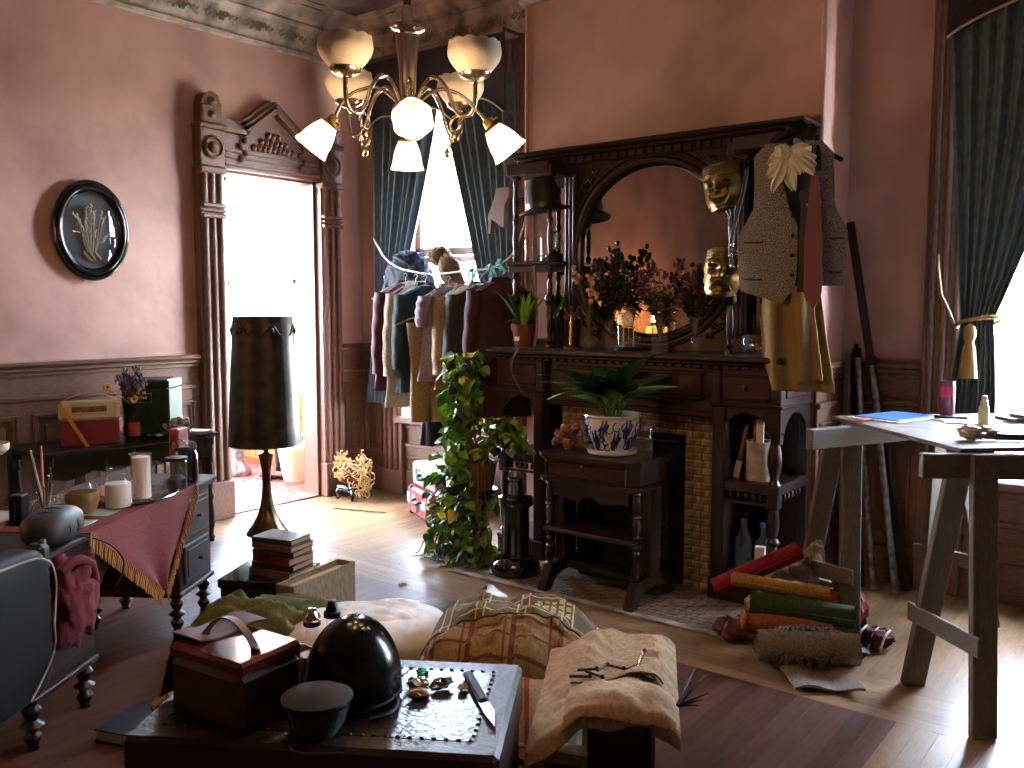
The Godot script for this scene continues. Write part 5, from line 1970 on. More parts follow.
func mask(called: String, label: String, p: Vector3, turn: Basis, happy: bool):
	var t := thing(called, label, "mask", p, 0, "theatre masks")
	t.transform.basis = turn
	var W := .098
	var H := .125
	var face := func(x: float, y: float) -> float:
		# x, y in -1..1
		var z := .075 * (1.0 - x * x * .9) - .02 * y * y
		z += .032 * exp(-pow(x / .13, 2)) * clampf((.35 - y) / .5, 0, 1) * (1.0 if y > -.18 else maxf(0.0, 1.0 - (-.18 - y) * 9.0))  # nose
		for s in [-1, 1]:
			var ex: float = x - s * .42
			z -= .022 * exp(-pow(ex / .24, 2) - pow((y - .16) / .13, 2))
			z += .018 * exp(-pow(ex / .34, 2) - pow((y - .42 - (.10 if happy else -.12) * (1 - absf(x))) / .10, 2))
			z += (.022 if happy else .012) * exp(-pow((x - s * .5) / .22, 2) - pow((y + .18) / .2, 2))
		z += .014 * exp(-pow(x / .5, 2) - pow((y + .86) / .14, 2))
		return z
	var b := mb()
	b.sheet(func(u, v):
		var x: float = u * 2 - 1
		var y: float = 1 - 2 * v
		var wid: float = 1.0 if y > -.1 else sqrt(maxf(0.02, 1.0 - pow((-.1 - y) / .92, 2.4)))
		if not happy: wid = (1.0 if y > .0 else 1.0 - .28 * pow(-y, 1.5)) if y > -.8 else (1.0 - .28 * pow(.8, 1.5)) * sqrt(maxf(.05, 1.0 - pow((-.8 - y) / .21, 2)))
		return V(x * wid * W, y * H + (.012 * x * x * (1 if happy else -1) if y > .7 else 0.0), face.call(x * wid, y)), 40, 44, .004)
	var shell := put("face", b, M.gold, t)
	# eye and mouth openings
	for s in [-1, 1]:
		b = mb()
		b.sheet(func(u, v):
			var q: float = u * 2 - 1
			var x: float = s * .42 + q * .23
			var yc: float = .16 + ((.07 if happy else -.02) * (1 - q * q)) + (0.0 if happy else -.07 * q * s)
			var y: float = yc + (v - .5) * .11 * (1 - q * q)
			return V(x * W, y * H, face.call(x, y) + .0025), 14, 3)
		put("eye_opening", b, M.soot, t)
		b = mb()
		var ridge := []
		for i in 11:
			var q := i / 10.0 * 2 - 1
			var x: float = s * .42 + q * .34
			var y: float = .42 + ((.12 * (1 - q * q)) if happy else (.10 * (1 - q * q) - .16 * q * s))
			ridge.append(V(x * W, y * H, face.call(x, y) + .002))
		b.tube(ridge, .006, 6)
		put("brow", b, M.gold, t)
	b = mb()
	b.sheet(func(u, v):
		var q: float = u * 2 - 1
		var x: float = q * .5
		var yc: float = -.5 + (.22 * q * q if happy else -.24 * q * q + .05)
		var y: float = yc + (v - .5) * .24 * (1 - q * q * .85) - (.08 * (1 - q * q) if happy else 0.0)
		return V(x * W, y * H, face.call(x, y) + .003), 18, 4)
	put("mouth_opening", b, M.soot, t)
	b = mb()
	var lip := []
	for i in 33:
		var a := TAU * i / 32
		var q := cos(a)
		var x := q * .54
		var y: float = -.5 + (.22 * q * q if happy else -.24 * q * q + .05) + sin(a) * .15 * (1.0 - .5 * q * q) - (.08 * (1 - q * q) if happy else 0.0)
		lip.append(V(x * W, y * H, face.call(x, y) + .003))
	b.tube(lip, .006, 6, false)
	put("lip", b, M.gold, t)
	b = mb()
	for k in 3:
		var pts := []
		for i in 15:
			var q := i / 14.0 * 2 - 1
			pts.append(V(q * .85 * W, (.58 + k * .11 + .04 * (1 - q * q)) * H, face.call(q * .85, .58 + k * .11) + .0005))
		b.tube(pts, .003, 5)
	put("forehead_lines", b, M.gold, t)

func flower_stems(t: Node3D, n: int, base: Vector3, hmin: float, hmax: float, spread: float, heads: Array, leaf: Material, leaf_n: int, hs := 1.0, seed_ := 1):
	var r := RandomNumberGenerator.new()
	r.seed = seed_
	var lm := leaf_mesh(.05, .024, .25)
	for i in n:
		var a := r.randf() * TAU
		var h := r.randf_range(hmin, hmax)
		var sp := spread * sqrt(r.randf())
		var top := base + V(cos(a) * sp, h, sin(a) * sp * .6)
		var mid := base + V(cos(a) * sp * .35, h * .55, sin(a) * sp * .2)
		var b := mb()
		b.tube(smooth_path([base, mid, top], 3), .0022, 5)
		put("stem", b, M.stem, t)
		for k in leaf_n:
			var f := r.randf_range(.35, .95)
			var p := mid.lerp(top, clampf((f - .5) * 2, 0, 1)) if f > .5 else base.lerp(mid, f * 2)
			var la := r.randf() * TAU
			put("leaf", lm, leaf, t, leaf_at(p, V(cos(la), r.randf_range(-.2, .8), sin(la)), r.randf_range(.6, 1.1) * hs, r.randf_range(-.6, .6)))
		var hd = heads[r.randi() % heads.size()]
		var hb := mb()
		if hd[1] == "ball":
			hb.lump(Vector3.ZERO, V(.014, .014, .014) * hs, 12)
		elif hd[1] == "bud":
			for q in 5:
				hb.lump(V(r.randf_range(-.02, .02), r.randf_range(-.03, .02), r.randf_range(-.02, .02)) * hs, V(.009, .012, .009) * hs, 8)
		else:
			for q in 7:
				var pa := TAU * q / 7
				hb.lump(V(cos(pa) * .014, 0, sin(pa) * .014) * hs, V(.009, .004, .009) * hs, 8)
			hb.lump(V(0, .003, 0), V(.007, .005, .007) * hs, 8)
		put("flower", hb, hd[0], t, at(top.x, top.y, top.z))

func mantel_items():
	var SH := 1.2555
	# flower pot with tongue-leaved plant at the left end
	var t := thing("terracotta_pot_plant", "terracotta pot of broad-bladed green leaves at the left end of the mantel shelf", "plant", V(-3.27, SH, -4.28))
	var b := mb()
	b.lathe([Vector2(0, 0), Vector2(.052, 0), Vector2(.066, .10), Vector2(.074, .10), Vector2(.076, .135), Vector2(.068, .135), Vector2(.062, .11), Vector2(0, .108)], 26)
	put("pot", b, M.terracotta, t)
	b = mb()
	b.box(V(.0, .05, .061), V(.035, .025, .002), 0, EU(-8, 0, 0))
	put("price_label", b, M.paper, t)
	for k in 15:
		var a := TAU * k / 15 * 2.4
		var lm := leaf_mesh(.20 + .09 * ((k * 7) % 5) / 4.0, .034, .12 + .05 * (k % 3), .4)
		put("leaf", lm, [M.leaf, M.leaf_b, M.leaf_dark][k % 3], t, leaf_at(V(cos(a) * .02, .105, sin(a) * .02), V(cos(a) * .5, 1.0, sin(a) * .4), 1.0, 0))
	for k in 5:
		b = mb()
		b.tube(smooth_path([V((k - 2) * .012, .11, .01), V((k - 2) * .03, .16, .03), V((k - 2) * .05, .14 + .02 * k, .05)]), .003, 5)
		put("dry_stalk", b, M.leaf_dry, t)
	# second plant behind
	t = thing("narrow_leaf_plant", "few narrow green leaves in dark glass jar beside the mantel column", "plant", V(-3.10, SH, -4.38))
	b = mb()
	b.lathe([Vector2(0, 0), Vector2(.035, 0), Vector2(.038, .02), Vector2(.038, .14), Vector2(.03, .16), Vector2(.03, .17)], 20)
	put("jar", b, M.dark_glass, t)
	for k in 5:
		var lm := leaf_mesh(.22, .03, .18, .4)
		put("leaf", lm, M.leaf, t, leaf_at(V(0, .15, 0), V([-.4, .25, -.1, .4, .05][k], 1.0, .12 * (k - 2)), 1.0, 0))
	# hanging brown leather strap
	t = thing("leather_strap", "long reddish leather strap hanging down from the bracket shelf over the mantel edge", "strap", V(-3.14, 0, -4.215))
	b = mb()
	b.sheet(func(u, v):
		var w: float = v * 3.0
		var x: float = (u - .5) * .018
		if w < 1.0: return V(x + .02 * sin(w * 3.0) - .003, lerpf(1.74, 1.268, w), .01 * sin(w * 6.0))
		if w < 2.0: return V(x, 1.262, lerpf(-.003, .142, w - 1.0))
		return V(x - .05 * sin((w - 2.0) * PI), lerpf(1.262, 1.0, w - 2.0), .142 + .02 * sin((w - 2.0) * 5)), 2, 42, .003)
	put("strap", b, M.brown_strap, t)
	# candelabrum
	t = thing("candelabrum", "small brass candlestick with scrolled silver arms on the mantel shelf", "candlestick", V(-2.92, SH, -4.28))
	b = mb()
	b.lathe([Vector2(0, 0), Vector2(.045, 0), Vector2(.046, .006), Vector2(.03, .012), Vector2(.012, .02), Vector2(.009, .04), Vector2(.014, .055), Vector2(.008, .07), Vector2(.012, .1), Vector2(.007, .12), Vector2(.011, .15), Vector2(.006, .165), Vector2(.006, .235), Vector2(.01, .24), Vector2(0, .25)], 18)
	put("stem", b, M.brass, t)
	for s in [-1, 1]:
		for q in [[.1, .03], [.05, .02]]:
			b = mb()
			var pts := []
			for i in 22:
				var f := i / 21.0
				var a := f * TAU * 1.2
				var rr := .022 * (1 - f * .6)
				pts.append(V(s * (f * q[0] * .3 + q[0] * .7 * minf(1.0, f * 1.6)) + s * rr * sin(a) * .6, .18 + q[1] * sin(f * PI) + rr * (1 - cos(a)) * (1 if q[0] > .07 else -1), .0))
			b.tube(pts, .0028, 6)
			put("scroll_arm", b, M.nickel, t)
	# bulb vase with pink ball flowers
	t = thing("bulb_vase", "long-necked clear bulb vase with a branch of round pink blossoms", "vase", V(-2.86, SH, -4.38))
	b = mb()
	b.lathe([Vector2(0, 0), Vector2(.05, 0), Vector2(.066, .018), Vector2(.06, .05), Vector2(.03, .075), Vector2(.02, .1), Vector2(.018, .2), Vector2(.024, .24)], 24)
	put("glass", b, M.green_glass, t)
	var r := RandomNumberGenerator.new()
	r.seed = 21
	for k in 13:
		var p: Vector3 = [V(-.1, .47, .02), V(-.085, .44, .03), V(-.095, .40, .02), V(-.07, .385, .03), V(.0, .42, .02), V(.02, .395, .03), V(.035, .38, .02), V(.01, .335, .03), V(.025, .31, .03), V(.06, .33, .02), V(.03, .27, .03), V(-.08, .42, .0), V(.04, .41, .0)][k]
		b = mb()
		b.tube(smooth_path([V(0, .05, 0), V(p.x * .3, p.y * .6, p.z * .4), p], 3), .002, 5)
		put("stem", b, M.stem, t)
		b = mb()
		b.lump(p, V(.015, .0155, .015), 14)
		put("blossom", b, M.peach, t)
	var lm2 := leaf_mesh(.05, .028, .2)
	for k in 26:
		put("leaf", lm2, M.leaf_dark if k % 3 else M.leaf_dry, t, leaf_at(V(r.randf_range(-.05, .09), r.randf_range(.24, .44), r.randf_range(-.02, .04)), V(r.randf_range(-1, 1), r.randf_range(-.4, .8), r.randf_range(-.3, .6)), r.randf_range(.6, 1.1), r.randf_range(-1, 1)))
	# dark leafy bunch behind the clock
	t = thing("dark_foliage_vase", "tall bunch of dark green leaves in glass before the mirror's left half", "vase", V(-2.70, SH, -4.36))
	b = mb()
	b.lathe([Vector2(0, 0), Vector2(.04, 0), Vector2(.042, .1), Vector2(.03, .15), Vector2(.034, .17)], 20)
	put("glass", b, M.green_glass, t)
	flower_stems(t, 20, V(0, .06, 0), .26, .52, .12, [[M.leaf_black, "bud"]], M.leaf_black, 9, 1.5, 33)
	# anniversary clock under dome
	t = thing("dome_clock", "small brass clock with roman dial under a glass dome", "clock", V(-2.53, SH, -4.27))
	b = mb()
	b.lathe([Vector2(0, 0), Vector2(.075, 0), Vector2(.078, .012), Vector2(.07, .022), Vector2(0, .024)], 28)
	put("base", b, M.black_wood_y, t)
	b = mb()
	for x in [-.032, .032]: b.tube([V(x, .02, 0), V(x, .13, 0)], .0045, 8)
	b.box(V(0, .128, 0), V(.085, .008, .03), .002)
	b.tube([V(0, .13, 0), V(0, .04, 0)], .0015, 5)
	b.lump(V(0, .045, 0), V(.022, .008, .022), 12)
	put("movement", b, M.brass, t)
	b = mb()
	b.lathe([Vector2(0, -.008), Vector2(.04, -.008), Vector2(.043, .0), Vector2(.04, .006), Vector2(.036, .004), Vector2(0, .004)], 30, at(0, .172, .012, EU(90, 0, 0)))
	var dial := put("bezel", b, M.brass, t)
	b = mb()
	b.lathe([Vector2(.036, .0045), Vector2(0, .0045)], 30, at(0, .172, .0125, EU(90, 0, 0)))
	put("dial", b, M.ivory, dial)
	for k in 12:
		b = mb()
		var a := TAU * k / 12
		b.box(V(sin(a) * .029, .172 + cos(a) * .029, .018), V(.003, .008, .001), 0, EU(0, 0, -rad_to_deg(a)))
		put("hour_mark", b, M.soot, dial)
	b = mb()
	b.box(V(.004, .166, .0185), V(.0022, .02, .001), 0, EU(0, 0, 35))
	b.box(V(-.008, .178, .0187), V(.0016, .026, .001), 0, EU(0, 0, 50))
	put("hand", b, M.soot, dial)
	b = mb()
	b.lathe([Vector2(.068, .02), Vector2(.068, .17), Vector2(.06, .21), Vector2(.035, .238), Vector2(0, .246)], 32)
	put("glass_dome", b, M.clear_glass, t)
	# cut-glass vase with dried red flowers
	t = thing("cut_glass_vase", "square cut-glass vase of dried red flowers in front of the mirror", "vase", V(-2.33, SH, -4.26))
	b = mb()
	b.lathe([Vector2(0, 0), Vector2(.042, 0), Vector2(.045, .01), Vector2(.042, .18), Vector2(.046, .19)], 8, at(0, 0, 0, RY(22)), .03, 4)
	put("glass", b, M.green_glass, t)
	flower_stems(t, 34, V(0, .05, 0), .22, .42, .17, [[M.dried_red, "bud"], [M.dried_red, "bud"], [M.dried_pink, "flower"]], M.leaf_black, 6, 1.1, 44)
	# second dark sprig to the right
	t = thing("berry_sprig_vase", "slim glass of dark red berries beside the sorrowful mask", "vase", V(-2.14, SH, -4.30))
	b = mb()
	b.lathe([Vector2(0, 0), Vector2(.022, 0), Vector2(.024, .12), Vector2(.02, .15), Vector2(.022, .16)], 16)
	put("glass", b, M.green_glass, t)
	flower_stems(t, 18, V(0, .08, 0), .2, .40, .09, [[M.dried_red, "bud"], [M.maroon, "ball"]], M.leaf_black, 7, 1.1, 55)
	# trinkets at the right end
	t = thing("glass_bowl", "round glass bowl of gold trinkets at the right end of the mantel shelf", "bowl", V(-1.80, SH, -4.30))
	b = mb()
	b.lathe([Vector2(0, 0), Vector2(.04, .002), Vector2(.075, .03), Vector2(.082, .065), Vector2(.07, .1)], 26)
	put("glass", b, M.clear_glass, t)
	for k in 9:
		b = mb()
		b.lump(V(.035 * cos(k * 2.4), .03 + .014 * (k % 3), .035 * sin(k * 2.4)), V(.016, .014, .016), 10)
		put("trinket", b, M.brass if k % 2 else M.gold, t)
	t = thing("glass_chimney", "tall clear lamp glass standing behind the trinket bowl", "glass", V(-1.76, SH, -4.40))
	b = mb()
	b.lathe([Vector2(.03, 0), Vector2(.035, .06), Vector2(.024, .14), Vector2(.024, .30)], 22)
	put("glass", b, M.clear_glass, t)
	# bracket shelf, left
	t = thing("glass_jar", "clear glass jar on the left bracket shelf catching the window light", "jar", V(-3.24, 1.7655, -4.34))
	b = mb()
	b.lathe([Vector2(0, 0), Vector2(.05, 0), Vector2(.053, .01), Vector2(.053, .13), Vector2(.048, .15)], 26)
	put("glass", b, M.clear_glass, t)
	t = thing("dark_teapot", "dark metal pot with curved handle on the left bracket shelf", "pot", V(-3.10, 1.7655, -4.36))
	b = mb()
	b.lathe([Vector2(0, 0), Vector2(.05, 0), Vector2(.054, .03), Vector2(.05, .045), Vector2(.03, .055), Vector2(.012, .06), Vector2(.01, .075), Vector2(0, .08)], 24)
	put("body", b, M.iron, t)
	b = mb()
	b.tube(smooth_path([V(-.02, .06, 0), V(-.03, .13, 0), V(.0, .17, 0), V(.04, .16, 0), V(.035, .1, 0), V(.0, .07, 0)]), .006, 8)
	put("handle", b, M.iron, t)
	# dark felt hat on the overmantel corner
	t = thing("black_hat", "soft black hat hung on the upper left corner of the overmantel", "hat", V(-3.10, 2.13, -4.24))
	b = mb()
	b.lathe([Vector2(0, .10), Vector2(.0, .12), Vector2(.07, .11), Vector2(.095, .06), Vector2(.10, -.02), Vector2(.105, -.06), Vector2(.15, -.075), Vector2(.148, -.085), Vector2(.1, -.07), Vector2(0, -.07)], 28, at(0, 0, 0, EU(8, 0, 6)))
	put("crown", b, M.black_felt, t)
	b = mb()
	b.lathe([Vector2(.1055, -.055), Vector2(.104, -.03)], 28, at(0, 0, 0, EU(8, 0, 6)))
	put("band", b, M.black_satin, t)
	# masks on the right spindle
	mask("comedy_mask", "gilded laughing theatre mask fixed to the spindle above the sad one", V(-1.97, 2.085, -4.235), EU(-4, 2, 12), true)
	mask("tragedy_mask", "gilded weeping theatre mask fixed low on the same spindle", V(-1.955, 1.665, -4.225), EU(-4, 14, -4), false)
	# niche things
	t = thing("white_crock", "tall white enamel crock on the right niche shelf", "crock", V(-1.755, .6255, -4.27))
	b = mb()
	b.lathe([Vector2(0, 0), Vector2(.066, 0), Vector2(.07, .008), Vector2(.07, .19), Vector2(.074, .195), Vector2(.072, .2), Vector2(.064, .197), Vector2(.062, .02), Vector2(0, .018)], 30)
	put("body", b, M.enamel, t)
	t = thing("red_white_box", "small red and white carton standing in the enamel crock", "carton", V(-1.765, .65, -4.30), deg_to_rad(20))
	b = mb()
	b.box(V(-.012, .14, 0), V(.05, .28, .05), .003)
	put("carton", b, M.paper, t)
	b = mb()
	b.box(V(-.030, .14, .0), V(.016, .281, .051), .002)
	put("red_side", b, M.red_leather, t)
	t = thing("paint_brush", "flat paint brush leaning in the right niche beside the crock", "brush", V(-1.875, .6255, -4.25))
	t.rotation = Vector3(deg_to_rad(-6), 0, deg_to_rad(-9))
	b = mb()
	b.box(V(0, .045, 0), V(.034, .09, .014), .004)
	put("bristles", b, M.bristle, t)
	b = mb()
	b.box(V(0, .108, 0), V(.032, .04, .013), .003)
	put("ferrule", b, M.steel, t)
	b = mb()
	b.lathe([Vector2(0, .125), Vector2(.013, .125), Vector2(.011, .18), Vector2(.014, .25), Vector2(.006, .28), Vector2(0, .28)], 12)
	put("handle", b, M.oak_y, t)
	var bt := 0
	for q in [[V(-1.86, .1255, -4.33), .042, .28], [V(-1.77, .1255, -4.36), .035, .24], [V(-1.83, .1255, -4.25), .03, .15]]:
		t = thing("glass_bottle", ["tall clear bottle at the back of the lower right niche", "clear square bottle behind the turned post in the lower niche", "short clear bottle at the front of the lower right niche"][bt], "bottle", q[0], 0, "bottles in the lower right niche")
		b = mb()
		b.lathe([Vector2(0, 0), Vector2(q[1], 0), Vector2(q[1], q[2] * .62), Vector2(q[1] * .35, q[2] * .78), Vector2(q[1] * .35, q[2])], 20)
		put("glass", b, M.clear_glass, t)
		b = mb()
		b.lathe([Vector2(0, q[2] * .99), Vector2(q[1] * .38, q[2] * .99), Vector2(q[1] * .38, q[2] * 1.07), Vector2(0, q[2] * 1.07)], 14)
		put("cap", b, [M.black_leather, M.blue_paper, M.steel][bt], t)
		bt += 1
	t = thing("white_carton", "little white carton behind the turned post in the lower niche", "carton", V(-1.74, .1255, -4.26), .3)
	b = mb()
	b.box(V(0, .08, 0), V(.05, .16, .04), .003)
	put("carton", b, M.paper, t)

func wall_picture():
	# oval shadow-box of dried grasses on the left wall
	var t := thing("oval_picture", "black oval shadow-box frame holding dried grasses on the pink wall", "picture", V(XL, 1.965, -2.77))
	var b := mb()
	var hz := .225
	var hy := .292
	for q in [[1.0, .018, .03], [.9, .014, .045], [.82, .008, .03]]:
		var pts := []
		for i in 65:
			var a := TAU * i / 64
			pts.append(V(q[2], sin(a) * hy * q[0], cos(a) * hz * q[0]))
		b.tube(pts, q[1], 8, false)
	put("frame", b, M.black_gloss, t)
	b = mb()
	b.flat()
	for i in 64:
		var a0 := TAU * i / 64
		var a1 := TAU * (i + 1) / 64
		b.poly([V(.008, 0, 0), V(.008, sin(a0) * hy, cos(a0) * hz), V(.008, sin(a1) * hy, cos(a1) * hz)], V(1, 0, 0))
	put("backing", b, M.dark_board, t)
	b = mb()
	b.smooth(0)
	# domed glass
	b.sheet(func(u, v):
		var a: float = u * TAU
		var r: float = v * .83
		return V(.03 + .05 * (1 - pow(v, 2)), sin(a) * hy * r, cos(a) * hz * r), 48, 8)
	put("domed_glass", b, M.window_glass, t)
	var r := RandomNumberGenerator.new()
	r.seed = 5
	for k in 22:
		var z := r.randf_range(-.1, .1)
		var top := r.randf_range(.02, .17) - absf(z) * .5
		b = mb()
		var p := [V(.018, -.19 + absf(z) * .2, z * .15), V(.022, -.08, z * .5), V(.026, top - .05, z * .9), V(.03, top, z * 1.1 + r.randf_range(-.02, .02))]
		b.tube(smooth_path(p, 3), .0018, 5)
		for i in 5:
			var f := i / 5.0
			b.lump(p[2].lerp(p[3], f) + V(0, 0, r.randf_range(-.006, .006)), V(.004, .011, .005), 6, 1.0, EU(r.randf_range(-40, 40), 0, 0))
		put("grass_stalk", b, M.dried_grass if k % 4 else M.leaf_dry, t)
	b = mb()
	for k in 12: b.lump(V(.02, -.17 + .01 * (k % 4), -.05 + .009 * k), V(.01, .016, .012), 8)
	put("moss", b, M.leaf_dry, t)

func vpos(s: float, back: float, y := .6705) -> Vector3:
	# a place on the vanity: s metres along its front from the near end, `back` metres behind the front
	return V(-3.04, y, -1.29) + V(-.558, 0, -.83) * s + V(-.83, 0, .558) * back

func vanity_items():
	var b := mb()
	var t := thing("oval_tray", "silver oval tray on the red cloth under the tall glass", "tray", V(-3.60, .676, -2.0), deg_to_rad(124))
	b.xf = Transform3D(Basis(V(1.5, 0, 0), V(0, 1, 0), V(0, 0, 1)), Vector3.ZERO)
	b.lathe([Vector2(0, 0), Vector2(.12, 0), Vector2(.135, .012), Vector2(.132, .015), Vector2(.118, .005), Vector2(0, .004)], 36)
	put("dish", b, M.steel, t)
	t = thing("glass_mug", "tall glass mug filled with a white candle on the tray", "mug", V(-3.53, .681, -1.96))
	b = mb()
	b.lathe([Vector2(0, 0), Vector2(.042, 0), Vector2(.044, .005), Vector2(.042, .19), Vector2(.044, .2), Vector2(.04, .2), Vector2(.038, .01), Vector2(0, .01)], 24)
	put("glass", b, M.clear_glass, t)
	b = mb()
	b.lathe([Vector2(0, .012), Vector2(.036, .012), Vector2(.036, .185), Vector2(.02, .19), Vector2(0, .178)], 20)
	put("wax", b, M.wax, t)
	b = mb()
	b.tube(smooth_path([V(.03, .155, -.025), V(.055, .16, -.045), V(.075, .13, -.06), V(.07, .07, -.055), V(.035, .05, -.025)]), .007, 8)
	put("handle", b, M.clear_glass, t)
	t = thing("mason_jar", "wide glass jar half full of white powder, with dark sprig in front", "jar", V(-3.50, .6765, -1.84))
	b = mb()
	b.lathe([Vector2(0, 0), Vector2(.052, 0), Vector2(.055, .006), Vector2(.055, .115), Vector2(.045, .135), Vector2(.042, .14), Vector2(.042, .16), Vector2(.045, .165)], 26)
	put("glass", b, M.clear_glass, t)
	b = mb()
	b.lathe([Vector2(0, .005), Vector2(.05, .005), Vector2(.05, .10), Vector2(0, .108)], 22)
	put("powder", b, M.wax, t)
	t = thing("crumpled_tissue", "crumpled pinkish tissue beside the wide jar", "tissue", V(-3.62, .676, -1.85))
	b = mb()
	var f := FastNoiseLite.new()
	f.frequency = 14.0
	b.crumple(V(0, .04, 0), V(.05, .042, .05), 3, 16, .4)
	put("paper", b, M.pink_paper, t)
	t = thing("french_press", "glass press jar with dark contents behind the tray", "jar", V(-3.66, .6765, -2.20))
	b = mb()
	b.lathe([Vector2(0, 0), Vector2(.044, 0), Vector2(.046, .004), Vector2(.046, .115), Vector2(.042, .13)], 24)
	put("glass", b, M.clear_glass, t)
	b = mb()
	b.lathe([Vector2(0, .004), Vector2(.042, .004), Vector2(.042, .045), Vector2(.02, .06), Vector2(0, .055)], 20)
	put("contents", b, M.dark_board, t)
	b = mb()
	b.lathe([Vector2(.0, .13), Vector2(.049, .128), Vector2(.049, .142), Vector2(.0, .15)], 24)
	put("lid", b, M.iron, t)
	t = thing("dark_jar", "dark storage jar with clamp lid next to the red tin", "jar", V(-3.80, .6705, -2.33))
	b = mb()
	b.lathe([Vector2(0, 0), Vector2(.055, 0), Vector2(.058, .01), Vector2(.058, .13), Vector2(.05, .145), Vector2(.05, .155)], 26)
	put("body", b, M.black_gloss, t)
	b = mb()
	b.lathe([Vector2(.05, .15), Vector2(.056, .155), Vector2(.056, .175), Vector2(.045, .19), Vector2(0, .195)], 26)
	put("glass_lid", b, M.green_glass, t)
	b = mb()
	b.tube(smooth_path([V(-.055, .16, .0), V(-.03, .2, .03), V(.03, .2, .03), V(.06, .155, .0)]), .003, 6)
	put("clamp", b, M.steel, t)
	t = thing("red_tin", "tall red tin standing at the far corner of the vanity", "tin", V(-3.93, .6705, -2.38), deg_to_rad(30))
	b = mb()
	b.box(V(0, .12, 0), V(.05, .24, .10), .006)
	put("tin", b, M.red_leather, t)
	b = mb()
	b.lump(V(.026, .06, 0), V(.004, .012, .012), 10)
	put("lid_button", b, M.soot, t)
	t = thing("clay_bowl", "brown glazed pot with liquid line, on the mint green mat", "pot", V(-3.52, .676, -1.70))
	b = mb()
	b.lathe([Vector2(0, 0), Vector2(.038, 0), Vector2(.055, .02), Vector2(.064, .05), Vector2(.06, .085), Vector2(.057, .085), Vector2(.06, .05), Vector2(.05, .02), Vector2(0, .012)], 28)
	put("pot", b, M.stoneware, t)
	b = mb()
	b.lathe([Vector2(.0605, .07), Vector2(.058, .11), Vector2(.055, .125)], 28)
	put("glass_collar", b, M.clear_glass, t)
	t = thing("mint_mat", "mint green card lying under the brown pot on the vanity", "mat", V(-3.46, .6705, -1.66), deg_to_rad(124))
	b = mb()
	b.box(V(0, .002, 0), V(.34, .004, .2), .001)
	put("card", b, M.mint, t)
	t = thing("brush_jar", "glass jar of artist's brushes and tools at the near end of the vanity", "jar", V(-3.46, .6705, -1.53))
	b = mb()
	b.lathe([Vector2(0, 0), Vector2(.05, 0), Vector2(.053, .006), Vector2(.052, .10), Vector2(.048, .115), Vector2(.05, .12)], 26)
	put("glass", b, M.clear_glass, t)
	var k := 0
	for q in [[-.10, .27, .0, .005], [.01, .30, .01, .0045], [.035, .19, .0, .006], [-.02, .16, .02, .004], [.02, .15, -.02, .004], [.04, .15, .02, .004]]:
		b = mb()
		b.tube([V(q[0] * -.2, .01, 0), V(q[0], q[1], q[2])], [q[3], q[3] * .8], 7)
		b.lump(V(q[0], q[1], q[2]), V(q[3], q[3] * 1.4, q[3]), 8)
		put("brush_handle", b, [M.bristle, M.peach, M.steel, M.dark_leather, M.paper_grey, M.oak_y][k], t)
		k += 1
	t = thing("ribbed_dish", "grey ribbed glass dish standing on edge behind the brush jar", "dish", V(-3.55, .6705, -1.60), deg_to_rad(70))
	for q in 9:
		b = mb()
		var pts := []
		for i in 17:
			var a := PI * i / 16
			var rr := .085 - q * .009
			pts.append(V(cos(a) * rr, .005 + sin(a) * rr, q * .003))
		b.tube(pts, .0035, 6)
		put("rib", b, M.steel, t)
	t = thing("leather_bolster", "round dark leather cushion with seams on the near corner of the vanity", "cushion", V(-3.16, .671, -1.42), deg_to_rad(-46))
	b = mb()
	b.lump(V(0, .062, 0), V(.14, .062, .085), 30, .75)
	put("cushion", b, M.bolster, t)
	for x in [-.07, 0.0, .06]:
		b = mb()
		var pts := []
		for i in 25:
			var a := TAU * i / 24
			var s := pow(1 - pow(absf(x) / .145, 2.4), .45)
			pts.append(V(x, .062 + sin(a) * .063 * s, cos(a) * .086 * s))
		b.tube(pts, .003, 5, false)
		put("seam", b, M.black_leather, t)
	t = thing("grey_folder", "pale grey folder lying at the left edge of the vanity", "folder", V(-3.63, .6705, -1.36), deg_to_rad(110))
	b = mb()
	b.box(V(0, .012, 0), V(.30, .024, .22), .002)
	put("cover", b, M.paper_grey, t)
	t = thing("black_box", "small black box standing beside the brush jar on the vanity", "box", V(-3.52, .6705, -1.46), deg_to_rad(40))
	b = mb()
	b.box(V(0, .06, 0), V(.05, .12, .06), .004)
	put("body", b, M.black_leather, t)
	b = mb()
	b.tube([V(0, .1, .031), V(0, .02, .031)], .002, 5)
	put("edge", b, M.steel, t)
	t = thing("headphone_cable", "thin dark cable curling over the fringed cloth", "cable", V(0, 0, 0))
	b = mb()
	var c0 := vpos(.26, -.05, .683)
	b.tube(smooth_path([vpos(.2, .1, .676), vpos(.24, .0, .682), vpos(.33, -.06, .64), vpos(.44, -.07, .56), vpos(.47, -.065, .49), vpos(.42, -.06, .44)]), .003, 6)
	put("cable", b, M.black_leather, t)
	# black bag with piping and the red knitted hat, hanging on the near end
	t = thing("black_bag", "black leather bag with grey piping hanging at the left picture edge", "bag", V(-2.86, .10, -1.10), deg_to_rad(124))
	b = mb()
	b.lump(V(-.08, .43, .07), V(.19, .235, .065), 40, .4)
	put("body", b, M.black_leather, t)
	b = mb()
	b.tube(smooth_path([V(-.3, .655, .125), V(-.1, .65, .137), V(.04, .63, .137), V(.1, .56, .137), V(.085, .42, .137), V(.07, .32, .137), V(-.05, .22, .137)]), .004, 6)
	put("piping", b, M.paper_grey, t)
	b = mb()
	b.box(V(.09, .62, .09), V(.05, .09, .06), .012)
	b.lump(V(.10, .665, .1), V(.016, .012, .012), 8)
	put("buckle", b, M.dark_board, t)
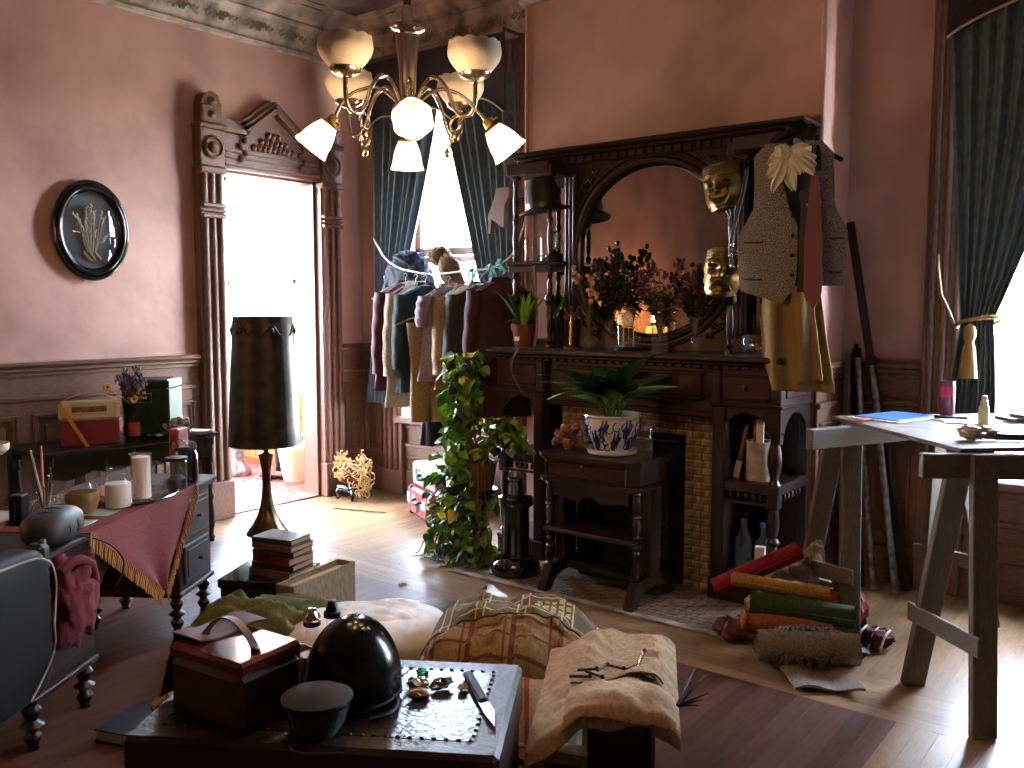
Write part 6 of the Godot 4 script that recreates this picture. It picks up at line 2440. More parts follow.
	t = thing("red_knit_hat", "raspberry red knitted hat drooping over the vanity's near corner", "hat", V(-3.14, .47, -1.37), deg_to_rad(124))
	b = mb()
	var f2 := FastNoiseLite.new()
	f2.frequency = 13.0
	b.lump(V(.04, .0, .075), V(.105, .155, .06), 48, .8, EU(0, 0, -12), f2, .55)
	put("knit", b, M.red_wool, t)
	b = mb()
	b.tube(smooth_path([V(-.06, .13, .1), V(.0, .155, .12), V(.07, .13, .12), V(.12, .08, .11), V(.135, -.02, .1), V(.1, -.12, .1)]), .018, 8)
	put("brim", b, M.red_wool, t)
	# ring of a pale lampshade at the picture edge, on the wall table
	t = thing("white_dish", "rim of a pale round dish at the left picture edge", "dish", V(-4.12, .86, -1.60))
	b = mb()
	b.lathe([Vector2(0, 0), Vector2(.05, 0), Vector2(.075, .02), Vector2(.078, .05), Vector2(.074, .05), Vector2(.07, .02), Vector2(0, .008)], 26)
	put("dish", b, M.enamel, t)
	b = mb()
	b.lathe([Vector2(0, -.86), Vector2(.09, -.86), Vector2(.09, -.845), Vector2(.02, -.82), Vector2(.012, -.5), Vector2(.014, -.02), Vector2(.03, 0), Vector2(0, 0)], 18)
	put("stand", b, M.iron, t)

func wall_table_items():
	var Y := .7005
	var t := thing("red_cooler", "maroon and cream lunch cooler with yellow strap on the side table", "cooler", V(-5.10, Y, -2.53), deg_to_rad(62))
	var b := mb()
	b.box(V(0, .075, 0), V(.31, .15, .2), .012)
	put("body", b, M.maroon_plastic, t)
	b = mb()
	b.box(V(0, .198, 0), V(.32, .10, .21), .018)
	var lid := put("lid", b, M.cream_plastic, t)
	b = mb()
	b.box(V(0, .215, .105), V(.18, .045, .006), .002)
	put("grip_recess", b, M.stoneware, lid)
	b = mb()
	b.box(V(0, .236, .108), V(.19, .012, .012), .004)
	b.box(V(0, .192, .108), V(.19, .012, .012), .004)
	put("grip_bar", b, M.cream_plastic, lid)
	b = mb()
	b.sheet(func(u, v): return V(lerpf(-.15, -.015, v) + (u - .5) * .024, lerpf(.25, -.0, v), .108 + .01 * sin(v * PI)), 2, 8, .003)
	put("strap", b, M.yellow_strap, t)
	b = mb()
	b.sheet(func(u, v): return V(.158 + .02 * sin(v * PI), lerpf(.25, .06, v), .06 + (u - .5) * .024 + .03 * v), 2, 8, .003)
	put("strap", b, M.yellow_strap, t)
	b = mb()
	b.sheet(func(u, v): return V(lerpf(-.15, .158, v), .252 + .05 * sin(v * PI), .03 + (u - .5) * .024), 2, 12, .003)
	put("strap", b, M.yellow_strap, t)
	t = thing("green_cooler", "dark green metal cooler box with pale green end and maker's plate", "cooler", V(-5.19, Y, -2.97), deg_to_rad(42))
	b = mb()
	b.box(V(0, .15, 0), V(.28, .30, .26), .012)
	put("body", b, M.green_metal, t)
	b = mb()
	b.box(V(0, .325, 0), V(.285, .05, .265), .012)
	put("lid", b, M.green_metal, t)
	b = mb()
	b.box(V(.142, .15, 0), V(.006, .28, .25), .002)
	b.box(V(.144, .325, 0), V(.006, .046, .255), .002)
	put("pale_end", b, M.pale_green, t)
	b = mb()
	b.box(V(-.03, .24, .132), V(.15, .06, .004), .002)
	var pl := put("badge", b, M.steel, t)
	b = mb()
	b.box(V(-.03, .24, .1335), V(.135, .046, .003), .001)
	put("badge_field", b, M.green_metal, pl)
	for k in 7:
		b = mb()
		b.box(V(-.07 + k * .013, .243 + .003 * sin(k * 2.0), .1355), V(.008, .016 - .004 * (k % 2), .002), 0, EU(0, 0, -10))
		put("badge_letter", b, M.paper, pl)
	t = thing("flower_bottle", "dark glass bottle with red label holding purple and yellow flowers", "vase", V(-4.97, Y, -2.72))
	b = mb()
	b.lathe([Vector2(0, 0), Vector2(.036, 0), Vector2(.038, .01), Vector2(.038, .14), Vector2(.02, .18), Vector2(.014, .2), Vector2(.014, .235), Vector2(.017, .24)], 22)
	put("bottle", b, M.dark_glass, t)
	b = mb()
	b.lathe([Vector2(.0385, .04), Vector2(.0385, .12)], 22)
	put("paper_label", b, M.red_leather, t)
	flower_stems(t, 40, V(0, .22, 0), .06, .22, .11, [[M.violet, "bud"], [M.violet, "flower"], [M.dried_grass, "bud"], [M.leaf_black, "bud"]], M.leaf_dry, 2, .9, 71)
	for q in [V(.05, .26, -.03), V(.02, .18, .12), V(.03, .37, .04)]:
		b = mb()
		b.tube(smooth_path([V(0, .22, 0), V(q.x * .5, .2 + q.y * .4, q.z * .5), q], 3), .002, 5)
		put("stem", b, M.stem, t)
	for q in [V(.04, .34, .17), V(.05, .26, .02)]:
		b = mb()
		b.tube(smooth_path([V(0, .22, 0), V(.02, .27, .07), q], 3), .002, 5)
		for k in 9:
			var a := TAU * k / 9
			b.lump(q + V(.004, sin(a) * .015, cos(a) * .015), V(.004, .011, .011), 8)
		put("yellow_flower", b, M.yellow_petal, t)
		b = mb()
		b.lump(q + V(.008, 0, 0), V(.006, .008, .008), 10)
		put("flower_eye", b, M.dark_leather, t)
	t = thing("foil_bag", "crumpled silver foil bag in front of the green cooler", "bag", V(-5.0, Y, -3.0), deg_to_rad(70))
	b = mb()
	var f := FastNoiseLite.new()
	f.frequency = 11.0
	b.crumple(V(.02, .06, 0), V(.10, .062, .065), 7, 20, .35, EU(0, 0, 10))
	b.crumple(V(-.1, .02, 0), V(.08, .022, .055), 8, 16, .35)
	put("foil", b, M.foil, t)
	t = thing("paper_stack", "loose white papers under the foil bag at the table corner", "paper", V(-5.02, Y, -3.17), deg_to_rad(15))
	for k in 4:
		b = mb()
		b.box(V(.002 * k, .003 + k * .005, .004 * k), V(.16, .003, .12), 0, RY(k * 7.0))
		put("sheet", b, M.paper, t)

func trunk_items():
	var Y := .4525
	var b := mb()
	var t := thing("leather_box", "dark red leather box with folding strap handle on the trunk", "box", V(-1.955, Y, -1.325), deg_to_rad(6))
	b.box(V(0, .07, 0), V(.27, .14, .2), .012)
	put("body", b, M.ox_leather, t)
	b = mb()
	b.box(V(0, .16, 0), V(.276, .04, .206), .01)
	put("lid", b, M.ox_gloss, t)
	b = mb()
	b.sheet(func(u, v): return V(lerpf(-.09, .10, v), .182 + .065 * pow(sin(v * PI), .8), .02 + (u - .5) * .022), 2, 16, .004)
	put("handle", b, M.ox_leather, t)
	b = mb()
	for x in [-.09, .10]: b.lump(V(x, .184, .02), V(.014, .008, .014), 10)
	put("handle_stud", b, M.ox_gloss, t)
	t = thing("leather_flap", "brown leather flap slung over the left side of the leather box", "leather", V(-1.955, Y, -1.325), deg_to_rad(6))
	b = mb()
	b.sheet(func(u, v):
		var z: float = lerpf(-.14, .07, u)
		var w: float = v * .34
		var x: float = -.03 - w * .75
		var y: float = .190 + .006 * sin(u * 7.0 + v * 3.0)
		if w > .15:
			x = -.1425 - (w - .15) * .35 - .01 * sin(u * 5)
			y = .19 - (w - .15) * .95
		return V(x - .02 * u, y, z), 14, 26, .005)
	put("flap", b, M.tan_leather, t)
	t = thing("red_bowl", "small oxblood bowl behind the leather box", "bowl", V(-2.03, Y, -1.555))
	b = mb()
	b.lathe([Vector2(0, 0), Vector2(.03, 0), Vector2(.05, .02), Vector2(.066, .06), Vector2(.063, .06), Vector2(.047, .022), Vector2(0, .01)], 28)
	put("bowl", b, M.ox_gloss, t)
	for k in 2:
		t = thing("spirit_bottle", ["clear bottle of red-brown liquid with steel stopper on the trunk", "second amber bottle half hidden behind the stoppered one"][k], "bottle", [V(-1.915, Y, -1.545), V(-1.925, Y, -1.625)][k], 0, "bottles on the trunk")
		b = mb()
		b.lathe([Vector2(0, 0), Vector2(.033, 0), Vector2(.036, .006), Vector2(.036, .09), Vector2(.03, .115), Vector2(.017, .14), Vector2(.015, .165), Vector2(.018, .168), Vector2(.018, .175)], 22)
		put("glass", b, M.clear_glass, t)
		b = mb()
		b.lathe([Vector2(0, .004), Vector2(.034, .005), Vector2(.034, [.085, .07][k]), Vector2(0, [.085, .07][k])], 20)
		put("liquid", b, [M.red_liquid, M.amber_liquid][k], t)
		b = mb()
		b.lathe([Vector2(.018, .165), Vector2(.024, .168), Vector2(.024, .182), Vector2(.018, .185), Vector2(.016, .2), Vector2(.012, .205), Vector2(.012, .215), Vector2(0, .218)], 18)
		put("stopper", b, M.steel if k == 0 else M.iron, t)
	t = thing("black_helmet", "glossy black domed helmet sitting on the studded trunk", "helmet", V(-1.765, Y, -1.56), deg_to_rad(30))
	b = mb()
	b.sheet(func(u, v):
		var a: float = u * TAU
		var th: float = v * 1.72
		var r := V(.122, .175, .138)
		return V(cos(a) * sin(th) * r.x, .045 + cos(th) * r.y * .98, sin(a) * sin(th) * r.z), 44, 22, .006, true)
	put("shell", b, M.black_shell, t)
	b = mb()
	var pts := []
	for i in 41:
		var a := TAU * i / 40
		pts.append(V(cos(a) * .122, .02, sin(a) * .138))
	b.tube(pts, .007, 8, false)
	put("rim", b, M.black_leather, t)
	b = mb()
	b.tube(smooth_path([V(.118, .02, .02), V(.135, .015, .05), V(.13, .012, .11), V(.09, .01, .15)]), .007, 6)
	put("chin_strap", b, M.black_leather, t)
	b = mb()
	for k in 5:
		var a := TAU * k / 5
		b.lump(V(.05 + cos(a) * .008, .206, .045 + sin(a) * .008), V(.005, .003, .005), 8)
	put("gold_emblem", b, M.gold, t)
	t = thing("round_hat", "round black hat upturned in front of the helmet", "hat", V(-1.685, Y, -1.37))
	b = mb()
	b.lathe([Vector2(0, 0), Vector2(.05, 0), Vector2(.068, .03), Vector2(.078, .075), Vector2(.088, .085), Vector2(.088, .092), Vector2(.07, .1), Vector2(.04, .112), Vector2(0, .116)], 32)
	put("crown", b, M.black_felt, t)
	b = mb()
	b.lathe([Vector2(.0785, .055), Vector2(.0815, .075)], 32)
	put("band", b, M.black_satin, t)
	b = mb()
	b.tube(smooth_path([V(.0, .06, .078), V(.02, .03, .085), V(.01, .006, .09), V(.06, .004, .10), V(.14, .004, .04)]), .0035, 6)
	put("strap", b, M.dark_leather, t)
	# crumpled wrappers
	var f := FastNoiseLite.new()
	f.frequency = 20.0
	var k2 := 0
	for q in [[V(-1.66, Y, -1.70), .05, "foil"], [V(-1.61, Y, -1.74), .045, "dark_wrap"], [V(-1.70, Y, -1.76), .035, "green_wrap"], [V(-1.62, Y, -1.66), .04, "tan_paper"], [V(-1.56, Y, -1.77), .03, "tan_paper"], [V(-1.69, Y, -1.64), .03, "dark_wrap"]]:
		t = thing("crumpled_wrapper", ["silver crumpled wrapper in the middle of the trunk top", "black foil wrapper crumpled near the trunk's rear studs", "emerald green crumpled wrapper against the helmet's far side", "tan printed wrapper lying before the silver one", "small tan wrapper nearest the knife handle", "small black wrapper touching the helmet"][k2], "wrapper", q[0], k2 * 1.3, "wrappers on the trunk")
		b = mb()
		b.crumple(V(0, q[1] * .34, 0), V(q[1], q[1] * .36, q[1] * .6), 20 + k2, 14, .5, EU(0, 0, 6))
		put("foil", b, M[q[2]], t)
		k2 += 1
	t = thing("knife", "black-handled knife lying on the corner of the trunk", "knife", V(-1.47, Y, -1.745), deg_to_rad(-36.0))
	t.scale = V(1.3, 1.1, 1.3)
	# local x from butt to tip
	b = mb()
	b.box(V(-.06, .008, 0), V(.15, .014, .022), .005)
	put("handle", b, M.black_leather, t)
	b = mb()
	b.prism([Vector2(.015, -.011), Vector2(.06, -.011), Vector2(.125, .006), Vector2(.07, .011), Vector2(.015, .011)], -.009, -.006, Transform3D(Basis(V(1, 0, 0), V(0, 0, 1), V(0, -1, 0)), Vector3.ZERO))
	put("blade", b, M.steel, t)

func soft_sheet(b: MB, c: Vector3, hx: float, hz: float, hgt: float, turn: float, f: FastNoiseLite, amp: float, e := .6, nu := 40, nv := 32, th := .01):
	# a mound of cloth with a settled edge
	var rb := Basis(Vector3.UP, turn)
	b.sheet(func(u, v):
		var x: float = u * 2 - 1
		var z: float = v * 2 - 1
		var d: float = pow(maxf(0, 1 - pow(absf(x), 3.0)), e) * pow(maxf(0, 1 - pow(absf(z), 3.0)), e)
		var n: float = f.get_noise_2d(x * hx * 10.0 + c.x * 3, z * hz * 10.0 + c.z * 3)
		var p := V(x * hx * (1 + .04 * n), hgt * d * (1.0 + amp * n) + .004, z * hz * (1 + .04 * n))
		return c + rb * p, nu, nv, th)

func bedding():
	var f := FastNoiseLite.new()
	f.frequency = .5
	var ry := deg_to_rad(31.7)
	var b := mb()
	# plaid cushion: olive blanket half over yellow plaid half
	var t := thing("plaid_blanket", "folded olive and mustard plaid blanket puffed up behind the trunk", "blanket", V(-2.06, 0, -2.64), ry)
	var surf := func(x: float, z: float) -> Vector3:
		var d: float = pow(maxf(0, 1 - pow(absf(x), 3.2)), .55) * pow(maxf(0, 1 - pow(absf(z), 3.2)), .55)
		var n := f.get_noise_2d(x * 3.0, z * 3.0)
		var wr: float = .012 * sin(x * 22.0 + z * 5.0 + n * 5.0) * clampf(z + .2, 0, 1)
		return V(x * .38, .006 + .335 * d * (1 + .15 * n) + wr * d, z * .33)
	b = mb()
	b.sheet(func(u, v): return surf.call(u * 2 - 1, lerpf(.28, 1.0, v)), 60, 34, .008)
	put("mustard_plaid", b, M.mustard_cloth, t)
	b = mb()
	b.sheet(func(u, v):
		var p: Vector3 = surf.call((u * 2 - 1) * 1.0, lerpf(-1.0, .31, v))
		return p + V(0, .008, 0), 60, 26, .01)
	put("olive_plaid", b, M.olive_cloth, t)
	# woven stripes: bands of dyed yarn lying in the cloth
	var k := 0
	for x in [-.82, -.74, -.46, -.38, -.04, .04, .40, .5, .74]:
		b = mb()
		b.sheet(func(u, v): return surf.call(x + (u - .5) * (.05 if k % 2 else .025), lerpf(.3, .97, v)) + V(0, .0022, 0), 2, 40)
		put("stripe", b, M.brown_yarn if k % 3 else M.red_yarn, t)
		b = mb()
		b.sheet(func(u, v): return surf.call(x + .1 + (u - .5) * .016, lerpf(-.97, .3, v)) + V(0, .0105, 0), 2, 24)
		put("stripe", b, M.pale_yarn, t)
		k += 1
	for z in [.4, .6, .8]:
		b = mb()
		b.sheet(func(u, v): return surf.call(u * 1.94 - .97, z + (v - .5) * .03) + V(0, .0022, 0), 50, 2)
		put("stripe", b, M.brown_yarn, t)
	for z in [-.6, -.3, .22]:
		b = mb()
		b.sheet(func(u, v): return surf.call(u * 1.94 - .97, z + (v - .5) * .02) + V(0, .0105, 0), 50, 2)
		put("stripe", b, M.pale_yarn, t)
	for i in 5:
		for j in 5:
			b = mb()
			b.sheet(func(u, v): return surf.call(.25 + i * .075 + (u - .5) * .05, -.22 + j * .085 + (v - .5) * .055) + V(0, .011, 0), 2, 2)
			put("check", b, M.pale_yarn, t)
	# blanket's hanging right-hand corner
	t = thing("plaid_pillowcase", "mustard plaid cloth corner hanging between trunk and black case", "cloth", V(-1.74, 0, -2.40), ry)
	b = mb()
	var tri := func(u, v): return V(lerpf(-.13, .12, u) * (1 - .35 * v), .20 - .17 * v * v - .03 * u, -.10 + .26 * v + .03 * sin(u * 5))
	b.sheet(tri, 20, 20, .008)
	put("cloth", b, M.mustard_cloth, t)
	for x in [.25, .7]:
		b = mb()
		b.sheet(func(u, v): return tri.call(x + (u - .5) * .08, lerpf(.02, .98, v)) + V(0, .002, .002), 2, 20)
		put("stripe", b, M.red_yarn, t)
	b = mb()
	b.box(V(-.02, .02, -.02), V(.3, .04, .3), .015)
	put("folded_base", b, M.olive_cloth, t)
	t = thing("grey_quilt", "dark grey-green quilt crumpled beside the plaid blanket", "quilt", V(-1.74, 0, -2.70), deg_to_rad(50))
	b = mb()
	soft_sheet(b, Vector3.ZERO, .20, .17, .16, 0, f, .5)
	put("quilt", b, M.olive_cloth, t)
	t = thing("white_pillow", "bright white pillow lying behind the helmet", "pillow", V(-2.68, 0, -2.46), deg_to_rad(38))
	b = mb()
	b.lump(V(0, .12, 0), V(.33, .12, .25), 44, .62, Basis(), f, .0)
	put("pillow", b, M.white_linen, t)
	b = mb()
	soft_sheet(b, V(.02, .215, -.02), .2, .15, .03, .2, f, .8)
	put("fold", b, M.white_linen, t)
	t = thing("brown_paper", "stiff brown paper corner poking up behind the white pillow", "paper", V(-2.42, .0, -2.86), deg_to_rad(20))
	b = mb()
	b.prism([Vector2(-.1, .0), Vector2(.1, .0), Vector2(.08, .1), Vector2(-.02, .17), Vector2(-.09, .05)], 0, .004)
	put("sheet", b, M.tan_paper, t)
	t = thing("pale_plank", "pale painted plank on the floor between trunk and black case", "plank", V(-1.58, 0, -2.31), deg_to_rad(20))
	b = mb()
	b.box(V(0, .04, 0), V(.34, .05, .06), .006)
	b.box(V(-.12, .0075, 0), V(.05, .015, .05), .003)
	b.box(V(.12, .0075, 0), V(.05, .015, .05), .003)
	put("plank", b, M.pale_plank, t)
	# tan cloth thrown over the black case
	t = thing("tan_cloth", "tan wool cloth draped over the black case, strewn with clips", "cloth", V(-1.34, .384, -2.24), ry)
	var drape := func(u, v):
		var x: float = lerpf(-.25, .17, u)
		var z: float = lerpf(-.33, .31, v)
		var y := .006
		if x < -.095: y -= pow((-.095 - x) / .155, 1.2) * (.08 + .05 * v)
		if x > .1: y -= pow((x - .1) / .07, 1.5) * .05
		if z > .285: y -= (z - .285) * 1.6
		y += .014 * sin(x * 26.0 + z * 9.0) * .5 + .012 * absf(f.get_noise_2d(x * 12, z * 12)) * 2.0
		return V(x + .05 * (.5 - v) * .6, y + .012, z)
	b = mb()
	b.sheet(drape, 40, 44, .008)
	put("cloth", b, M.camel, t)
	b = mb()
	b.sheet(func(u, v): return drape.call(lerpf(.15, .8, u) + .1 * v, lerpf(.1, .62, v)) + V(0, .012 + .012 * sin(u * 6 + v * 3), 0), 20, 20, .006)
	put("fold", b, M.camel, t)
	b = mb()
	b.sheet(func(u, v): return drape.call(lerpf(.25, .97, u), lerpf(.66, .98, v)) + V(0, .014 + .018 * sin(v * PI), .012), 20, 12, .006)
	put("fold", b, M.camel, t)
	b = mb()
	b.tube(smooth_path([V(-.22, -.08, .22), V(-.235, -.15, .24), V(-.23, -.22, .25), V(-.20, -.26, .25)]), .022, 8)
	put("hanging_hem", b, M.camel, t)
	b = mb()
	for i in 7: b.tube([V(.16, -.02, .12), V(.22 + .015 * (i % 3), -.03 + .012 * i, .09 - .03 * i * .5)], [.006, .002], 5)
	put("tassel", b, M.dark_leather, t)
	k = 0
	for q in [[-.10, .05, 20.0], [-.08, .09, -35.0], [-.055, .03, 60.0], [-.12, .11, 10.0], [-.02, .02, -20.0], [.06, -.0, 70.0], [.035, .015, 50.0]]:
		var c := thing("clip_pin", ["dark metal clip pin farthest left on the tan cloth", "dark clip pin lying crosswise in the middle of the tan cloth", "dark clip pin near the cloth's middle fold", "dark clip pin lowest at the cloth's front edge", "small dark clip pin behind the others", "shiny clip pin standing up on the tan cloth's right side", "dark clip pin touching the shiny one"][k], "clip", V(-1.34, .40, -2.24) + Basis(Vector3.UP, ry) * V(q[0], .022 + .004 * (k % 2), q[1]), ry + deg_to_rad(q[2]), "clips on the tan cloth")
		b = mb()
		b.tube([V(-.03, .008, 0), V(.03, .006 + (.03 if k == 5 else 0.0), 0)], .0045, 7)
		put("shaft", b, M.steel if k == 5 else M.dark_leather, c)
		b = mb()
		b.lump(V(.03, .007 + (.03 if k == 5 else 0.0), 0), V(.007, .007, .007), 8)
		put("head", b, M.iron, c)
		k += 1

func books_and_box():
	var ry := deg_to_rad(-28.0)
	var t := thing("black_box_table", "low black box with reddish side carrying the stack of books", "box", V(-3.53, 0, -2.60), deg_to_rad(30.0))
	var b := mb()
	b.box(V(0, .2, 0), V(.38, .04, .34), .004)
	put("lid", b, M.black_gloss, t)
	b = mb()
	b.box(V(0, .09, 0), V(.36, .18, .32), .004)
	put("body", b, M.vanity_y, t)
	var y := .2205
	var data := [[.25, .035, .18, "book_grey", -26, "grey-brown bottom book of the stack"], [.24, .03, .17, "book_dark", -20, "dark book second from the bottom of the stack"], [.24, .034, .17, "book_red", -28, "red-covered book in the middle of the stack"], [.23, .028, .17, "book_dark", -18, "dark book just above the red one"], [.24, .026, .17, "book_brown", -24, "brown book second from the top of the stack"], [.23, .028, .16, "book_black", -21, "dark book on top of the stack, cover lit white"]]
	for q in data:
		var bk := thing("book", q[5], "book", V(-3.46 + rng.randf_range(-.008, .008), y, -2.62 + rng.randf_range(-.008, .008)), deg_to_rad(q[4] + 36.0), "books stacked on the black box")
		b = mb()
		b.box(V(0, .002, 0), V(q[0], .004, q[2]), .001)
		b.box(V(0, q[1] - .002, 0), V(q[0], .004, q[2]), .001)
		b.box(V(0, q[1] / 2, q[2] / 2 - .002), V(q[0], q[1], .004), .001)
		put("cover", b, M[q[3]], bk)
		b = mb()
		b.box(V(0, q[1] / 2, -.002), V(q[0] - .012, q[1] - .008, q[2] - .01))
		put("pages", b, M.pages, bk)
		y += q[1] + .0005
	# shallow crate standing open side up
	t = thing("shallow_crate", "shallow unpainted wooden crate standing on its long edge by the books", "crate", V(-3.13, 0, -2.56), deg_to_rad(-78.0))
	b = mb()
	var L := .44
	var H := .30
	var D := .10
	b.box(V(0, .007, 0), V(L, .014, D), .002)
	b.box(V(-L / 2 + .007, H / 2, 0), V(.014, H, D), .002)
	b.box(V(L / 2 - .007, H / 2, 0), V(.014, H, D), .002)
	put("frame", b, M.crate_wood, t)
	b = mb()
	b.box(V(0, H / 2, -D / 2 + .004), V(L - .028, H - .0, .008), .001)
	put("side_panel", b, M.crate_wood, t)
	b = mb()
	b.box(V(0, H / 2, D / 2 - .004), V(L - .028, H - .0, .008), .001)
	put("side_panel", b, M.crate_wood, t)
	b = mb()
	b.box(V(0, H - .03, 0), V(L - .03, .008, D - .02), .001)
	put("inner_board", b, M.pages, t)
	b = mb()
	b.lump(V(-.17, .04, -.055), V(.014, .014, .006), 12)
	put("knob", b, M.steel, t)
	for q in [[-.14, .1], [-.12, .085], [-.16, .09]]:
		b = mb()
		b.box(V(q[0], q[1], -.0511), V(.03, .008, .001), 0, EU(0, 0, 25))
		put("stencil_mark", b, M.soot, t)
	# olive green garment
	t = thing("olive_garment", "crumpled olive green garment in front of books and crate", "garment", V(-3.06, .05, -2.24), deg_to_rad(28))
	var f := FastNoiseLite.new()
	f.frequency = .5
	b = mb()
	b.sheet(func(u, v):
		var x: float = u * 2 - 1
		var z: float = v * 2 - 1
		var d: float = pow(maxf(0, 1 - pow(absf(x), 3)), .5) * pow(maxf(0, 1 - pow(absf(z), 3)), .5)
		var n := f.get_noise_2d(x * 2.0, z * 3.0)
		return V(x * .36, .006 + .20 * d * (1 + .3 * n) + .02 * d * sin(z * 13.0 + n * 6.0 + x * 2.0), z * .2), 48, 34, .008)
	put("cloth", b, M.olive_green, t)
	b = mb()
	b.sheet(func(u, v): return V(lerpf(-.05, .16, u), .205 + .02 * sin(v * 3), lerpf(-.1, .02, v) + .03 * u), 8, 8, .006)
	put("collar", b, M.olive_dark, t)
	# navy book and paper ball at the vanity's foot
	t = thing("navy_book", "large navy book lying on the floor left of the trunk", "book", V(-2.86, 0, -1.60), deg_to_rad(20))
	b = mb()
	b.box(V(0, .003, 0), V(.30, .006, .24), .001)
	b.box(V(0, .043, 0), V(.30, .006, .24), .001)
	put("cover", b, M.navy_cover, t)
	b = mb()
	b.box(V(0, .023, 0), V(.29, .034, .23))
	put("pages", b, M.pages, t)
	t = thing("brown_paper_bag", "crumpled brown paper bag on the navy book", "paper bag", V(-2.74, .0465, -1.66), deg_to_rad(40))
	b = mb()
	var f3 := FastNoiseLite.new()
	f3.frequency = 10.0
	b.crumple(V(-.06, .06, -.0), V(.07, .065, .055), 9, 16, .35)
	b.crumple(V(.07, .045, 0), V(.11, .05, .065), 10, 16, .3)
	put("bag", b, M.tan_paper, t)

func fabric_rolls():
	var k := 0
	for q in [
		["fur_roll", "grey-brown fur pelt roll at the bottom front of the pile", "fur_grey", V(-1.40, .085, -3.50), V(-1.10, .09, -3.66), .082, 1.2],
		["orange_roll", "rust orange fabric roll under the green one", "rust", V(-1.50, .13, -3.60), V(-1.24, .14, -3.76), .05, 3.0],
		["green_roll", "forest green felt roll in the middle of the pile", "forest", V(-1.50, .205, -3.66), V(-1.16, .18, -3.80), .055, 3.0],
		["gold_roll", "gold fabric roll on top of the green one", "ochre", V(-1.60, .285, -3.68), V(-1.27, .26, -3.80), .034, 4.0],
		["crimson_roll", "crimson felt roll leaning diagonally on the pile", "crimson", V(-1.68, .25, -3.66), V(-1.42, .40, -3.86), .046, 3.0]]:
		var p: Vector3 = q[3]
		var e: Vector3 = q[4]
		var t := thing(q[0], q[1], "fabric roll", (p + e) / 2.0, 0, "rolled fabrics beside the fireplace")
		var x := (e - p).normalized()
		var z := x.cross(Vector3.UP).normalized()
		t.transform.basis = Basis(x, z.cross(x), z)
		var b := mb()
		spiral_roll(b, (e - p).length() + .06, q[5], q[6], .009 if k == 0 else .005)
		put("rolled_cloth", b, M[q[2]], t)
		b = mb()
		if k == 0:
			fur_tufts(b, Vector3.ZERO, V((e - p).length() * .6, q[5], q[5]), 1400, .02)
			put("hairs", b, M.fur_grey, t).set_meta("kind", "stuff")
			b = mb()
			b.sheet(func(u, v): return V(lerpf(-.12, .14, u) + .04 * v, -.064 + .01 * sin(u * 8), lerpf(.03, .26, v) - .02 * sin(u * 3)), 14, 12, .01)
			put("loose_end", b, M.fur_grey, t)
		elif k == 1:
			b.sheet(func(u, v): return V(-.17 + .02 * u - .04 * v, .05 - .10 * u + .02 * sin(v * 5), .02 + .03 * sin(u * 4)), 8, 8, .004)
			put("loose_end", b, M.rust, t)
		else:
			b.tube([V(-(e - p).length() / 2 - .02, 0, 0), V((e - p).length() / 2 + .02, 0, 0)], q[5] * .22, 8)
			put("core", b, M.tan_paper, t)
		k += 1
	var f := FastNoiseLite.new()
	f.frequency = 6.0
	var t := thing("canvas_bundle", "off-white canvas bundle bulging out behind the crimson roll", "bundle", V(-1.48, .0, -3.98))
	var b := mb()
	b.crumple(V(.02, .22, .0), V(.19, .12, .12), 14, 22, .22, EU(0, 30, 18))
	b.crumple(V(.10, .36, -.01), V(.06, .10, .05), 15, 16, .3, EU(0, 0, -14))
	b.crumple(V(-.05, .09, 0), V(.17, .09, .1), 16, 20, .2, EU(0, 30, 0))
	put("canvas", b, M.canvas, t)
	t = thing("brick_red_cloth", "brick red cloth heaped under the pile's right end", "cloth", V(-1.24, .0, -4.02))
	b = mb()
	b.crumple(V(0, .13, 0), V(.12, .13, .09), 17, 18, .3)
	put("cloth", b, M.brick_cloth, t)
	t = thing("brown_hide", "dark red-brown hide scrap at the left end of the pile", "hide", V(-1.62, .0, -3.66))
	b = mb()
	b.crumple(V(0, .06, 0), V(.10, .06, .07), 18, 16, .35)
	put("hide", b, M.brown_hide, t)
	t = thing("black_cloth", "black cloth spilling out under the fur roll", "cloth", V(-1.27, .0, -3.66))
	b = mb()
	b.crumple(V(0, .05, 0), V(.26, .05, .11), 19, 22, .3, EU(0, 30, 0))
	put("cloth", b, M.black_felt, t)
	t = thing("striped_cloth", "maroon cloth with white stripes lying right of the sawhorse leg", "cloth", V(-1.08, .0, -3.98))
	b = mb()
	b.crumple(V(0, .05, 0), V(.10, .05, .065), 20, 14, .4, EU(0, 30, 10))
	put("cloth", b, M.maroon, t)
	for k2 in 3:
		b = mb()
		b.tube(smooth_path([V(-.07 + .05 * k2, .01, .065), V(-.06 + .05 * k2, .07, .04), V(-.05 + .05 * k2, .09, -.01)]), .005, 6)
		put("stripe", b, M.paper, t)

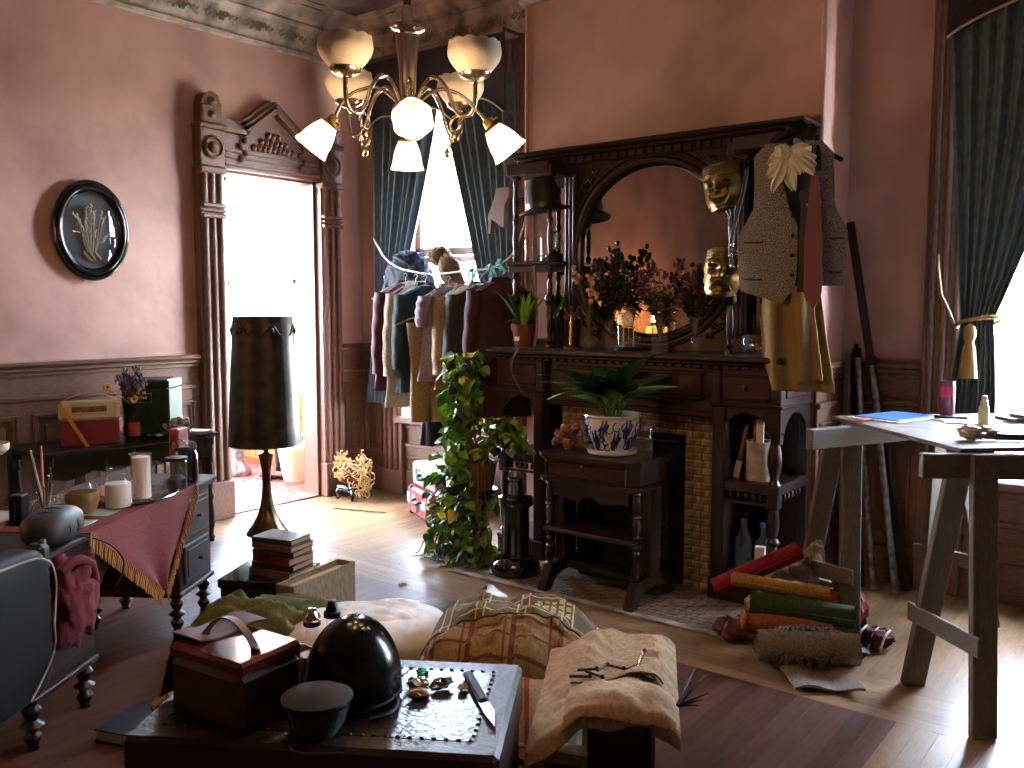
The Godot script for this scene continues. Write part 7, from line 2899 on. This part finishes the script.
func table_plant():
	var Y := .7425
	var t := thing("blue_white_planter", "blue and white porcelain planter with drooping green leaves on the work table", "plant", V(-2.40, Y, -3.90))
	var b := mb()
	b.lathe([Vector2(0, .0), Vector2(.11, 0), Vector2(.128, .008), Vector2(.135, .026), Vector2(.13, .028), Vector2(.12, .014), Vector2(0, .012)], 36)
	put("saucer", b, M.porcelain, t)
	b = mb()
	var prof := [Vector2(0, .014), Vector2(.085, .014), Vector2(.092, .022), Vector2(.105, .06), Vector2(.13, .10), Vector2(.142, .14), Vector2(.142, .19), Vector2(.152, .2), Vector2(.15, .208), Vector2(.138, .2), Vector2(.132, .18), Vector2(0, .178)]
	b.lathe(prof, 40)
	var pot := put("pot", b, M.porcelain, t)
	# painted blue scrolls and flowers
	var rad := func(y: float) -> float:
		for i in prof.size() - 1:
			if i >= 1 and i < 7 and y >= prof[i].y and y <= prof[i + 1].y:
				return lerpf(prof[i].x, prof[i + 1].x, (y - prof[i].y) / maxf(prof[i + 1].y - prof[i].y, 1e-5))
		return .142
	var r := RandomNumberGenerator.new()
	r.seed = 12
	for i in 14:
		b = mb()
		var a0 := TAU * i / 14
		var yc := .075 + .065 * (i % 2)
		for kk in 7:
			var pts := []
			var pa := TAU * kk / 7
			for j in 8:
				var f := j / 7.0
				var ang := a0 + (cos(pa) * .26 * f + .10 * sin(f * 4 + kk)) * .8
				var yy := clampf(yc + sin(pa) * .055 * f + .01 * cos(f * 5 + kk), .03, .185)
				var rr: float = rad.call(yy)
				pts.append(V(cos(ang) * (rr + .0005), yy, sin(ang) * (rr + .0005)))
			b.tube(pts, [.002, .004, .006, .007, .006, .005, .004, .003], 5)
		var r2: float = rad.call(yc)
		b.lump(V(cos(a0) * r2, yc, sin(a0) * r2), V(.009, .009, .009), 8)
		put("painted_flower", b, M.cobalt, pot)
	for i in 60:
		b = mb()
		var a0 := r.randf() * TAU
		var y := r.randf_range(.04, .18)
		var pts := []
		for j in 10:
			var f := j / 9.0
			var ang := a0 + .13 * sin(f * 4.5)
			var yy := clampf(y + .022 * cos(f * 4.5) - .01, .028, .187)
			var rr: float = rad.call(yy)
			pts.append(V(cos(ang) * rr, yy, sin(ang) * rr))
		b.tube(pts, .0034, 5)
		put("painted_scroll", b, M.cobalt, pot)
	b = mb()
	b.lathe([Vector2(0, .180), Vector2(.132, .180)], 24)
	put("soil", b, M.dark_leather, t)
	r.seed = 4
	for i in 30:
		var a := TAU * i / 30 * 1.7 + r.randf() * .5
		var L := r.randf_range(.15, .29)
		var up := r.randf_range(1.2, 4.0)
		var d := V(cos(a), up, sin(a))
		if i == 0:
			d = V(.25, 1.6, .2)
			L = .36
		var stem_end := V(cos(a) * .05, .19, sin(a) * .05) + d.normalized() * L * .4
		b = mb()
		b.tube(smooth_path([V(cos(a) * .03, .18, sin(a) * .03), V(cos(a) * .05, .21, sin(a) * .05) + d.normalized() * L * .2, stem_end], 3), .003, 5)
		put("stem", b, M.leaf, t)
		var lm := leaf_mesh(L * .85, r.randf_range(.085, .11), r.randf_range(.9, 1.9), .18)
		put("leaf", lm, [M.leaf_dark, M.leaf, M.leaf_dark][i % 3], t, leaf_at(stem_end, d, 1.0, r.randf_range(-.7, .7)))
	# dried bouquet and glass jug
	t = thing("dried_bouquet", "dried bouquet of rust and cream flowers lying on the work table", "bouquet", V(-2.66, Y, -3.90))
	r.seed = 9
	for i in 34:
		var c := i < 16
		var p := V(r.randf_range(-.08, .04), r.randf_range(.02, .13), r.randf_range(-.05, .08)) if c else V(r.randf_range(-.01, .14), r.randf_range(.02, .12), r.randf_range(-.06, .06))
		b = mb()
		b.tube(smooth_path([V(.17, .015, .0), V(.09, .03, p.z * .4), p], 3), .002, 5)
		put("stem", b, M.leaf_dry, t)
		b = mb()
		if c:
			for kk in 6:
				var a := TAU * kk / 6
				b.lump(p + V(cos(a) * .013, sin(a) * .013, .004 * sin(a * 2)), V(.013, .013, .008), 8)
		else:
			for kk in 5: b.lump(p + V(r.randf_range(-.014, .014), r.randf_range(-.014, .014), r.randf_range(-.014, .014)), V(.005, .005, .005), 6)
		put("flower", b, ([M.rust, M.dried_red, M.brown_hide, M.rust][i % 4]) if c else M.dried_grass, t)
	t = thing("glass_jug", "clear glass cloche behind the planter on the work table", "glass", V(-2.22, Y, -3.88))
	b = mb()
	b.lathe([Vector2(.06, 0), Vector2(.06, .15), Vector2(.05, .19), Vector2(.025, .215), Vector2(0, .22)], 28)
	put("glass", b, M.clear_glass, t)

func ivy():
	var t := thing("ivy_plant", "trailing green ivy spilling from a pot stand beside the suitcases to the floor", "plant", V(-3.37, 0, -4.0))
	var b := mb()
	b.lathe([Vector2(0, 0), Vector2(.1, 0), Vector2(.1, .02), Vector2(.03, .04), Vector2(.03, .38), Vector2(.1, .40), Vector2(.1, .42), Vector2(0, .42)], 20)
	put("pot_stand", b, M.black_wood_y, t)
	b = mb()
	b.lathe([Vector2(0, .42), Vector2(.07, .42), Vector2(.095, .56), Vector2(.1, .58), Vector2(.085, .58), Vector2(.08, .55), Vector2(0, .54)], 24)
	put("pot", b, M.terracotta, t)
	b = mb()
	b.tube([V(-.17, .05, -.06), V(-.20, 1.20, -.16)], .011, 8)
	put("stake", b, M.bamboo, t)
	var r := RandomNumberGenerator.new()
	r.seed = 31
	var lms := [leaf_mesh(.062, .056, .2, .2, true), leaf_mesh(.05, .048, .4, .25, true), leaf_mesh(.072, .062, .3, .2, true)]
	for i in 26:
		b = mb()
		var x0 := r.randf_range(-.28, .16)
		b.tube(smooth_path([V(0, .55, 0), V(x0 * .5, .62 + r.randf() * .1, .06), V(x0 * .9, .35, .12), V(x0 * 1.2 + r.randf_range(-.05, .05), .05, .14 + r.randf() * .08), V(x0 * 1.3 + r.randf_range(-.1, .1), .015, .2 + r.randf() * .08)], 4), .003, 5)
		put("vine", b, M.stem, t)
	for i in 8:
		b = mb()
		b.tube(smooth_path([V(0, .55, 0), V(-.12 + r.randf_range(-.04, .04), .75, -.04), V(-.19 + r.randf_range(-.05, .05), .98, -.12), V(-.19 + r.randf_range(-.06, .06), r.randf_range(1.08, 1.24), -.15)], 4), .003, 5)
		put("vine", b, M.stem, t)
	# leaves: a narrow climbing column widening into a skirt on the floor, and a spray to the right
	var mass := {}
	for i in 900:
		var y := 1.22 * pow(r.randf(), 1.35)
		var p: Vector3
		if i % 7 == 0:
			var f := r.randf()
			p = V(lerpf(.05, .30, f) + r.randf_range(-.05, .05), .66 + .16 * sin(f * 2.6) + r.randf_range(-.07, .05), r.randf_range(-.04, .08))
		else:
			var half := lerpf(.22, .07, clampf(y / .95, 0, 1))
			var cx := lerpf(-.05, -.19, clampf(y / .95, 0, 1))
			p = V(cx + r.randf_range(-half, half), maxf(y, .025), r.randf_range(-.1, .14) + .10 * (1.0 - clampf(y / .7, 0, 1)) - .1 * clampf((y - .7) / .4, 0, 1))
		var a := r.randf() * TAU
		var mk: String = ["leaf", "leaf_b", "leaf", "leaf_b", "leaf_dark"][r.randi() % 5]
		if r.randf() < .04: mk = "leaf_yellow"
		var tr := leaf_at(p, V(cos(a), r.randf_range(-1.0, .1), sin(a) * .6 + .4), r.randf_range(.7, 1.25), r.randf_range(-.7, .7))
		var front: bool = p.z > .02
		if i % 3 == 0:
			put("leaf", lms[i % 9 / 3], M[mk], t, tr)
		else:
			if not mass.has(mk):
				mass[mk] = SurfaceTool.new()
				mass[mk].begin(Mesh.PRIMITIVE_TRIANGLES)
			mass[mk].append_from(lms[i % 3], 0, tr)
	for mk in mass:
		put("leaf_mass", mass[mk].commit(), M[mk], t).set_meta("kind", "stuff")
	b = mb()
	for i in 520:
		var a := r.randf() * TAU
		var d := sqrt(r.randf()) * .30
		var p := V(cos(a) * d - .06, .01, sin(a) * d * .7 + .08)
		var e := p + V(r.randf_range(-.07, .07), r.randf_range(.02, .2) * (1.0 - d * 2.2), r.randf_range(-.03, .08))
		var s := V(.004, 0, .003)
		b.smooth(0)
		b.tri(p - s, e, p + s)
		b.tri(p + s, e, p + s * 2.2)
	put("undergrowth", b, M.leaf_dry_green, t).set_meta("kind", "stuff")

func corner_poles():
	var k := 0
	for q in [["metal_pole", "steel pole leaning in the corner, nearest the sawhorse", V(-1.33, 0, -4.80), V(-1.50, 1.26, -4.93), .017, "steel_dull"], ["metal_pole", "second steel pole leaning just right of the first", V(-1.22, 0, -4.80), V(-1.42, 1.22, -4.93), .017, "steel_dull"], ["metal_pole", "thin dark pole leaning between the steel ones and the wall", V(-1.40, 0, -4.84), V(-1.53, 1.20, -4.945), .012, "iron"]]:
		var p: Vector3 = q[2]
		var t := thing(q[0], q[1], "pole", p, 0, "poles leaning in the corner")
		var e: Vector3 = q[3] - p
		var b := mb()
		b.tube([Vector3.ZERO, e], q[4], 12)
		put("tube", b, M[q[5]], t)
		b = mb()
		b.tube([e * .97, e * 1.01], q[4] * 1.35, 12)
		b.lump(e * 1.02, V(.014, .014, .014), 10)
		put("cap", b, M.iron, t)
		k += 1
	var t := thing("dark_plank", "long dark board leaning against the pink wall, taller than the poles", "plank", V(-1.20, 0, -4.90))
	var b := mb()
	board_between(b, V(0, 0, 0), V(-.36, 1.95, -.04), .045, .02, V(1, .2, .3))
	put("board", b, M.mahog_y, t)
	t = thing("grey_lath", "pale grey lath standing upright against the chimney wainscot", "lath", V(-1.50, 0, -4.78))
	b = mb()
	board_between(b, V(0, 0, 0), V(-.03, 1.25, -.10), .035, .015, V(1, 0, .3))
	put("lath", b, M.old_pine_y, t)

func plywood_items():
	var Y := 1.0025
	var t := thing("blue_folder", "bright blue folder lying on white paper on the plywood", "folder", V(-1.09, Y, -4.17), deg_to_rad(72))
	var b := mb()
	b.box(V(-.01, .003, .0), V(.33, .004, .25), .001)
	put("white_sheet", b, M.paper, t)
	b = mb()
	b.box(V(.0, .0075, .005), V(.30, .005, .22), .001)
	put("cover", b, M.blue_paper, t)
	t = thing("orange_card", "small orange card tucked under the folder's near corner", "card", V(-1.17, Y, -3.99), deg_to_rad(60))
	b = mb()
	b.box(V(0, .004, 0), V(.07, .008, .05), .001)
	put("card", b, M.orange_card, t)
	t = thing("drink_can", "purple and red slim drink can with bright rim on the plywood", "can", V(-.93, Y, -4.40))
	b = mb()
	b.lathe([Vector2(0, 0), Vector2(.026, .0), Vector2(.033, .008), Vector2(.033, .135), Vector2(.028, .15), Vector2(.028, .154)], 28)
	put("body", b, M.can_purple, t)
	b = mb()
	b.lathe([Vector2(.0332, .085), Vector2(.0332, .134)], 28)
	put("red_band", b, M.can_red, t)
	b = mb()
	b.lathe([Vector2(.028, .152), Vector2(.03, .154), Vector2(.03, .158), Vector2(.026, .156), Vector2(0, .152)], 28)
	put("rim", b, M.steel, t)
	t = thing("spray_bottle", "small pale spray bottle standing on the plywood by the window", "bottle", V(-.735, Y, -4.16))
	b = mb()
	b.lathe([Vector2(0, 0), Vector2(.02, 0), Vector2(.021, .004), Vector2(.021, .075), Vector2(.012, .085)], 20)
	put("body", b, M.cream_plastic, t)
	b = mb()
	b.lathe([Vector2(.0, .083), Vector2(.016, .083), Vector2(.016, .1), Vector2(.011, .102), Vector2(.011, .122), Vector2(0, .124)], 18)
	put("nozzle", b, M.enamel, t)
	t = thing("tape_roll", "crumpled clear plastic roll on the plywood's front edge", "plastic", V(-.665, Y, -3.66), deg_to_rad(40))
	b = mb()
	var f := FastNoiseLite.new()
	f.frequency = 16.0
	b.crumple(V(-.02, .03, 0), V(.065, .034, .05), 13, 20, .4)
	put("plastic", b, M.milky_plastic, t)
	b = mb()
	b.tube([V(.02, .022, 0), V(.07, .02, 0)], .018, 14)
	put("core", b, M.tan_paper, t)
	t = thing("black_marker", "fat black marker lying beside the plastic roll", "marker", V(-.56, Y, -3.72), deg_to_rad(28))
	b = mb()
	b.tube([V(-.06, .014, 0), V(.06, .014, 0)], .013, 14)
	put("barrel", b, M.black_gloss, t)
	b = mb()
	b.tube([V(.05, .014, 0), V(.075, .014, 0)], .0138, 14)
	put("cap", b, M.steel, t)
	var k := 0
	for q in [[V(-.80, Y, -4.2), 20.0, .2, .14], [V(-.62, Y, -4.1), 50.0, .22, .15], [V(-.55, Y + .004, -3.95), 35.0, .2, .16]]:
		t = thing("paper_sheet", ["white paper sheet under the pliers on the plywood", "pale sheet behind the spray bottle on the plywood", "cream sheet at the right edge of the plywood"][k], "paper", q[0], deg_to_rad(q[1]), "papers on the plywood")
		b = mb()
		b.sheet(func(u, v): return V((u - .5) * q[2], .003 + .006 * sin(u * 4 + k) * sin(v * 3), (v - .5) * q[3]), 6, 6, .0012)
		put("sheet", b, M.paper if k < 2 else M.tan_paper, t)
		k += 1
	t = thing("pliers", "small dark pliers lying by the drink can", "pliers", V(-.86, Y + .008, -4.22), deg_to_rad(15))
	b = mb()
	for s in [-1, 1]: b.tube(smooth_path([V(-.08, .006, s * .02), V(-.03, .006, s * .014), V(.02, .006, -s * .003), V(.05, .006, -s * .004)]), .005, 7)
	put("jaws", b, M.iron, t)
	t = thing("wood_trays", "stack of pale flat wooden pieces near the window on the plywood", "wood", V(-.58, Y, -4.42), deg_to_rad(45))
	b = mb()
	b.box(V(0, .012, 0), V(.3, .016, .12), .003)
	put("piece", b, M.old_pine_x, t)
	b = mb()
	b.box(V(.02, .028, .01), V(.26, .014, .09), .003, RY(8))
	put("piece", b, M.tan_paper, t)

func wig_stand():
	var t := thing("black_stool", "tiny black lacquer stool with curved feet on the floor by the doorway", "stool", V(-5.22, 0, -4.62))
	var b := mb()
	b.box(V(0, .095, 0), V(.17, .025, .15), .008)
	b.box(V(0, .075, 0), V(.15, .02, .13), .004)
	put("seat", b, M.black_gloss, t)
	for x in [-.07, .07]:
		for z in [-.055, .055]:
			b = mb()
			b.tube(smooth_path([V(x, .085, z), V(x * 1.25, .055, z * 1.25), V(x * 1.05, .02, z * 1.05), V(x * 1.3, .008, z * 1.3)]), .012, 8)
			put("leg", b, M.black_gloss, t)
	t = thing("wicker_wig", "tangle of curly blond straw over a brown ball on the black stool", "straw", V(-5.22, .108, -4.62))
	b = mb()
	b.lump(V(0, .085, 0), V(.085, .085, .085), 24)
	put("ball", b, M.brown_strap, t)
	var r := RandomNumberGenerator.new()
	r.seed = 3
	for i in 120:
		var a := r.randf() * TAU
		var y := r.randf_range(.05, .24)
		var rad := r.randf_range(.08, .13)
		var c := V(cos(a) * rad + .02, y, sin(a) * rad)
		if i > 80:
			c = V(r.randf_range(.08, .19), r.randf_range(-.08, .15), r.randf_range(-.06, .06))
		var pts := []
		var rr := r.randf_range(.018, .036)
		var tw := V(r.randf_range(-1, 1), r.randf_range(-1, 1), r.randf_range(-1, 1)).normalized()
		var e1 := tw.cross(V(.3, .9, .1)).normalized()
		var e2 := tw.cross(e1)
		for j in 9:
			var q := j / 8.0 * 4.5
			pts.append(c + (e1 * cos(q) + e2 * sin(q)) * rr + tw * (j * .004))
		b = mb()
		b.tube(pts, .0045, 5)
		put("curl", b, M.straw, t)
	t = thing("floor_stick", "thin stick lying on the bare floor near the doorway", "stick", V(-4.85, 0, -4.37))
	b = mb()
	b.tube([V(-.2, .006, .07), V(.2, .006, -.07)], .005, 7)
	put("stick", b, M.stem, t)
	var labels := ["white scrap on the floor below the ivy", "second pale scrap below the ivy, nearer the hearth", "brown leaf scrap on the floor before the hearth kerb", "yellow fallen leaf at the ivy's left edge", "pale splinter lying on the floor by the crate"]
	var k := 0
	for q in [V(-3.52, 0, -3.80), V(-3.44, 0, -3.72), V(-2.98, .0, -3.56), V(-3.70, 0, -3.98), V(-3.36, 0, -3.33)]:
		t = thing("floor_scrap", labels[k], "scrap", q, k * 1.1, "scraps on the floor")
		b = mb()
		b.sheet(func(u, v): return V((u - .5) * .05, .004 + .012 * sin(u * 3) * sin(v * 3), (v - .5) * .03), 5, 5, .002)
		put("scrap", b, [M.paper, M.paper, M.brown_hide, M.leaf_yellow, M.pages][k], t)
		k += 1

func sunroom_items():
	var t := thing("white_planter", "cream plastic planter with bamboo-like palm in the sunroom", "plant", V(-6.16, 0, -4.84))
	var b := mb()
	b.lathe([Vector2(0, 0), Vector2(.11, 0), Vector2(.115, .01), Vector2(.16, .28), Vector2(.17, .285), Vector2(.17, .32), Vector2(.155, .32), Vector2(.15, .28), Vector2(0, .27)], 28)
	put("pot", b, M.cream_plastic, t)
	var r := RandomNumberGenerator.new()
	r.seed = 6
	for k in 4:
		b = mb()
		b.tube(smooth_path([V((k - 1.5) * .04, .27, 0), V((k - 1.5) * .06, .6, .02), V((k - 1.5) * .09, .95 + .1 * k, .03)]), .006, 6)
		put("cane", b, M.leaf, t)
	for k in 40:
		var p := V(r.randf_range(-.16, .16), r.randf_range(.4, 1.25), r.randf_range(.0, .12))
		var a := r.randf() * TAU
		put("leaf", leaf_mesh(.17, .025, .5, .3), M.leaf_b if k % 2 else M.leaf, t, leaf_at(p, V(cos(a), r.randf_range(-.1, .9), sin(a)), 1.0, 0))
	t = thing("floor_cleaner", "black upright floor cleaner standing in the sunroom", "vacuum", V(-6.42, 0, -4.84), deg_to_rad(40))
	b = mb()
	b.box(V(0, .04, .06), V(.26, .07, .24), .03)
	put("head", b, M.black_gloss, t)
	b = mb()
	b.tube([V(0, .07, 0), V(0, .16, -.02), V(0, .75, -.08)], [.02, .03, .045], 12)
	put("body", b, M.iron, t)
	b = mb()
	b.tube([V(0, .75, -.08), V(0, 1.1, -.12)], .014, 8)
	put("handle", b, M.steel, t)
	t = thing("grey_column", "grey stone column on a round foot in the sunroom", "column", V(-6.78, 0, -4.66))
	b = mb()
	b.lathe([Vector2(0, 0), Vector2(.13, 0), Vector2(.135, .03), Vector2(.12, .07), Vector2(.085, .11), Vector2(.075, .15), Vector2(.07, .62), Vector2(.09, .66), Vector2(.12, .68), Vector2(.12, .70), Vector2(0, .70)], 24, Transform3D(), .02, 10)
	put("shaft", b, M.steel_dull, t)
	t = thing("fern_pot", "leafy green fern on the grey column, seen over the lampshade", "plant", V(-6.78, .70, -4.66))
	b = mb()
	b.lathe([Vector2(0, 0), Vector2(.08, 0), Vector2(.11, .16), Vector2(.1, .16), Vector2(0, .15)], 22)
	put("pot", b, M.cream_plastic, t)
	for k in 46:
		var a := TAU * k / 46 * 3.0
		put("leaf", leaf_mesh(.22 + .1 * r.randf(), .035, .5, .3), M.leaf_b, t, leaf_at(V(cos(a) * .04, .14, sin(a) * .04), V(cos(a), r.randf_range(1.2, 3.0), sin(a)), 1.0, 0))

func reflected_lamp():
	# stands behind the camera's left; only the mirror shows it
	var t := thing("parchment_lamp", "lit parchment-shaded lamp on a stand, seen only in the mirror", "lamp", V(-5.1, 0, 0.3))
	var b := mb()
	b.lathe([Vector2(0, 0), Vector2(.14, 0), Vector2(.14, .02), Vector2(.02, .05), Vector2(.015, 1.1), Vector2(0, 1.1)], 20)
	put("stand", b, M.old_brass, t)
	b = mb()
	b.lathe([Vector2(.16, 1.02), Vector2(.12, 1.26)], 28)
	put("lamp_shade", b, M.parchment_lit, t)
	var l := OmniLight3D.new()
	l.name = "parchment_lamp_light"
	l.light_color = Color(1.0, .72, .4)
	l.light_energy = .7
	l.light_size = .05
	l.omni_range = 10.0
	l.omni_attenuation = 2.0
	l.shadow_enabled = true
	l.position = V(0, 1.35, 0)
	t.add_child(l)

func more_materials():
	mt("bulb", "#fff1dc", 0.5, "", Vector3.ONE, {glow = 12.0, gc = Color(1.0, 0.86, 0.66)})
	mt("grout_light", "#b8aca0", 0.8)
	mt("red_brick", "#a8483c", 0.5, "stain", Vector3(2, 2, 2))
	mt("honey_y", "#b5793a", 0.4, "grain", Vector3(10, 1, 10))
	mt("honey_x", "#8f4f30", 0.4, "grain", Vector3(1, 10, 10))
	mt("vanity_x", "#33221d", 0.55, "grain", Vector3(1.0, 10, 10), {spec = 0.35})
	mt("vanity_y", "#33221d", 0.55, "grain", Vector3(10, 1.0, 10), {spec = 0.35})
	mt("red_cloth", "#7a2a25", 0.85, "fine", Vector3(2, 2, 2), {rim = 0.2})
	mt("gold_fringe", "#9d6b35", 0.8)
	mt("old_pine_x", "#695e4e", 0.75, "grain", Vector3(2.0, 14, 14), {n = "brush", ns = 0.4})
	mt("old_pine_y", "#695e4e", 0.75, "grain", Vector3(14, 1.6, 14), {n = "brush", ns = 0.4})
	mt("plywood", "#6e5f49", 0.7, "stain", Vector3(2.5, 2.5, 2.5))
	mt("ply_edge", "#6f5e46", 0.8)
	mt("trunk_leather", "#2a1b15", 0.42, "stain", Vector3(4, 4, 4), {n = "bump", ns = 0.4})
	mt("trunk_top", "#2a1b15", 0.28, "stain", Vector3(5, 5, 5), {n = "bump", ns = 0.5})
	mt("stud", "#3b3028", 0.35, "", Vector3.ONE, {metal = 0.9})
	mt("black_leather", "#100e0f", 0.55, "", Vector3.ONE, {spec = 0.3})
	mt("dark_leather", "#2b1a14", 0.5)
	mt("lamp_brass", "#5e4630", 0.33, "stain", Vector3(5, 5, 5), {metal = 0.9})
	mt("lamp_shade", "#3d332b", 0.42, "stain", Vector3(3, 3, 3), {metal = 0.5})
	mt("steel", "#a5a3a0", 0.25, "", Vector3.ONE, {metal = 1.0})
	mt("red_leather", "#a23a3c", 0.45, "stain", Vector3(5, 5, 5))
	mt("beige_vinyl", "#a39c86", 0.5, "stain", Vector3(4, 4, 4))
	mt("paper", "#d8d2c4", 0.8)
	mt("paper_grey", "#8f8a86", 0.8)
	mt("white_wire", "#d5d0c8", 0.5)
	mt("dark_hanger", "#241a17", 0.5)
	mt("wood_hanger", "#8d6238", 0.5)
	mt("burgundy", "#4a2026", 0.85, "fine", Vector3(2, 2, 2), {rim = 0.4})
	mt("burgundy_edge", "#6b3a40", 0.85)
	mt("grey_green", "#3a3d38", 0.85, "fine", Vector3(2, 2, 2), {rim = 0.3})
	mt("tan_cotton", "#b0916c", 0.85, "fine", Vector3(2, 2, 2), {back = Color(.3, .22, .15)})
	mt("lavender", "#a99bb0", 0.85, "fine", Vector3(2, 2, 2), {back = Color(.3, .28, .32)})
	mt("camel", "#a3855c", 0.9, "fine", Vector3(2, 2, 2), {rim = 0.2})
	mt("navy", "#1f2636", 0.85, "fine", Vector3(2, 2, 2))
	mt("teal_print", "#2f5058", 0.85, "tweed", Vector3(3, 3, 3))
	mt("teal_edge", "#3f94ac", 0.8)
	mt("cream", "#cfc7b4", 0.85, "fine", Vector3(2, 2, 2), {back = Color(.3, .28, .24)})
	mt("maroon", "#5a1f2c", 0.85, "fine", Vector3(2, 2, 2))
	mt("denim", "#3c4a60", 0.9, "tweed", Vector3(3, 3, 3))
	mt("fur", "#7d5c3a", 0.9, "fine", Vector3(2, 2, 2))
	mt("fur_grey", "#85786a", 0.95, "fine", Vector3(2, 2, 2))
	mt("turquoise", "#5fb5b0", 0.6)
	mt("tweed", "#958c7e", 0.95, "tweed", Vector3(2.6, 2.6, 2.6), {n = "finebump", ns = 0.4})
	mt("tweed_dark", "#3d3730", 0.95, "tweed", Vector3(2.6, 2.6, 2.6))
	mt("black_satin", "#131216", 0.35)
	mt("black_felt", "#100f11", 0.8, "fine", Vector3(2, 2, 2))
	mt("ivory_lace", "#e2dac2", 0.85, "fine", Vector3(12, 12, 12), {n = "finebump", ns = 0.6})
	mt("tie_red", "#7c3946", 0.55, "fine", Vector3(10, 10, 10))
	mt("tie_dark", "#682c3a", 0.55)
	mt("mustard", "#8a713f", 0.85, "fine", Vector3(14, 3, 14), {rim = 0.3})
	mt("dark_glass", "#1d2a22", 0.05, "", Vector3.ONE, {alpha = 0.75})
	mt("brown_strap", "#5b3127", 0.5)
	mt("peach", "#c98f78", 0.7)
	mt("ivory", "#d8c596", 0.6)
	mt("dried_red", "#5b2a2c", 0.85)
	mt("dried_pink", "#8f5c60", 0.85)
	mt("enamel", "#cfc8bc", 0.35, "stain", Vector3(5, 5, 5))
	mt("bristle", "#b1a98f", 0.8)
	mt("blue_paper", "#2f62b4", 0.55)
	mt("dark_board", "#20262a", 0.6)
	mt("dried_grass", "#9b8a68", 0.9)
	mt("wax", "#dcd9d2", 0.6)
	mt("pink_paper", "#cfa9a0", 0.8)
	mt("stoneware", "#8a6f43", 0.35, "stain", Vector3(5, 5, 5))
	mt("mint", "#9fc0b0", 0.6)
	mt("bolster", "#2c2b2a", 0.55, "fine", Vector3(4, 4, 4))
	mt("red_wool", "#7c1a33", 0.95, "tweed", Vector3(4, 4, 4), {rim = 0.4})
	mt("maroon_plastic", "#7c2338", 0.45)
	mt("cream_plastic", "#cbbfa0", 0.5)
	mt("yellow_strap", "#c79a34", 0.7)
	mt("green_metal", "#25402f", 0.4, "stain", Vector3(3, 3, 3))
	mt("pale_green", "#7ba880", 0.5)
	mt("violet", "#6a5590", 0.8)
	mt("yellow_petal", "#d4a829", 0.7)
	mt("foil", "#b5b8b8", 0.22, "", Vector3.ONE, {metal = 1.0})
	mt("dark_wrap", "#1b1b1d", 0.25, "", Vector3.ONE, {coat = 0.6})
	mt("green_wrap", "#16795a", 0.25, "", Vector3.ONE, {metal = 0.5})
	mt("tan_paper", "#a68a60", 0.8, "stain", Vector3(6, 6, 6))
	mt("ox_leather", "#331310", 0.4, "stain", Vector3(4, 4, 4))
	mt("ox_gloss", "#521d1a", 0.12, "", Vector3.ONE, {coat = 0.8})
	mt("tan_leather", "#4d2816", 0.75, "stain", Vector3(4, 4, 4))
	mt("red_liquid", "#4a1010", 0.05)
	mt("amber_liquid", "#7a3d14", 0.05)
	mt("black_shell", "#0b090a", 0.2, "", Vector3.ONE, {spec = 0.3})
	mt("mustard_cloth", "#9c8052", 0.9, "fine", Vector3(2, 2, 2))
	mt("olive_cloth", "#6b5f42", 0.95, "fine", Vector3(2, 2, 2))
	mt("brown_yarn", "#5d3c22", 0.95)
	mt("red_yarn", "#6e2a1d", 0.95)
	mt("pale_yarn", "#b5a67c", 0.95)
	mt("white_linen", "#f2eee6", 0.85, "mottle", Vector3(3, 3, 3))
	mt("pale_plank", "#8d8370", 0.7, "stain", Vector3(5, 5, 5))
	mt("book_grey", "#5b5148", 0.6)
	mt("book_dark", "#2f2622", 0.5)
	mt("book_red", "#8c2b2a", 0.5)
	mt("book_brown", "#6b4a38", 0.6)
	mt("book_black", "#3b3735", 0.3)
	mt("pages", "#b8a98a", 0.85)
	mt("crate_wood", "#94805e", 0.7, "grain", Vector3(8, 1.5, 8))
	mt("olive_green", "#6a7040", 0.9, "fine", Vector3(2, 2, 2))
	mt("olive_dark", "#4b5030", 0.9)
	mt("navy_cover", "#1d2430", 0.5)
	mt("rust", "#a05a24", 0.9, "fine", Vector3(2, 2, 2))
	mt("forest", "#33481f", 0.95, "fine", Vector3(2, 2, 2))
	mt("ochre", "#b0843f", 0.85, "fine", Vector3(2, 2, 2))
	mt("crimson", "#8f1226", 0.95, "fine", Vector3(2, 2, 2))
	mt("canvas", "#ad9e86", 0.9, "stain", Vector3(5, 5, 5))
	mt("brick_cloth", "#7c3026", 0.9)
	mt("brown_hide", "#5a2a1f", 0.7)
	mt("porcelain", "#c9c6bf", 0.15, "", Vector3.ONE, {coat = 0.5})
	mt("cobalt", "#1d2c66", 0.2)
	mt("leaf_black", "#17260f", 0.5)
	mt("bamboo", "#a58657", 0.6)
	mt("leaf_dry_green", "#5c6a35", 0.7)
	mt("steel_dull", "#9a9a9c", 0.4, "stain", Vector3(6, 6, 6), {metal = 0.8})
	mt("orange_card", "#b8541f", 0.6)
	mt("can_purple", "#6a3558", 0.3)
	mt("can_red", "#b23a5a", 0.3)
	mt("milky_plastic", "#b9aea0", 0.3, "", Vector3.ONE, {coat = 0.4})
	mt("straw", "#c19a5e", 0.7)
	mt("parchment_lit", "#e8c78a", 0.7, "", Vector3.ONE, {glow = 1.6, gc = Color(1.0, 0.76, 0.36)})

func build_things():
	vanity()
	wall_table()
	work_table()
	trestle_table()
	trunk()
	black_case()
	floor_lamp()
	pillar_stand()
	suitcases()
	clothes_line()
	vest_outfit()
	mantel_items()
	wall_picture()
	vanity_items()
	wall_table_items()
	trunk_items()
	bedding()
	books_and_box()
	fabric_rolls()
	table_plant()
	ivy()
	corner_poles()
	plywood_items()
	wig_stand()
	sunroom_items()
	reflected_lamp()
